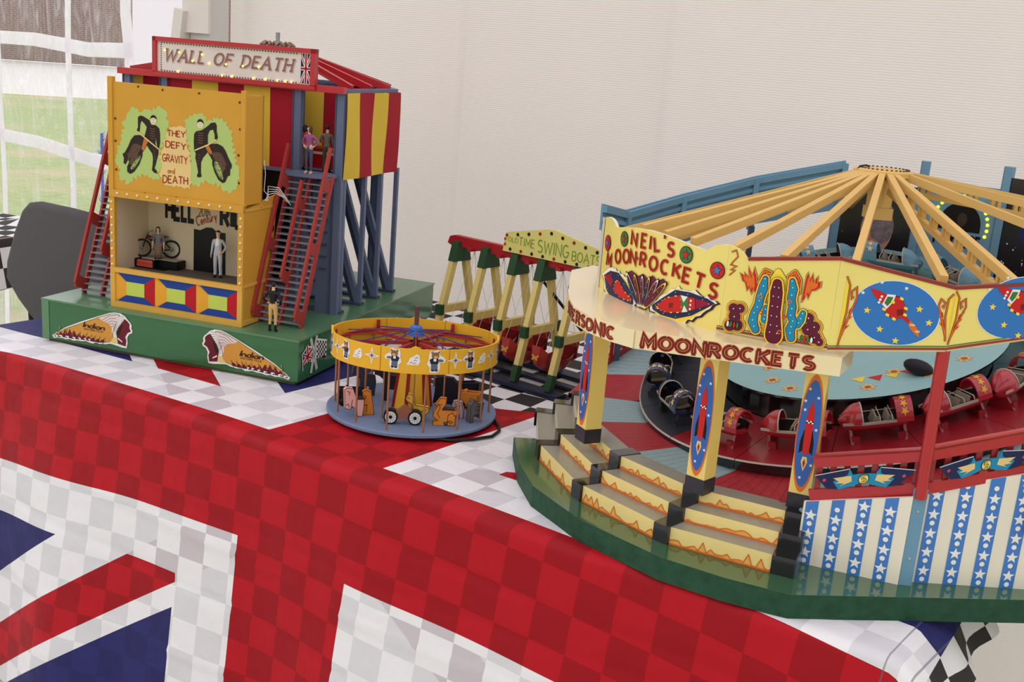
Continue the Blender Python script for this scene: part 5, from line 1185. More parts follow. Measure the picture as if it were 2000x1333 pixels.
# ------------------------------------------------------------------ swing boats
SD_ = Vector((.785, -.62, 0)); SPp = Vector((math.cos(math.radians(52)), math.sin(math.radians(52)), 0))
SO = Vector((.0642, 2.3997, TZ))                    # below the ridge at the fourth trestle
SM = lambda: MB(Matrix((SD_, SPp, ZZ)).transposed().to_4x4())
sw = thing('swing_boat_ride_model', 'row of pale yellow trestles with a red beam and spotted name board behind the carousel', 'fairground model', SO)
PYEL = P('pale_yellow_wood', (222, 200, 120), .55, .06, 30, stretch=(1, 1, .2)); DGRN = P('dark_green_paint', (44, 74, 46), .5, .1, 40); PRED = P('post_red', (168, 34, 40), .45, .08, 30); NVB = P('navy_base_board', (40, 42, 62), .5, .1, 20)
SXs = [-.258, -.168, -.080, -.003, .093]; RZ = .272; FS = .08
mb = SM(); mb.prism([(-.292, RZ-.004), (-.286, RZ+.012), (-.274, RZ+.016), (.172, RZ+.012), (.172, RZ-.010), (-.282, RZ-.008)], -.008, .008, PRED, M=Matrix(((1,0,0,0),(0,0,-1,0),(0,1,0,0),(0,0,0,1)))); mb.build('ridge_beam', sw)
for x in SXs:
    for sg in (-1, 1):
        mb = SM(); a = Vector((x, sg*.012, RZ-.006)); b = Vector((x+.002*sg, sg*FS, .008)); mb.bar(a+(b-a)*.05, b+(a-b)*.13, .016, .013, PYEL, up=(1, 0, 0)); l = mb.build('leg', sw)
        mb = SM(); mb.bar(b+(a-b)*.14, b, .017, .015, DGRN, up=(1, 0, 0)); mb.build('foot_cap', l)
    mb = SM(); mb.bar((x, -.060, .118), (x, .060, .118), .012, .018, PYEL); cb = mb.build('cross_bar', sw)
    mb = SM(); mb.box((x-.008, -.066, .106), (x+.008, -.052, .130), DGRN); mb.build('end_cap', cb); mb = SM(); mb.box((x-.008, .052, .106), (x+.008, .066, .130), DGRN); mb.build('end_cap', cb)
    mb = SM(); mb.prism([(-.030, RZ-.042), (.030, RZ-.042), (.018, RZ+.004), (-.018, RZ+.004)], x-.010, x+.010, DGRN, M=Matrix(((0,0,1,0),(1,0,0,0),(0,1,0,0),(0,0,0,1)))); mb.build('apex_block', sw)
for x in [(a+b)/2 for a, b in zip(SXs, SXs[1:])]:
    mb = SM(); mb.box((x-.006, -.020, RZ-.012), (x+.006, .020, RZ-.005), PRED); mb.build('hook_block', sw)
mb = SM(); mb.box((-.29, -FS-.02, 0), (.125, -FS+.02, .008), NVB); mb.box((-.29, FS-.02, 0), (.125, FS+.02, .008), NVB); mb.box((-.27, -.012, 0), (.125, .012, .006), NVB); mb.build('base_boards', sw)
mb = SM(); b_ = [(-.118, RZ+.006), (-.112, RZ+.046), (-.105, RZ+.051), (.010, RZ+.074), (.028, RZ+.074), (.150, RZ+.050), (.158, RZ+.044), (.160, RZ+.006)]
XZ = Matrix(((1,0,0,0),(0,0,-1,0),(0,1,0,0),(0,0,0,1)))
mb.prism(b_, .010, .015, P('board_pale_yellow', (220, 210, 120), .5, .04, 20), M=XZ)
F = lambda u, v, h: Vector((u, -.015-h, v))
GL = P('leaf_green_letter', (104, 150, 36), .5, .08, 40)
for tx, x, y, h, w in (('OLD', -.103, RZ+.030, .010, .028), ('TIME', -.072, RZ+.026, .018, .044), ('SWING', -.018, RZ+.020, .027, .084), ('BOATS', .076, RZ+.017, .020, .074)): lettering(mb, F, tx, x, y, h, w, GL, .10, gap=.22)
DOTS = [P('dot_navy', (38, 34, 62), .5), P('dot_red', (178, 52, 36), .5), P('dot_black', (36, 30, 28), .5)]
for i in range(9):
    x = -.108+.031*i; top = RZ+.046+(.022*(x+.108)/.12 if x < .02 else .022-.022*(x-.02)/.13)
    mb.surf(circle(x, top-.003, .0042, n=10), F, DOTS[(i*2+1) % 3], .0006); mb.surf(circle(x, top-.003, .0016, n=8), F, DOTS[2], .0009)
    mb.surf(circle(x+.012, RZ+.013-.0004*i, .0040, n=10), F, DOTS[i % 3], .0006); mb.surf(circle(x+.012, RZ+.013, .0015, n=8), F, DOTS[2], .0009)
for y in (.022, .034): mb.surf(circle(-.112, RZ+y, .0036, n=8), F, DOTS[1], .0006)
mb.build('name_board', sw, label='pale yellow name board with coloured spots')
mb = SM(); mb.bar((-.02, .02, .22), (.10, .06, .095), .004, .006, BLACK); mb.build('brace', sw)
BRED = P('boat_red', (176, 48, 40), .35, .08, 30, coat=.3); GOLD = P('gold_transfer', (190, 142, 60), .4, .1, 60)
def boat(x, lab, first=None):
    t = thing('swing_boat', lab, 'swing boat', SO+SD_*x+ZZ*0, 0, 'red swing boats under the trestles')
    R3 = Matrix((SD_, SPp, ZZ)).transposed().to_4x4()
    mb = MB(R3); n = 16; L = .075; vs = []
    for i in range(n+1):                             # crescent hull seen across the beam
        u = -1+2*i/n; y = u*L; bot = .030+.030*u*u; top = .064+.036*abs(u)**2.2; hw = .026*(1-.55*abs(u)**2.5)
        vs += [(-hw, y, top), (-hw*.8, y, (top+bot)/2), (-hw*.35, y, bot), (hw*.35, y, bot), (hw*.8, y, (top+bot)/2), (hw, y, top)]
    fs = [(6*i+k, 6*i+k+1, 6*i+k+7, 6*i+k+6) for i in range(n) for k in range(5)]
    mb.add(vs, fs, BRED, True)
    mb.add(vs[:6], [(0,1,2,3,4,5)], BRED); mb.add(vs[-6:], [(5,4,3,2,1,0)], BRED)
    mb.add([(p[0]*.9, p[1]*.97, p[2]+.0015) for p in vs], [f[::-1] for f in fs], BRED, True)
    hull = mb.build('hull', t)
    for y in (-.04, .04): mb = MB(R3); mb.box((-.020, y-.010, .054), (.020, y+.010, .058), P('boat_seat', (120, 30, 28), .5)); mb.box((-.021, y+(.010 if y > 0 else -.014), .056), (.021, y+(.014 if y > 0 else -.010), .084), MATS['boat_seat']); mb.build('seat', t)
    mb = MB(R3); F = lambda u, v, h: Vector((u, -.0755+.3*(v-.075)-h, v))
    for s in (-1, 1):
        mb.surf([(s*.001, .076), (s*.008, .082), (s*.0105, .078), (s*.006, .074), (s*.009, .070), (s*.003, .068)], F, GOLD, .0012)
    mb.surf(circle(0, .074, .003, .004, 8), F, GOLD, .0014); mb.build('gold_scroll', t, label='gold painted scroll on the prow')
    for sg in (-1, 1):
        for y in (-.055, .055):
            m2 = MB(R3); m2.tube([(sg*.019, y, .082), (0, 0, RZ-.012)], .0006, P('thin_cord', (206, 196, 180), .7), 4); m2.build('cord', t)
for x, lab in zip([(a+b)/2 for a, b in zip(SXs, SXs[1:])], ('red swing boat at the far left end, mostly behind the carousel', 'second red swing boat from the left, partly behind the carousel', 'third red swing boat from the left, seen between two trestles', 'red swing boat nearest the rocket ride, cut by its blue pillar')): boat(x, lab)
# ------------------------------------------------------------------ rocket ride
RC = Vector((.607, 1.895, TZ)); NS = 19; STEP = 360/NS
ride = thing('rocket_ride_model', 'large round rocket ride model with yellow fascia, flame-painted steps and rocket cars', 'fairground model', RC)
def ja(k): return math.radians(-113.1+STEP*(k-3))
def pol(a, r, z=0): return Vector((r*math.cos(a), r*math.sin(a), z))
ZC, TA, TB = .2125, .2624, .0978                    # tilted track plane
def tz(x, y): return ZC+TA*x+TB*y
PZ = .1028
def pz(p): return max(PZ, tz(p.x, p.y)-.020)
FASC = P('fascia_yellow', (238, 218, 118), .35, .04, 8, coat=.3); CORN = P('cornice_cream', (240, 222, 172), .22, .04, 10, coat=.5)
SPAR = P('spar_buff_wood', (218, 178, 102), .5, .07, 18, stretch=(1, 1, 1)); RBL = P('ride_light_blue', (108, 150, 172), .4, .08, 20); RBL2 = P('ride_pale_blue', (150, 192, 192), .4, .06, 20)
RRED = P('ride_red', (174, 22, 34), .3, .08, 20, coat=.4); RRED2 = P('car_red', (172, 34, 46), .25, .10, 40, coat=.5); DNV = P('car_navy', (44, 56, 92), .25, .1, 40, coat=.5); CBL = P('car_blue', (92, 138, 160), .3, .08, 30, coat=.4)
DGR = P('track_dark_grey', (48, 50, 56), .45, .12, 30); SEA = P('track_sea_green', (94, 130, 128), .45, .1, 30); ALU = P('aluminium_trim', (186, 178, 164), .35, .08, 60, metal=.3)
TREAD = P('tread_stone_grey', (146, 142, 126), .3, .08, 30, coat=.3); RISER = P('riser_cream', (238, 214, 140), .4, .04, 30); PLAIN = P('riser_plain_cream', (206, 196, 172), .5, .05, 30)
FLAME = P('flame_orange', (222, 112, 40), .45, .12, 120); FLAME2 = P('flame_amber', (232, 176, 92), .45, .08, 90); GBLK = P('gloss_black', (14, 13, 14), .15, .1, 20, coat=.6)
BARK = P('rough_green_board', (34, 72, 50), .6, .5, 60, 1.0, 90); DGLOS = P('dark_green_gloss', (52, 92, 58), .10, .15, 10, coat=.7)
SKY_ = P('print_sky_blue', (30, 112, 186), .35, .04, 20, coat=.2); PRB = P('print_dado_blue', (58, 118, 190), .35, .04, 20, coat=.2); IVORY = P('print_ivory', (232, 224, 202), .35, .03, 20, coat=.2)
MAR = P('print_maroon', (96, 26, 52), .4, .05, 40); TEAL = P('print_teal', (28, 138, 176), .4, .05, 40); PRED2 = P('print_red', (198, 36, 36), .4, .05, 40); PORG = P('print_orange', (224, 110, 40), .4, .05, 40)
PGRN = P('print_green', (60, 120, 60), .4, .05, 40); PYL = P('print_yellow', (246, 216, 70), .4, .04, 40); PNV = P('print_navy', (34, 40, 78), .4, .05, 40); PLINE = P('print_line', (60, 30, 26), .4); LAMBER = P('letter_vermilion', (200, 60, 32), .4, .12, 60)
# base board
mb = MB(); out = [pol(math.radians(a), .545) for a in range(60, 185, 6)]
arc = [(-.590, -.003), (-.579, -.132), (-.5555, -.231), (-.4855, -.350), (-.374, -.462), (-.29, -.512), (-.208, -.5464)]
poly = [(p.x, p.y) for p in out]+arc+[(.17, -.50), (.36, -.42)]+[(.545*math.cos(math.radians(a)), .545*math.sin(math.radians(a))) for a in range(-42, 60, 6)]
mb.prism(poly, 0, .0345, BARK); mb.prism([(x*.999, y*.999) for x, y in poly], .0345, .0352, DGLOS); mb.build('base_board', ride)
JR = {-1: .556, 0: .556, 1: .556, 2: .550, 3: .532}
# platform of red and blue planked sections
def plank(c):
    def col(u, v):
        g = (u*9).fract().lt(.055)
        nz = X.tree.nodes.new('ShaderNodeTexNoise'); nz.inputs['Scale'].default_value = 20
        a = mixc(X(nz.outputs['Fac']), tuple(x*.85 for x in rgb(c)[:3])+(1,), tuple(min(1, x*1.15) for x in rgb(c)[:3])+(1,))
        return mixc(g, a, tuple(x*.35 for x in rgb(c)[:3])+(1,))
    return col
PLR = uvmat('planks_red', .4, plank((168, 50, 56))); PLB = uvmat('planks_blue', .4, plank((146, 172, 172)))
for k in range(-6, 13):
    a0, a1 = ja(k), ja(k+1); mb = MB(); n = 6; vs = []; uv = []; ro = .500 if not -1 <= k <= 5 else .468
    for j in range(n+1):
        
        for i in range(5):
            t = i/4; e0, e1 = (ro, ro) if not -1 <= k <= 2 else (JR[k]-.094, JR[k+1]-.094); p = pol(a0, .27+(e0-.27)*j/n)*(1-t)+pol(a1, .27+(e1-.27)*j/n)*t; z = pz(p); vs.append((p.x, p.y, z)); uv.append((t, j/n))
    f = [(j*5+i, j*5+i+1, (j+1)*5+i+1, (j+1)*5+i) for j in range(n) for i in range(4)]
    mb.add(vs, f, PLR if k % 2 == 0 else PLB, uvs=uv)
    lo = [(x, y, z-.008) for x, y, z in vs]; mb.add(vs[-5:]+lo[-5:], [(i, i+1, i+6, i+5) for i in range(4)], RRED if not -1 <= k <= 2 else TREAD); mb.add(lo, [q[::-1] for q in f], GBLK)
    mb.build('platform_section', ride)
# steps
JR = {-1: .556, 0: .556, 1: .556, 2: .550, 3: .532}
ZST = [(.035, .0620), (.0620, .0832), (.0832, .1040)]
random.seed(11)
for k in range(-1, 3):
    st_ = MB()
    for s, (z0, z1) in enumerate(ZST):
        r0, r1 = JR[k]-.033*s, JR[k+1]-.033*s; p, q = pol(ja(k), r0), pol(ja(k+1), r1); pi_, qi = pol(ja(k), r0-.034), pol(ja(k+1), r1-.034)
        fr = RISER if k >= 0 else PLAIN
        st_.add([(p.x,p.y,z0),(q.x,q.y,z0),(q.x,q.y,z1),(p.x,p.y,z1),(pi_.x,pi_.y,z1),(qi.x,qi.y,z1)], [(0,1,2,3)], fr); st_.add([(p.x,p.y,z1),(q.x,q.y,z1),(qi.x,qi.y,z1),(pi_.x,pi_.y,z1)], [(0,1,2,3)], TREAD)
        d = (q-p).normalized(); L = (q-p).length; F = plane(p+ZZ*z0, d, ZZ)
        if k >= 0:
            n = 26; base = [(L*.05+L*.88*i/n, (.0015+.007*random.random()**1.8+(.008 if random.random() > .86 else 0))*(z1-z0)/.024) for i in range(n+1)]
            st_.surf([(L*.05, .0012)]+[(x, y+.0015) for x, y in base]+[(L*.93, .0012)], F, FLAME2, .0004)
            for i in range(n):
                for r in ribbon([base[i], base[i+1]], .0015): st_.surf(r, F, FLAME, .0007)
            for r in ribbon([(L*.05, .0015), (L*.93, .0015)], .0025): st_.surf(r, F, FLAME, .0008)
    st_.build('flight_of_steps', ride)
for k in range(-1, 4):
    bl = MB()
    for s, (z0, z1) in enumerate(ZST):
        r = JR[k]-.033*s; M = Matrix.Rotation(ja(k), 4, 'Z'); w = .013 if k < 3 else .016
        bl.box((r-.040, -w, z0), (r+.0025, w, z1+.0012), GBLK, M=M)
    bl.build('newel_blocks', ride)
mb = MB()                                            # cheek board closing the flight
for s, (z0, z1) in enumerate(ZST): mb.box((JR[3]-.033*s-.10, .014, .035), (JR[3]-.033*s-.004, .018, z1), P('cheek_slate', (78, 90, 110), .3, .1, 20, coat=.4), M=Matrix.Rotation(ja(3), 4, 'Z'))
mb.build('cheek_board', ride)
# pillars with blue rocket ovals
def pillar(px, py, face):
    mb = MB(T((px, py, 0)) @ mat_rot(face)); Z0, Z1 = PZ, .322          # local -y faces out
    mb.box((-.0155, -.0145, Z0), (.0155, .0145, Z1), P('pillar_yellow', (236, 206, 112), .35, .04, 10, coat=.3))
    mb.box((-.0162, -.0152, Z0), (.0162, .0152, Z0+.024), P('crinkled_black_tape', (40, 36, 46), .35, .3, 60, .8, 60)); mb.box((-.0158, -.0148, Z1-.010), (.0158, .0148, Z1), GBLK)
    F = lambda u, v, h: Vector((u, -.015-h, Z0+v)); c = .115; e = circle(0, c, .0150, .080, 28)
    mb.surf(grow(e, 1.10), F, PORG, .0003); mb.surf(e, F, P('pillar_blue', (40, 92, 170), .35, .04, 20), .0006)
    mb.surf([(-.0095, c-.030), (0, c-.022), (.0095, c-.030), (.0095, c-.012), (.006, c+.006), (-.006, c+.006), (-.0095, c-.012)], F, BLACK, .0008)
    mb.surf([(-.0045, c-.030), (.0045, c-.030), (.0055, c+.020), (.004, c+.036), (0, c+.050), (-.004, c+.036), (-.0055, c+.020)], F, PRED2, .0010)
    for i in range(4):
        for j in range(2): mb.surf([(-.005+.0025*i, c+.016+.002*j), (-.0025+.0025*i, c+.016+.002*j), (-.0025+.0025*i, c+.018+.002*j), (-.005+.0025*i, c+.018+.002*j)], F, WHITE if (i+j) % 2 else BLACK, .0012)
    mb.surf([(0, c-.056), (-.0045, c-.042), (-.003, c-.034), (.003, c-.034), (.0045, c-.042)], F, SPCREAM, .0010); mb.surf([(0, c-.051), (-.002, c-.043), (0, c-.037), (.002, c-.043)], F, LETRED, .0012)
    for sx, sy in ((-.006, .066), (.007, .055), (-.009, .035), (.010, .008), (.010, -.045), (-.003, -.066), (-.010, .048)): mb.surf(star(sx, c+sy, .0028), F, WHITE if sy < .06 else PYL, .0010)
    mb.build('pillar', ride)
for (x, y), f in (((-.4706, -.1802), -1.12), ((-.3139, -.3667), -.74), ((-.1728, -.3963), -.40)): pillar(x, y, f)
# cornice and lettering
CO = [(-.470, .085), (-.512, .02), (-.519, -.080), (-.5235, -.175), (-.5235, -.222), (-.519, -.2753), (-.4983, -.3295), (-.4676, -.3734), (-.4374, -.4029), (-.1651, -.4672)]
mb = MB(); inn = [(-.13, -.40), (-.30, -.33), (-.40, -.22), (-.43, -.05), (-.42, .06)]
mb.prism(CO+inn, .3205, .3465, CORN)
FA = lambda P0, P1: plane(Vector((P0[0], P0[1], .3205)), Vector((P1[0]-P0[0], P1[1]-P0[1], 0)), ZZ)
F = FA(CO[-2], CO[-1]); DKR = P('letter_ox_red', (112, 34, 26), .4, .1, 60)
Lc = math.dist(CO[-2], CO[-1])
def ornate(mb, F, txt, x, y, h, w):
    lettering(mb, F, txt, x, y, h, w, LAMBER, .40, serif=True, layer=.0005, gap=.34); lettering(mb, F, txt, x, y, h, w, DKR, .28, serif=True, layer=.0009, gap=.34); lettering(mb, F, txt, x, y+h*.06, h*.88, w, P('letter_tan', (208, 150, 100), .4), .045, layer=.0013, gap=.34+0)
ornate(mb, F, 'MOONROCKETS', .012, .0048, .0165, .232)
# SUPERSONIC bends round the end
path = [Vector((x, y, 0)) for x, y in CO[1:-1]]; acc = [0]
for a, b in zip(path, path[1:]): acc.append(acc[-1]+(b-a).length)
def FB(u, v, h):
    u = max(0, min(acc[-1]-1e-6, u)); i = max(j for j in range(len(acc)-1) if acc[j] <= u); a, b = path[i], path[i+1]; d = (b-a).normalized(); nn = Vector((d.y, -d.x, 0))
    return a+d*(u-acc[i])+nn*h+ZZ*(.3205+v)
ornate(mb, FB, 'SUPERSONIC', acc[-1]-.212, .0052, .0150, .175)
for p in (CO[-2],): mb.box((p[0]-.0006, p[1]-.0012, .3208), (p[0]+.0006, p[1]+.001, .346), P('joint_line', (196, 176, 126), .5))
mb.build('cornice', ride)
# fascia panels
RF = .485; A = ART
def nbF(u, v, h): a = u/RF-math.radians(145); return Vector(((RF+h)*math.cos(a), (RF+h)*math.sin(a), v))
mb = MB()                                            # curved name board with a scalloped top
top = A['nb_top']; us = [top[0][0]+(top[-1][0]-top[0][0])*i/80 for i in range(81)]
def topz(u):
    for p, q in zip(top, top[1:]):
        if p[0] <= u <= q[0]+1e-9: return p[1]+(q[1]-p[1])*(u-p[0])/max(1e-9, q[0]-p[0])
    return top[-1][1]
vs = []
for u in us:
    z1 = topz(u); vs += [nbF(u, .3465, 0), nbF(u, z1, 0), nbF(u, z1, -.005), nbF(u, .3465, -.005)]
n = len(us)-1
mb.add(vs, [q for i in range(n) for q in ((4*i, 4*i+4, 4*i+5, 4*i+1), (4*i+2, 4*i+6, 4*i+7, 4*i+3))], FASC); mb.add(vs, [(4*i+1, 4*i+5, 4*i+6, 4*i+2) for i in range(n)]+[(0, 1, 2, 3), (4*n+3, 4*n+2, 4*n+1, 4*n)], P('board_edge_white', (226, 222, 206), .4))
LW = {'N': .68, 'E': .56, 'I': .08, 'L': .52, "'": .08, 'S': .6, 'M': .84, 'O': .8, '-': .3, 'R': .64, 'C': .7, 'K': .66, 'T': .7}
seq = list("NEIL'S")+list('MOON-ROCKETS')
for i, ((u, z), ch) in enumerate(zip(A['nb_letters'], seq)):
    h = .0198 if i < 6 else .0202; w = LW[ch]*h*1.08; z += .0022 if i < 6 else -.0012
    if ch == "'": z -= .004
    sl = math.atan2(*( (A['nb_letters'][min(i+1, 17)][1]-A['nb_letters'][max(i-1, 0)][1]), (A['nb_letters'][min(i+1, 17)][0]-A['nb_letters'][max(i-1, 0)][0]))) if i not in (4, 5, 6) else -.02
    G = nbF
    lettering(mb, G, ch, u-w/2, z-h/2-.0, h, w, LAMBER, .24, layer=.0016, rot=sl*.6); lettering(mb, G, ch, u-w/2-.0004, z-h/2+.0004, h, w, P('letter_deep_red', (150, 34, 28), .4, .1, 60), .14, layer=.0022, rot=sl*.6)
for i, ((u, z), e) in enumerate(zip(A['nb_circ'], A['nb_circ_edge'])):
    r = e[1]-z; mb.surf(circle(u, z, r*1.0, r, 24), nbF, PLINE, .0013, .01); mb.surf(circle(u, z, r*.9, r*.9, 24), nbF, [PRED2, PGRN, PGRN, PRED2][i], .0017, .01)
    mb.surf(star(u, z, r*.72), nbF, PLINE, .0020); mb.surf(star(u, z, r*.58), nbF, [PRB, PRED2, PRED2, PRB][i], .0023)
for s in ('wl', 'wr'):
    w = jag(A[s+'_white'], .0035, .006); mb.surf(grow(w, 1.06, .0012, -.0014), nbF, PLINE, .0012, .008); mb.surf(w, nbF, WHITE, .0015, .008); 
    yl = [(p[0], p[1]) for p in w]; mb.surf(grow(A[s+'_white'], .90, 0, -.0012), nbF, PYL, .0017, .008)
    mb.surf(A[s+'_navy'], nbF, PNV, .0020, .008); mb.surf(A[s+'_rocket'], nbF, PRED2, .0024, .008); mb.surf(A[s+'_nose'], nbF, P('print_crimson', (150, 20, 52), .4), .0024, .008)
    rnd = random.Random(5); nv = A[s+'_navy']; cx = sum(p[0] for p in nv)/len(nv); cy = sum(p[1] for p in nv)/len(nv)
    for p in nv: mb.surf(circle(cx+(p[0]-cx)*.84, cy+(p[1]-cy)*.84, .0007, n=6), nbF, WHITE, .0028)
    rk = A[s+'_rocket']
    for j in range(0, len(rk), 1):
        p, q = rk[j], rk[(j+1) % len(rk)]
        for t in (.25, .7):
            x, y = p[0]+(q[0]-p[0])*t, p[1]+(q[1]-p[1])*t; mb.surf([(x-.002, y-.0012), (x+.002, y-.0004), (x+.002, y+.0012), (x-.002, y+.0004)], nbF, PYL if j % 2 else PORG, .0030)
gr = A['wr_green']; mb.surf(gr, nbF, WHITE, .0025, .008); mb.surf([gr[0], ((gr[0][0]+gr[1][0])/2+.002, (gr[0][1]+gr[3][1])/2), gr[3]], nbF, PGRN, .0028, .008); mb.surf([gr[1], gr[2], ((gr[0][0]+gr[1][0])/2, (gr[1][1]+gr[2][1])/2)], nbF, PGRN, .0028, .008)
dt = A['wr_dots']; mb.surf(dt, nbF, PRED2, .0026, .008)
for t in (.2, .5, .8): mb.surf(circle((dt[0][0]+dt[1][0])/2, dt[0][1]+(dt[3][1]-dt[0][1])*t, .0018, n=8), nbF, WHITE, .0029)
rk = A['wr_rocket']; cx = sum(p[0] for p in rk)/len(rk); cy = sum(p[1] for p in rk)/len(rk); mb.surf([(cx+.002, cy-.003), (cx+.009, cy-.001), (cx+.009, cy+.006), (cx+.002, cy+.004)], nbF, DKR, .0030)
fb = A['fan_base'][0]; mb.surf(A['fan_body'], nbF, MAR, .0018, .008)
for i, (u, z) in enumerate(A['fan_tips']):
    du, dz = u-fb[0], z-fb[1]; L = math.hypot(du, dz); ang = math.atan2(dz, du)
    for k_, (m, s_) in enumerate(((PLINE, 1.12), (PYL if i % 2 else WHITE, 1.02), ([PNV, MAR, MAR][i % 3], .88))):
        pts = [(fb[0]+L*(.56+.42*s_*math.cos(t))*math.cos(ang)-L*.070*s_*math.sin(t)*math.sin(ang), fb[1]+L*(.56+.42*s_*math.cos(t))*math.sin(ang)+L*.070*s_*math.sin(t)*math.cos(ang)) for t in [2*PI*j/18 for j in range(18)]]
        mb.surf(pts, nbF, m, .0026+.0004*k_+.0001*i, .008)
    for t in (.5, .7, .85): mb.surf(circle(fb[0]+du*t, fb[1]+dz*t, .0007, n=6), nbF, PYL, .0044)
mb.build('curved_name_board', ride, label='curved yellow name board with red lettering and winged rockets')
mb = MB(); vs = []                                   # clear end strip of the board
for i in range(3):
    u = top[0][0]-.012+.006*i; vs += [nbF(u, .3465, .001), nbF(u, .46, .001), nbF(u, .46, -.001), nbF(u, .3465, -.001)]
mb.add(vs, [q for i in range(2) for q in ((4*i, 4*i+4, 4*i+5, 4*i+1), (4*i+2, 4*i+6, 4*i+7, 4*i+3), (4*i+1, 4*i+5, 4*i+6, 4*i+2))], P('pale_acrylic_edge', (214, 208, 190), .2, .03)); mb.build('board_end_strip', ride)
def facet(a0, a1, zb0, zt0, zb1, zt1, topcut=None, name='fascia_panel'):
    P0, P1 = pol(math.radians(a0), RF), pol(math.radians(a1), RF); D = (P1-P0).normalized(); L = (P1-P0).length; F = plane(P0, D, ZZ); mb = MB()
    o = topcut or [(0, zb0), (L, zb1), (L, zt1), (0, zt0)]
    fr = [F(u, v, 0) for u, v in o]; bk = [F(u, v, -.005) for u, v in o]; n = len(o)
    tri = geometry.tessellate_polygon([[Vector((u, v, 0)) for u, v in o]])
    mb.add(fr+bk, [tuple(t) for t in tri]+[tuple(i+n for i in t)[::-1] for t in tri], FASC); mb.add(fr+bk, [(i, (i+1) % n, (i+1) % n+n, i+n) for i in range(n)], FASC)
    mb.bar(F(0, zt0, -.0025) if not topcut else F(.034, .4565, -.0025), F(L, zt1, -.0025), .008, .0045, P('trim_brown_red', (142, 58, 46), .4, .08, 30))
    for off, m, w in ((.004, P('trim_dull_red', (150, 66, 60), .4), .0035), (.0075, PGRN, .0014), (.0012, P('trim_pale', (206, 190, 130), .4), .002)):
        for r in ribbon([(0, zb0+off), (L, zb1+off)], w): mb.surf(r, F, m, .0006)
    return mb, F, L
RB = {2: (.3465, .4566), 3: (.3500, .4772), 4: (.3700, .4560), 5: (.4020, .4745), 6: (.430, .515), 7: (.455, .54)}
def halo(mb, F, poly, col, h=.0006, lay=((1.16, 'PLINE'), (1.12, 'PYL'), (1.06, 'PRED2'))):
    mm = dict(PLINE=PLINE, PYL=PYL, PRED2=PRED2, PORG=PORG)
    for i, (k, m) in enumerate(lay): mb.surf(grow(poly, k), F, mm[m], h+.0002*i)
    mb.surf(poly, F, col, h+.0002*len(lay)+.0001)
    cx = sum(p[0] for p in poly)/len(poly); cy = sum(p[1] for p in poly)/len(poly)
    for p in poly[::2]: mb.surf(circle(cx+(p[0]-cx)*.6, cy+(p[1]-cy)*.6, .0009, n=6), F, WHITE, h+.0002*len(lay)+.0004)
# panel with maroon and teal scrolls
o23 = [(.0033, .3465), (.1600, .3515), (.1597, .4780), (.0344, .4533), (.0261, .4624), (.0170, .4682), (.0035, .4711)]
mb, F, L = facet(-131, -112, .347, .4566, .3515, .4772, topcut=o23)
def blobs(key, h, passes, dense=True):
    """rounded scroll: overlapping discs along a path, each pass a little smaller and on top of the last"""
    v = A[key]; pts = [(v[2*i][0], v[2*i][1], v[2*i+1][0]) for i in range(len(v)//2)]; out = []
    if dense:
        for p, q in zip(pts, pts[1:]):
            for t in (0, .2, .4, .6, .8): out.append(tuple(p[j]+(q[j]-p[j])*t for j in range(3)))
        out.append(pts[-1])
    else: out = pts
    for i, (g, m) in enumerate(passes):
        for j, (x, y, r) in enumerate(out): mb.surf(circle(x, y, max(.0006, r+g), n=14), F, m, h+.0003*i+.000004*j)
    return out
RIM = ((.0042, PLINE), (.0036, PYL), (.0022, PRED2), (.0012, PYL), (.0004, PLINE))
for s in 'lr':
    o = blobs('b_cl_'+s, .0006, RIM+((0, MAR),), False)
    for x, y, r in o: mb.surf(circle(x, y, .0010, n=6), F, WHITE, .0030)
    fp = A['c_fire_'+s]; mb.surf(grow(fp, 1.12), F, PLINE, .0008); mb.surf(grow(fp, 1.06), F, PYL, .0010); mb.surf(fp, F, PRED2, .0012); mb.surf(grow(fp, .7), F, PORG, .0014)
cxx = A['b_col'][0][0]
blobs('b_arch', .0008, ((.0036, PLINE), (.0030, PYL)))
for s in 'lr':
    blobs('b_hook_'+s, .0012, ((.0016, PLINE), (.0008, PYL), (-.0002, PRED2), (-.0014, PORG)))
    o = blobs('b_teal_'+s, .0022, ((.0036, PLINE), (.0030, PYL), (.0014, PORG), (.0006, PLINE), (0, TEAL))); o += blobs('b_teal_'+s+'2', .0022, ((.0030, PLINE), (.0024, PYL), (.0006, PLINE), (0, TEAL)))
    for x, y, r in o[::4]: mb.surf(circle(x, y, .0009, n=6), F, WHITE, .0042)
o = blobs('b_col', .0046, ((.0040, PLINE), (.0034, PYL), (.0014, PRED2), (.0006, PLINE), (0, MAR)))
for x, y, r in o[2::5]:
    for sx in (-.5, .5): mb.surf(circle(x+sx*r, y, .0009, n=6), F, WHITE, .0066)
for sg in (-1, 1):
    for q in range(3):
        sp = [(cxx+sg*(.0125+.004*q+.0036*math.cos(t)*(1-t/9)), .3640+.022*q+.0036*math.sin(t)*(1-t/9)) for t in [j*.6 for j in range(11)]]
        for r in ribbon(sp, .0013): mb.surf(r, F, PRED2 if q % 2 else PORG, .0072)
    for q in range(4):
        lx = cxx+sg*(.046+.0048*q)-.003; mb.surf(circle(lx, .3615, .0022, .0048, 10, 0), F, PLINE, .0040); mb.surf(circle(lx, .3615, .0017, .0042, 10, 0), F, [PGRN, PRED2, PGRN, WHITE][q], .0044)
for r in ribbon(A['c_squig'], .0020): mb.surf(r, F, PLINE, .0008)
for r in ribbon(A['c_squig'], .0011): mb.surf(r, F, PORG, .0010)
mb.build('fascia_panel', ride, label='fascia panel with maroon and teal scrolls')
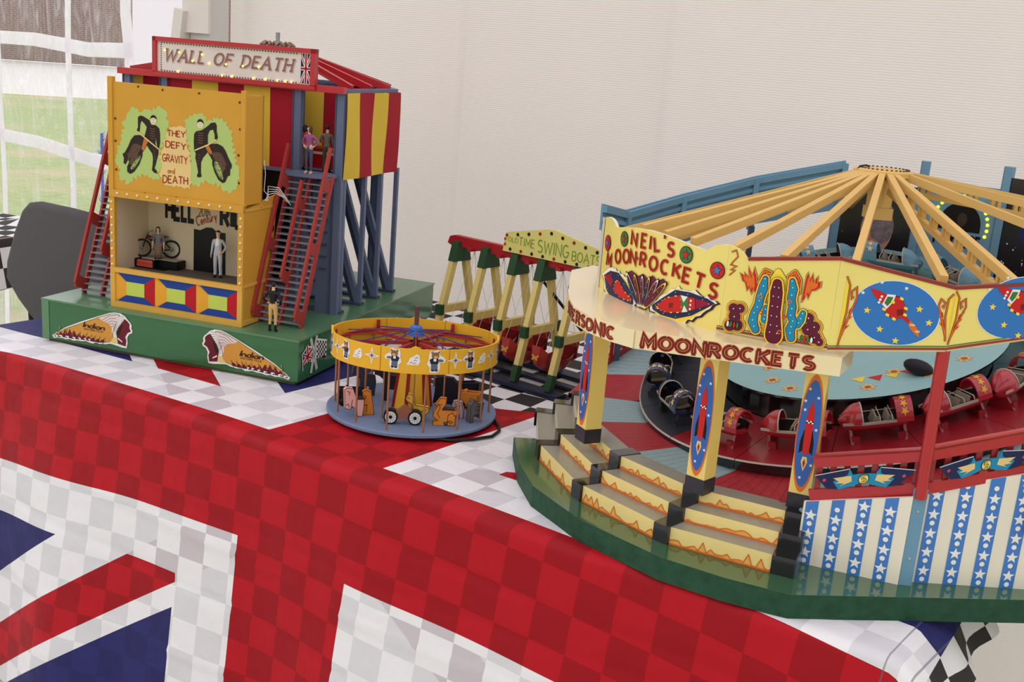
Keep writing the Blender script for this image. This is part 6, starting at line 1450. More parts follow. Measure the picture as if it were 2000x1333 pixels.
def ellipse_panel(k0, a0, a1, ce, rx, ry, dz):
    mb, F, L = facet(a0, a1, RB[k0][0], RB[k0][1], RB[k0+1][0], RB[k0+1][1])
    sk = dz/L; G = lambda u, v, h: F(u, v+sk*(u-ce[0]), h)
    e = circle(ce[0], ce[1], rx, ry, 40); mb.surf(grow(e, 1.025), G, WHITE, .0004); mb.surf(e, G, SKY_, .0007)
    dx, dy = ce[0]-.0788, ce[1]-.4134; H_ = lambda n: [(u+dx, v+dy) for u, v in A[n]]
    body = H_('rk_body'); mb.surf(grow(body, 1.06), F, PLINE, .0009); mb.surf(body, F, PRED2, .0011); mb.surf(H_('rk_tail'), F, PORG, .0012)
    gn = H_('rk_green'); mb.surf(grow(gn, 1.1), F, WHITE, .0012); mb.surf(grow(gn, .7), F, PGRN, .0014); bd = H_('rk_band'); mb.surf(bd, F, PRED2, .0013)
    for t in (.25, .6, .9): mb.surf(circle(bd[0][0]*.5+bd[1][0]*.5+(bd[2][0]-bd[1][0])*t*.9, bd[1][1]+(bd[2][1]-bd[1][1])*t, .0018, n=8), F, WHITE, .0016)
    mb.surf(H_('rk_nose'), F, PRED2, .0014)
    bx, by = sum(p[0] for p in body)/len(body), sum(p[1] for p in body)/len(body); mb.surf([(bx-.005, by+.004), (bx+.003, by+.006), (bx+.004, by-.001), (bx-.003, by-.004)], F, DKR, .0015)
    for p in body[1:4]+body[8:12]: mb.surf([(p[0]-.002, p[1]+.0025), (p[0]+.0025, p[1]+.001), (p[0]+.002, p[1]-.0025), (p[0]-.0025, p[1]-.001)], F, PYL, .0016)
    tl = H_('rk_tail'); mb.surf(circle(tl[1][0]-.003, tl[1][1]-.001, .004, .0016, 8, -.6), F, SPCREAM, .0015); mb.surf(circle(tl[2][0]-.002, tl[2][1], .0035, .0016, 8, -.6), F, SPCREAM, .0015)
    for i, (u, v) in enumerate(A['ell_stars']): mb.surf(star(u+dx, v+dy, .0050 if i < 5 else .0030), F, PYL if i < 5 else WHITE, .0010)
    return mb, F, L
def ornament(mb, F, x, z0, z1, sides=(-1, 1)):
    for sg in sides:
        for q, (w, m) in enumerate(((.0026, PLINE), (.0015, PORG))):
            h = z1-z0; pts = [(x+sg*.002, z0+.1*h), (x+sg*.010, z0+.45*h), (x+sg*.0165, z0+.72*h), (x+sg*.0145, z0+.86*h), (x+sg*.009, z0+.80*h), (x+sg*.010, z0+.70*h), (x+sg*.0125, z0+.73*h)]
            for r in ribbon(pts, w): mb.surf(r, F, m, .0008+.0003*q)
            if q == 0: mb.surf([(x, z0+.06*h), (x+sg*.006, z0+.5*h), (x+sg*.0055, z0+.88*h), (x, z0+h)], F, PYL, .0006); mb.surf(circle(x+sg*.0125, z0+.76*h, .0042, .0085, 12, 0), F, SPCREAM, .0005)
            pts = [(x+sg*.001, z0), (x+sg*.006, z0+.5*h), (x+sg*.0055, z0+.88*h), (x, z0+h)]
            for r in ribbon(pts, w): mb.surf(r, F, m, .0009+.0003*q)
        for q in range(3):
            y = z0+(.22+.13*q)*(z1-z0); mb.surf([(x+sg*(.004+.002*q), y), (x+sg*(.013+.002*q), y+.011), (x+sg*(.006+.002*q), y+.007)], F, PRED2, .0010)
mb, F, L = ellipse_panel(3, -112, -94.5, (.0785, .4134), .0548, .0425, -.004)
ornament(mb, F, .011, .358, .455, (1,)); ornament(mb, F, L-.001, .384, .448, (-1,)); mb.build('fascia_panel', ride, label='fascia panel with a blue oval and red rocket')
mb, F, L = ellipse_panel(4, -94.5, -76, (.089, .4350), .0548, .0410, .018)
ornament(mb, F, .001, .380, .452, (1,)); mb.build('fascia_panel', ride, label='fascia panel with a blue oval and red rocket')
mb, F, L = facet(-76, -57, *RB[5], *RB[6]); mb.build('fascia_panel', ride)
# back fascia, blue inside, rising with the roof
BZ = [(156.3, .4456), (143.8, .4256), (123.85, .453), (103.4, .496), (81.5, .5437)]
for (a0, z0), (a1, z1) in zip(BZ, BZ[1:]):
    p, q = pol(math.radians(a0), .50), pol(math.radians(a1), .50); mb = MB(); i_ = lambda v: Vector((-v.x, -v.y, 0)).normalized()
    for (u0, u1, d0, d1) in ((-.105 if a0 < 150 else -.05, 0, 0, .004), (-.016, -.003, .004, .012), (-.032, -.024, .004, .010), (-.052, -.044, .004, .012)):
        mb.add([p+i_(p)*d0+ZZ*(z0+u0), q+i_(q)*d0+ZZ*(z1+u0), q+i_(q)*d0+ZZ*(z1+u1), p+i_(p)*d0+ZZ*(z0+u1), p+i_(p)*d1+ZZ*(z0+u0), q+i_(q)*d1+ZZ*(z1+u0), q+i_(q)*d1+ZZ*(z1+u1), p+i_(p)*d1+ZZ*(z0+u1)],
               [(0,1,2,3),(7,6,5,4),(3,2,6,7),(4,5,1,0),(0,3,7,4),(1,5,6,2)], RBL)
    mb.bar(q+i_(q)*.008+ZZ*(z1-.115), q+i_(q)*.008+ZZ*(z1-.006), .012, .012, RBL, up=i_(q)); mb.build('back_fascia', ride)
for a in (103.4, 123.85, 143.8): 
    p = pol(math.radians(a), .485); mb = MB(); mb.box((-.006, -.006, .10), (.006, .006, {103.4: .39, 123.85: .35, 143.8: .33}[a]), P('back_post_slate', (74, 88, 104), .5)); mb.box((-.0065, -.0065, .10), (-.0055, .0065, .36), RRED) 
    o = mb.build('back_post', ride); o.location = (p.x, p.y, 0)
# roof spars
AZ = .5600
SA = [-45, -84, -96, -110, -121.5, -131, -139.5, -146.5, -153.5, -164, -177, 169, 154, 139, 124, 109, 94, 79, 66, 54, 42, 30, 18, 6, -8, -24]
for i, d in enumerate(SA):
    a = math.radians(d); back = 0 < d < 170; zr = .462 if d < -40 or d > 75 else .505
    if d > 75: zr = .40 if d > 95 else .43
    if d > 130: zr = .375
    if d > 160 or d < -155: zr = .40
    mb = MB(); p, q = pol(a, .034, AZ), pol(a, .492 if 75 < d < 120 else .468, zr+(.02 if 75 < d < 100 else 0)); mb.bar(p, q, .0105, .0125, SPAR); 
    if d in (-84, 154, 124, 94, 6):                  # lattice spars
        n = 9; dn = -.028; mb.bar(p+ZZ*dn, q+ZZ*dn*.9, .0085, .0095, SPAR)
        for k in range(n):
            t = .10+.8*k/(n-1); w = p+(q-p)*t
            for e in (-.010, .010): mb.bar(w+(q-p).normalized()*e*.6+ZZ*-.002, w+(q-p).normalized()*e*.6+ZZ*dn, .0075, .006, SPAR)
    mb.build('roof_spar', ride)
mb = MB(); mb.lathe([(0, AZ-.004), (.050, AZ-.004), (.050, AZ+.004), (.044, AZ+.0065), (0, AZ+.0075)], SPAR, 24, smooth=False); mb.lathe([(.020, AZ-.060), (.022, AZ-.056), (.022, AZ-.004)], SPAR, 8, smooth=False); mb.prism([(-.020,-.020),(.020,-.020),(.020,.020),(-.020,.020)], AZ-.078, AZ-.058, SPAR)
for i in range(32): a = 2*PI*i/32; mb.lathe([(0, AZ+.0085), (.002, AZ+.0085), (.002, AZ+.006)], SCREW, 6, M=T(pol(a, .040)))
mb.build('crown_plate', ride)
mb = MB(); pts = [pol(3.3, .048, AZ+.004), pol(3.2, .040, AZ+.009), pol(2.8, .03, AZ+.010), pol(2.4, .026, AZ+.006)]; mb.tube(pts, .0016, BLACK, 6); mb.build('wire_loop', ride)
# tilted track ring, its centre disc and the rocket cars
def discpt(a, r, h): x, y = r*math.cos(a), r*math.sin(a); return Vector((x, y, tz(x, y)+h))
def ringpt(a, r, h): return discpt(a, r, h)+ZZ*.85*max(0, r*math.sin(a))**2     # track bent up at the back to raise the far cars as in the image
def zone(d):
    d = (d+360) % 360
    return 'red' if 212 < d < 325 else ('navy' if 120 < d <= 212 else 'blue')
for k in range(16):
    d0 = -177+22.5*k; z = zone(d0+11); m = dict(red=P('track_red', (142, 26, 36), .35, .1, 30, coat=.3), navy=DGR, blue=SEA)[z]
    mb = MB(); n = 6; vs = []
    for i in range(n+1):
        a = math.radians(d0+22.3*i/n)
        vs += [ringpt(a, .225, 0), ringpt(a, .3665, .002), ringpt(a, .3685, .0), ringpt(a, .3665, -.014), ringpt(a, .225, -.012)]
    mb.add(vs, [(5*i+j, 5*i+5+j, 5*i+6+j, 5*i+1+j) for i in range(n) for j in (0, 3)], m); mb.add(vs, [(5*i+1, 5*i+6, 5*i+7, 5*i+2) for i in range(n)], ALU); mb.add(vs, [(5*i+2, 5*i+7, 5*i+8, 5*i+3) for i in range(n)], GBLK); mb.add(vs, [(0,1,2,3,4), (5*n+4, 5*n+3, 5*n+2, 5*n+1, 5*n)], m)
    mb.build('track_section', ride)
mb = MB(); n = 64; vs = []
for i in range(n):
    a = 2*PI*i/n; vs += [discpt(a, .244, .0525), discpt(a, .244, .049), discpt(a, .225, .045), discpt(a, .222, -.01)]
mb.add([discpt(0, 0, .0525)]+vs, [(0, 1+4*i, 1+4*((i+1) % n)) for i in range(n)], RBL2); mb.add(vs, [(4*i+j, 4*((i+1) % n)+j, 4*((i+1) % n)+j+1, 4*i+j+1) for i in range(n) for j in range(3)], GBLK)
DF = lambda u, v, h: Vector((u, v, tz(u, v)+.0525+h))
for a, r in ((-146, .20), (-133, .215), (-121, .20), (-100, .205), (-84, .16), (-72, .20), (-50, .20), (-160, .17)):
    p = pol(math.radians(a), r); mb.surf(star(p.x, p.y, .016, 8, .45), DF, P('sun_peach', (232, 190, 120), .5), .0006); mb.surf(circle(p.x, p.y, .0055, n=10), DF, P('sun_rust', (176, 92, 40), .5), .0009)
for i, m in enumerate((PYL, PRED2, PYL, PRED2, PGRN)):
    p = pol(math.radians(-104+9*i), .165); mb.surf([(p.x-.012, p.y), (p.x+.012, p.y+.002), (p.x+.002, p.y-.020)], DF, m, .0006)
mb.build('centre_disc', ride, label='pale blue tilted disc painted with suns')
mb = MB(); p = pol(math.radians(-76), .19); M = T(p+ZZ*(tz(p.x, p.y)+.064)) @ Matrix.Rotation(.25, 4, 'Y'); mb.ell((0, 0, 0), (.026, .016, .013), P('dark_boot', (34, 28, 40), .4, .1, 40), 8, M=M); mb.ell((.030, 0, .004), (.012, .014, .012), IVORY, 6, M=M); mb.build('model_boot', ride, True)
CARS = [(-190, .330), (-166, .320), (-143, .316), (-120, .298), (-97, .272), (-71.5, .272), (-49, .288), (-26, .30), (-4, .31), (18, .31), (40, .31), (63, .31), (86, .31), (109, .31), (130, .31), (150, .325)]
STARM = P('star_cream', (222, 204, 150), .45, .05, 60); STARY = P('star_gold', (226, 170, 54), .45, .05, 60)
def rocket_car(d, r):
    a = math.radians(d); z = zone(d); col = dict(red=RRED2, navy=DNV, blue=CBL)[z]; base = dict(red=MATS['track_red'], navy=DGR, blue=SEA)[z]; stm = STARY if z == 'red' else STARM
    t = (ringpt(a+.01, r, 0)-ringpt(a-.01, r, 0)).normalized(); up = Vector((-TA, -TB, 1)).normalized(); o = up.cross(t).normalized()
    o2 = t.cross(up).normalized()
    M = Matrix((t, -o2, up)).transposed().to_4x4(); M.translation = ringpt(a, r, .004)   # x along travel, y inwards
    c = MB(M); L, W, HC = .056, .0205, .030                                          # half length, half width, rim height
    n = 14; vs = []; N = 20
    for i in range(N+1):
        u = -1+2*i/N; s = (1-max(0, (abs(u)-.45)/.55)**2.4)**.5 if abs(u) > .45 else 1; s = max(s, .16)
        for j in range(9):
            th = PI+PI*j/8; vs.append((u*L, W*s*math.cos(th), HC+.0195*s*math.sin(th)))
    c.add(vs, [(i*9+j, i*9+j+1, (i+1)*9+j+1, (i+1)*9+j) for i in range(N) for j in range(8)], col, True)
    body = c.build('rocket_car', ride, label=dict(red='red rocket car with gold stars', navy='navy rocket car with cream stars', blue='light blue rocket car')[z])
    c = MB(M); c.add([(x*.94, y*.92, zz+.001) for x, y, zz in vs], [(i*9+j, (i+1)*9+j, (i+1)*9+j+1, i*9+j+1) for i in range(N) for j in range(8)], P('cockpit_dark', (38, 26, 24), .6, .1, 40), True)
    c.build('cockpit_lining', body)
    for x, lean in ((-.004, .45), (.016, .3)): c = MB(M); c.box((-.0015, -.0150, -.010), (.0015, .0150, .007), P('seat_grey', (142, 132, 118), .5, .1, 60), M=T((x, 0, HC)) @ Matrix.Rotation(lean, 4, 'Y')); c.box((0, -.0150, -.010), (.012, .0150, -.007), MATS['seat_grey'], M=T((x, 0, HC))); c.build('seat', body)
    c = MB(M); vn = []                                                              # domed nose cowl
    for i in range(9):
        u = i/8; x = -L+.034*u; s = math.sin(min(1, .12+u*1.0)*PI/2)
        for j in range(11): th = PI*j/10; vn.append((x, W*1.06*s*math.cos(th), HC-.002+.027*s*math.sin(th)))
    c.add(vn, [(i*11+j, (i+1)*11+j, (i+1)*11+j+1, i*11+j+1) for i in range(8) for j in range(10)], col, True)
    c.tube([(-.0215, W*1.07*math.cos(PI*j/10), HC-.002+.0272*math.sin(PI*j/10)) for j in range(11)], .0012, ALU, 6); c.build('nose_cowl', body)
    c = MB(M); vn = []; X0, X1 = .028, .053                                         # open star-spangled hood
    for i in range(4):
        x = X0+(X1-X0)*i/3
        for rr in (1.0, .90):
            for j in range(13): th = PI*j/12; vn.append((x, W*1.12*rr*math.cos(th), HC-.003+.031*rr*math.sin(th)))
    fs = []
    for i in range(3):
        for j in range(12): fs += [(i*26+j, (i+1)*26+j, (i+1)*26+j+1, i*26+j+1), (i*26+13+j, i*26+14+j, (i+1)*26+14+j, (i+1)*26+13+j)]
    for i in (0, 3):
        for j in range(12): fs.append((i*26+j, i*26+j+1, i*26+14+j, i*26+13+j))
    c.add(vn, fs, col, False)
    HF = lambda u, v, h: Vector((u, (W*1.12+h)*math.cos(v), HC-.003+(.031+h)*math.sin(v)))
    for th in (-2.6, -2.15, -1.7, -1.25, -.8): 
        vv = -th
        c.surf([(.0405+x, vv+y/.024) for x, y in star(0, 0, .0066)], HF, stm, .0006)
    c.build('star_hood', body)
    c = MB(M)
    for sg in (-1, 1): c.bar((-.051, sg*(W-.0045), HC-.001), (-.02, sg*(W+.0008), HC-.001), .0018, .004, ALU); c.bar((-.02, sg*(W+.0008), HC-.001), (.050, sg*(W+.0006), HC-.001), .0018, .0042, ALU)
    for x in (.004, .022): c.tube([(x, -W, HC+.002), (x, -W+.002, HC+.008), (x, W-.002, HC+.008), (x, W, HC+.002)], .0008, ALU, 5)
    c.build('side_trim', body)
    for x in (-.040, .040):
        c = MB(M)
        c.prism([(-.024, -.004), (.022, -.004), (.010, .022), (-.010, .022)], x-.0022, x+.0022, base, M=Matrix(((0,0,1,0),(1,0,0,0),(0,1,0,0),(0,0,0,1))))
        c.bar((x, -.0195, .0), (x+(.012 if x < 0 else -.012), -.0195, .0), .004, .018, base)
        c.build('car_mount', body)
for d, r in CARS: rocket_car(d, r)
# dado panels, fence, poles and emblems along the right-hand side
def dado(a0, r0, a1, r1, zt0, zt1, phase, n=4, lead=.008):
    P0, P1 = pol(math.radians(a0), r0), pol(math.radians(a1), r1); D = (P1-P0).normalized(); L = (P1-P0).length; F = plane(P0, D, ZZ); mb = MB(); Z0 = .0352
    o = [(0, Z0), (L, Z0), (L, zt1), (0, zt0)]; fr = [F(u, v, 0) for u, v in o]; bk = [F(u, v, -.005) for u, v in o]
    mb.add(fr+bk, [(0,1,2,3), (7,6,5,4), (0,4,5,1), (1,5,6,2), (2,6,7,3), (3,7,4,0)], IVORY)
    w = (L-lead)/(n*2); 
    for i in range(n):
        u0 = lead+2*w*i; zt = lambda u: zt0+(zt1-zt0)*u/L
        mb.surf([(u0-.0006, Z0), (u0+w+.0006, Z0), (u0+w+.0006, zt(u0+w)), (u0-.0006, zt(u0))], F, WHITE, .0003); mb.surf([(u0, Z0), (u0+w, Z0), (u0+w, zt(u0+w)), (u0, zt(u0))], F, PRB, .0006)
        z = Z0+.0060; top = zt(u0)-.004; uc = u0+w/2
        while z < top:
            mb.surf(circle(uc, z, .0036, n=14), F, WHITE, .0009)
            if z+.0105 < top-.004: mb.surf(star(uc, z+.0128, .0090), F, WHITE, .0009)
            z += .0282
    mb.build('dado_panel', ride, label='dado panel with blue star stripes'); return P0, P1
dado(-112.1, .476, -95.5, .492, .128, .166, 0, 4, .003)
dado(-93.2, .478, -73.5, .492, .176, .2135, 0, 4, .006); dado(-73, .49, -55, .49, .2135, .24, 0, 5, .004)
mb = MB(); p, q = pol(math.radians(-95.3), .493), pol(math.radians(-93.4), .482); mb.bar((p+q)/2+ZZ*.0352, (p+q)/2+ZZ*.178, .018, .006, RBL, up=(p+q)); 
for z in (.075, .145): mb.ell(tuple((p+q)/2*1.006+ZZ*z), (.002, .002, .002), ALU, 4)
mb.build('panel_cover_strip', ride)
FN = [(-111.5, .470, .1375), (-94.2, .482, .1750), (-74, .482, .2160), (-55, .482, .245)]
for i, ((a0, r0, z0), (a1, r1, z1)) in enumerate(zip(FN, FN[1:])):
    p, q = pol(math.radians(a0), r0), pol(math.radians(a1), r1); D = (q-p).normalized(); L = (q-p).length; mb = MB()
    nrm = Vector((D.y, -D.x, 0))
    mb.bar(p+ZZ*(z0+.000), q+ZZ*(z1+.000), .006, .016, RRED); mb.bar(p+ZZ*(z0+.050), q+ZZ*(z1+.050), .006, .017, RRED); mb.bar(p+ZZ*(z0+.057)-nrm*.004, q+ZZ*(z1+.057)-nrm*.004, .014, .003, P('rail_top_red', (196, 62, 66), .3, .05, 20, coat=.4))
    for k in range(8):
        t = (k+.5)/8; w = p+(q-p)*t; zz = z0+(z1-z0)*t; mb.bar(w+ZZ*(zz+.004)-nrm*.002, w+ZZ*(zz+.046)-nrm*.002, .0085, .003, MATS['track_red'], up=nrm)
    fe = mb.build('fence_panel', ride)
    F = plane(p+nrm*.0045+ZZ*(z0+.022), (q-p)+ZZ*(z1-z0), ZZ); e = MB(); cx = L*.5 if i else L*.49; sc = .0034
    S_ = lambda pts: [(cx+x*sc, y*sc*1.15) for x, y in pts]
    F3 = lambda u, v, h: F(u, v, h)
    wing = lambda s: [(s*1.2, -1.2), (s*4, -2.6), (s*9, -3.6), (s*14, -3.2), (s*19.5, 2.0), (s*6, 3.6), (s*4.5, 1.6)]
    pl = [(x, y) for x, y in S_([(-1.5,-1.6),(-4,-2.6),(-9,-3.6),(-14,-3.2),(-19.5,2.2),(-6,4.0),(-4.5,1.6),(-2,1.8),(2,1.8),(4.5,1.6),(6,4.0),(19.5,2.2),(14,-3.2),(9,-3.6),(4,-2.6),(1.5,-1.6)])]
    fr = [F(u, v, .0015) for u, v in pl]; bk = [F(u, v, -.0005) for u, v in pl]; nn = len(pl); tri = geometry.tessellate_polygon([[Vector((u, v, 0)) for u, v in pl]])
    e.add(fr+bk, [tuple(t) for t in tri]+[(j, (j+1) % nn, (j+1) % nn+nn, j+nn) for j in range(nn)], TEAL)
    for s in (-1, 1):
        e.surf(S_([(s*6, 4.0), (s*19.5, 2.2), (s*14, -3.2), (s*9.5, -3.5), (s*12, -.5), (s*6.5, 1.8)]), F3, PNV, .0018); e.surf(S_([(s*5, 1.4), (s*12, .8), (s*9.5, -.6), (s*11, -1.2), (s*7.5, -1.4), (s*9, -2.4), (s*4.5, -.8)]), F3, SPCREAM, .0021)
        e.surf([(cx+s*15.5*sc+x, .3*sc+y) for x, y in circle(0, 0, .0024, n=10)], F3, P('emblem_pink', (196, 70, 92), .4), .0022)
        for r in ribbon(S_([(s*6, 4.0), (s*19.5, 2.2)]), .0008): e.surf(r, F3, WHITE, .0022)
    e.surf(circle(cx, -.1*sc, .0072, .0078, 18), F3, PLINE, .0022); e.surf(circle(cx, -.1*sc, .0062, .0068, 18), F3, P('emblem_cream', (226, 216, 140), .4), .0025)
    lettering(e, F3, 'S', cx-.0030, -.0052, .0098, .0058, PLINE, .30, layer=.0028); lettering(e, F3, 'S', cx-.0030, -.0052, .0098, .0058, PYL, .13, layer=.0034)
    e.build('winged_badge', fe, label='blue winged badge with a round S')
for a, r, z0, z1 in ((-94.4, .489, .1640, .3720), (-74.5, .489, .20, .41)):
    mb = MB(); p = pol(math.radians(a), r); p2 = pol(math.radians(a), r-.012); mb.tube([p+ZZ*z0, p2+ZZ*z1], .0085, RRED, 10, smooth=True); mb.build('red_pole', ride)
# red fence round the back and left, with little windows
for k in list(range(-6, -2))+[5, 6]:
    p, q = pol(ja(k), .496), pol(ja(k+1), .496); D = (q-p).normalized(); L = (q-p).length; nrm = Vector((D.y, -D.x, 0)); zp, zq = pz(p), pz(q); mb = MB()
    mb.bar(p+ZZ*(zp+.006), q+ZZ*(zq+.006), .006, .014, RRED); mb.bar(p+ZZ*(zp+.056), q+ZZ*(zq+.056), .006, .016, RRED)
    for j in range(7):
        t = (j+.5)/7; w = p+(q-p)*t; zz = zp+(zq-zp)*t; mb.bar(w+ZZ*(zz+.01), w+ZZ*(zz+.05), .010, .003, RRED, up=nrm)
    mb.build('fence_panel', ride)
    mb = MB(); mb.box((p.x-.005, p.y-.005, zp-.06), (p.x+.005, p.y+.005, zp+.085), P('back_post_slate', (74, 88, 104), .5)); mb.build('fence_post', ride)
mb = MB()
for k in range(-7, 13):
    if -1 <= k <= 5: continue
    p, q = pol(ja(k), .492), pol(ja(k+1), .492); mb.add([p+ZZ*.0352, q+ZZ*.0352, q+ZZ*(pz(q)-.004), p+ZZ*(pz(p)-.004)], [(0,1,2,3)], RBL)
mb.build('platform_skirt', ride)
# scenery panels at the back
def backpanel(a0, a1, z0, z1, m, name):
    P0, P1 = pol(math.radians(a0), .497), pol(math.radians(a1), .497); D = (P1-P0).normalized(); L = (P1-P0).length; F = plane(P0, D, ZZ); mb = MB()
    o = [F(0, z0, 0), F(L, z0, 0), F(L, z1, 0), F(0, z1, 0), F(0, z0, -.005), F(L, z0, -.005), F(L, z1, -.005), F(0, z1, -.005)]
    mb.add(o, [(0,1,2,3), (7,6,5,4), (0,4,5,1), (1,5,6,2), (2,6,7,3), (3,7,4,0)], m); return mb, F, L
SPACE = P('space_black', (24, 22, 30), .3, .5, 7, coat=.2)
mb, F, L = backpanel(81.2, 63.2, .16, .502, SPACE, 'x')
c = (L*.52, .405)
mb.surf(circle(c[0], c[1], .033, .052, 28), F, P('planet_peach', (176, 132, 112), .5, .35, 40), .0005); mb.surf(circle(c[0]+.010, c[1]+.006, .024, .036, 24), F, P('planet_grey', (120, 112, 116), .5, .7, 120), .0008); mb.surf(circle(c[0]-.008, c[1]-.034, .018, .014, 20), F, P('planet_salmon', (198, 120, 96), .5, .2, 40), .0011)
mb.surf([(.012, .352), (.030, .356), (.036, .361), (.042, .356), (.052, .354), (.042, .350), (.034, .346), (.028, .350)], F, P('craft_cream', (214, 206, 178), .4), .0006)
for i in range(14): u, v = random.uniform(.01, L-.01), random.uniform(.34, .49); mb.surf(circle(u, v, .0008, n=6), F, WHITE, .0005)
mb.build('space_panel', ride, label='black space panel with a planet')
mb, F, L = backpanel(62.4, 44.2, .16, .520, RBL, 'x')
c = (L*.53, .437); mb.surf([(c[0]+.042*math.cos(t), c[1]+.046*math.sin(t)) for t in [PI*j/20 for j in range(21)]]+[(c[0]-.042, c[1]-.012), (c[0]+.042, c[1]-.012)], F, BLACK, .0006); mb.surf(circle(c[0]+.004, c[1]+.012, .010, .014, 12), F, P('dim_photo', (64, 50, 42), .5, .5, 90), .0008)
lettering(mb, F, 'PAY', c[0]-.046, .394, .022, .042, BLACK, .26); lettering(mb, F, 'HERE', c[0]+.002, .394, .022, .044, BLACK, .26)
pb = mb.build('pay_box', ride, label='light blue pay box with an arch of yellow bulbs')
for j in range(19):
    t = PI*(-.09+1.18*j/18); b_ = MB(); b_.ell(tuple(F(c[0]+.056*math.cos(t), c[1]+.060*math.sin(t), .002)), (.0036, .0036, .0036), P('yellow_bulb', (255, 236, 70), .3, 0, 10, emit=1.1), 5); b_.build('bulb', pb, True)
mb, F, L = backpanel(43.4, 25, .16, .545, SPACE, 'x')
for i in range(60): u, v = random.uniform(.01, L-.01), random.uniform(.36, .54); mb.surf(circle(u, v, random.choice((.0007, .0010, .0018)), n=6), F, WHITE if i % 4 else SPCREAM, .0005)
mb.surf(circle(L*.4, .45, .02, .03, 20), F, P('nebula_blue', (30, 40, 110), .4, .4, 60), .0004); mb.build('space_panel', ride, label='black star field panel')
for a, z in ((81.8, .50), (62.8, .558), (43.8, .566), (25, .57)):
    mb = MB(T(pol(math.radians(a), .500)) @ mat_rot(math.radians(a)+PI/2)); mb.box((-.008, -.008, .10), (.008, .006, z), RBL); mb.box((.0081, -.0082, .10), (.0095, .0062, z), P('post_side_shade', (92, 112, 134), .5)); mb.build('scenery_post', ride)  # darker strip colours in the shade on one side of each post
for i in range(14):
    mb = MB(); p = pol(math.radians(-103+.75*i), .455); mb.ell((p.x, p.y, .357+.0008*i), (.0026, .0026, .0026), BULBW, 4); mb.build('pearl_bulb', ride, True)

# ------------------------------------------------------------------ chair, second table and blue tinsel on the left
ch = thing('padded_chair', 'charcoal padded chair back standing behind the left end of the table', 'chair', (-1.14, 2.92, 0), math.atan2(-.527, .85))
CHM = P('charcoal_fabric', (84, 80, 80), .85, .05, 60, .2, 400); CHF = P('chair_black_steel', (30, 30, 32), .4, .1, 30)
def rr(x0, x1, z0, z1, r, n=6, tw=0):
    out = []
    for cx_, cz_, a0 in ((x1-r, z1-r, 0), (x0+r, z1-r, 90), (x0+r, z0+r, 180), (x1-r, z0+r, 270)):
        for i in range(n+1): a = math.radians(a0+90*i/n); out.append((cx_+r*math.cos(a), cz_+r*math.sin(a)))
    return out
def pad(outline, y0, y1, m, M):
    mb = MB(M); n = len(outline); cx_ = sum(p[0] for p in outline)/n; cz_ = sum(p[1] for p in outline)/n; rings = []
    for y, k in ((y0, .90), (y0+.004, .96), (y0+.014, 1.0), (y1-.014, 1.0), (y1-.004, .96), (y1, .90)): rings.append([(cx_+(x-cx_)*k, y, cz_+(z-cz_)*k) for x, z in outline])
    vs = [v for r in rings for v in r]
    mb.add(vs, [(j*n+i, j*n+(i+1) % n, (j+1)*n+(i+1) % n, (j+1)*n+i) for j in range(5) for i in range(n)]+[tuple(range(n))[::-1], tuple(range(5*n, 6*n))], m, True); return mb
bo = [(-.335, TZ-.085), (-.39, TZ-.03), (-.385, TZ+.02), (-.340, TZ+.12), (-.300, TZ+.185), (-.275, TZ+.205), (-.24, TZ+.212), (-.10, TZ+.212), (.03, TZ+.208), (.055, TZ+.190), (.065, TZ+.15), (.045, TZ-.03), (.01, TZ-.12), (-.05, TZ-.16), (-.20, TZ-.17), (-.27, TZ-.13)]
pad(bo, -.022, .022, CHM, T((.0, 0, 0))).build('backrest', ch)
pad(rr(-.23, .23, -.22, .22, .06), -.03, .03, CHM, T((-.15, .27, .46)) @ Matrix.Rotation(PI/2, 4, 'X')).build('seat', ch)
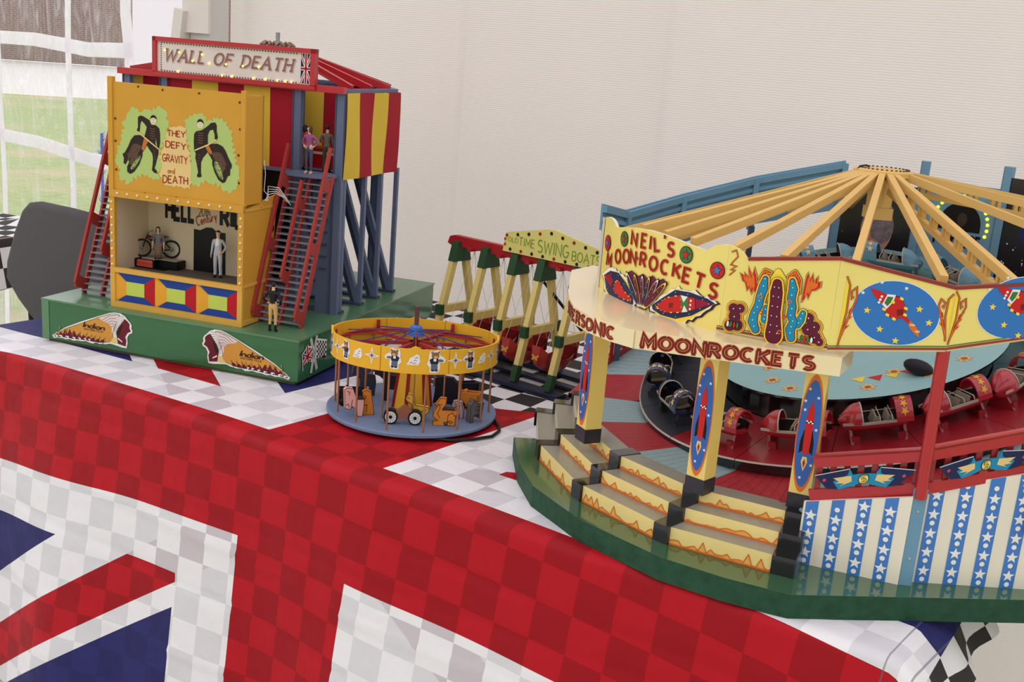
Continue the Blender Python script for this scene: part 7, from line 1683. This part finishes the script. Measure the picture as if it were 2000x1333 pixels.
for x in (-.33, .02):
    mb = MB(); mb.tube([(x, .02, TZ), (x, .03, .55), (x, .09, .44), (x, .47, .42), (x, .49, .0)], .011, CHF, 8); mb.build('leg', ch); mb = MB(); mb.tube([(x, .10, .44), (x, .02, 0)], .011, CHF, 8); mb.build('leg', ch)
# table by the window
t2 = thing('side_table', 'small table by the clear window under a chequered cloth', 'table', (-2.05, 3.78, 0), -.35)
mb = MB(); mb.box((-.45, -.28, TZ-.03), (.40, .28, TZ-.004), M_ply); mb.build('tabletop', t2)
for x in (-.4, .35):
    for y in (-.24, .24): mb = MB(); mb.tube([(x, y, 0), (x, y, TZ-.03)], .014, M_grey); mb.build('leg', t2)
T2 = T((-2.05, 3.78, 0)) @ mat_rot(-.35)
def cl2(a, b):
    x, y = -.62+a, -.50+b; z = TZ-.001
    ox = max(0, abs(x+.025)-.43); oy = max(0, abs(y)-.285)
    if ox > 0: x = math.copysign(.43+.18*ox, x+.025)-.025; z -= ox
    if oy > 0: y = math.copysign(.285+.15*oy, y); z -= oy
    if ox == 0 and oy == 0: z += .003*math.sin(x*20)*math.sin(y*23)+.03*math.exp(-((x-.28)**2+(y-.20)**2)/.006)
    return T2 @ Vector((x, y, z))
chequered('chequered_cloth', 'black and white chequered cloth on the small table by the clear window, beside the chair', cl2, 60, 50, 1.19, 1.0)
TIN = P('blue_tinsel', (64, 92, 214), .35, .3, 120, metal=.3)
mb = MB(); rnd = random.Random(9); b0 = POLE+DL*1.05+NL*-.09
mb.tube([b0+ZZ*.0, b0+ZZ*(TZ+.27)], .006, TIN, 6)
for i in range(420):
    z = rnd.uniform(.12, TZ+.26); a = rnd.uniform(0, 2*PI); L = rnd.uniform(.03, .055)
    d = DL*math.cos(a)+NL*math.sin(a)*.6+ZZ*rnd.uniform(.4, 1.4); d.normalize(); p = b0+ZZ*z; w = Vector((-d.y, d.x, 0)).normalized()*.0022
    mb.add([p-w, p+w, p+d*L], [(0, 1, 2)], TIN)
tag(mb.build('tinsel_garland'), 'tall blue tinsel garland standing outside the clear window beside the tent strap', 'garland')
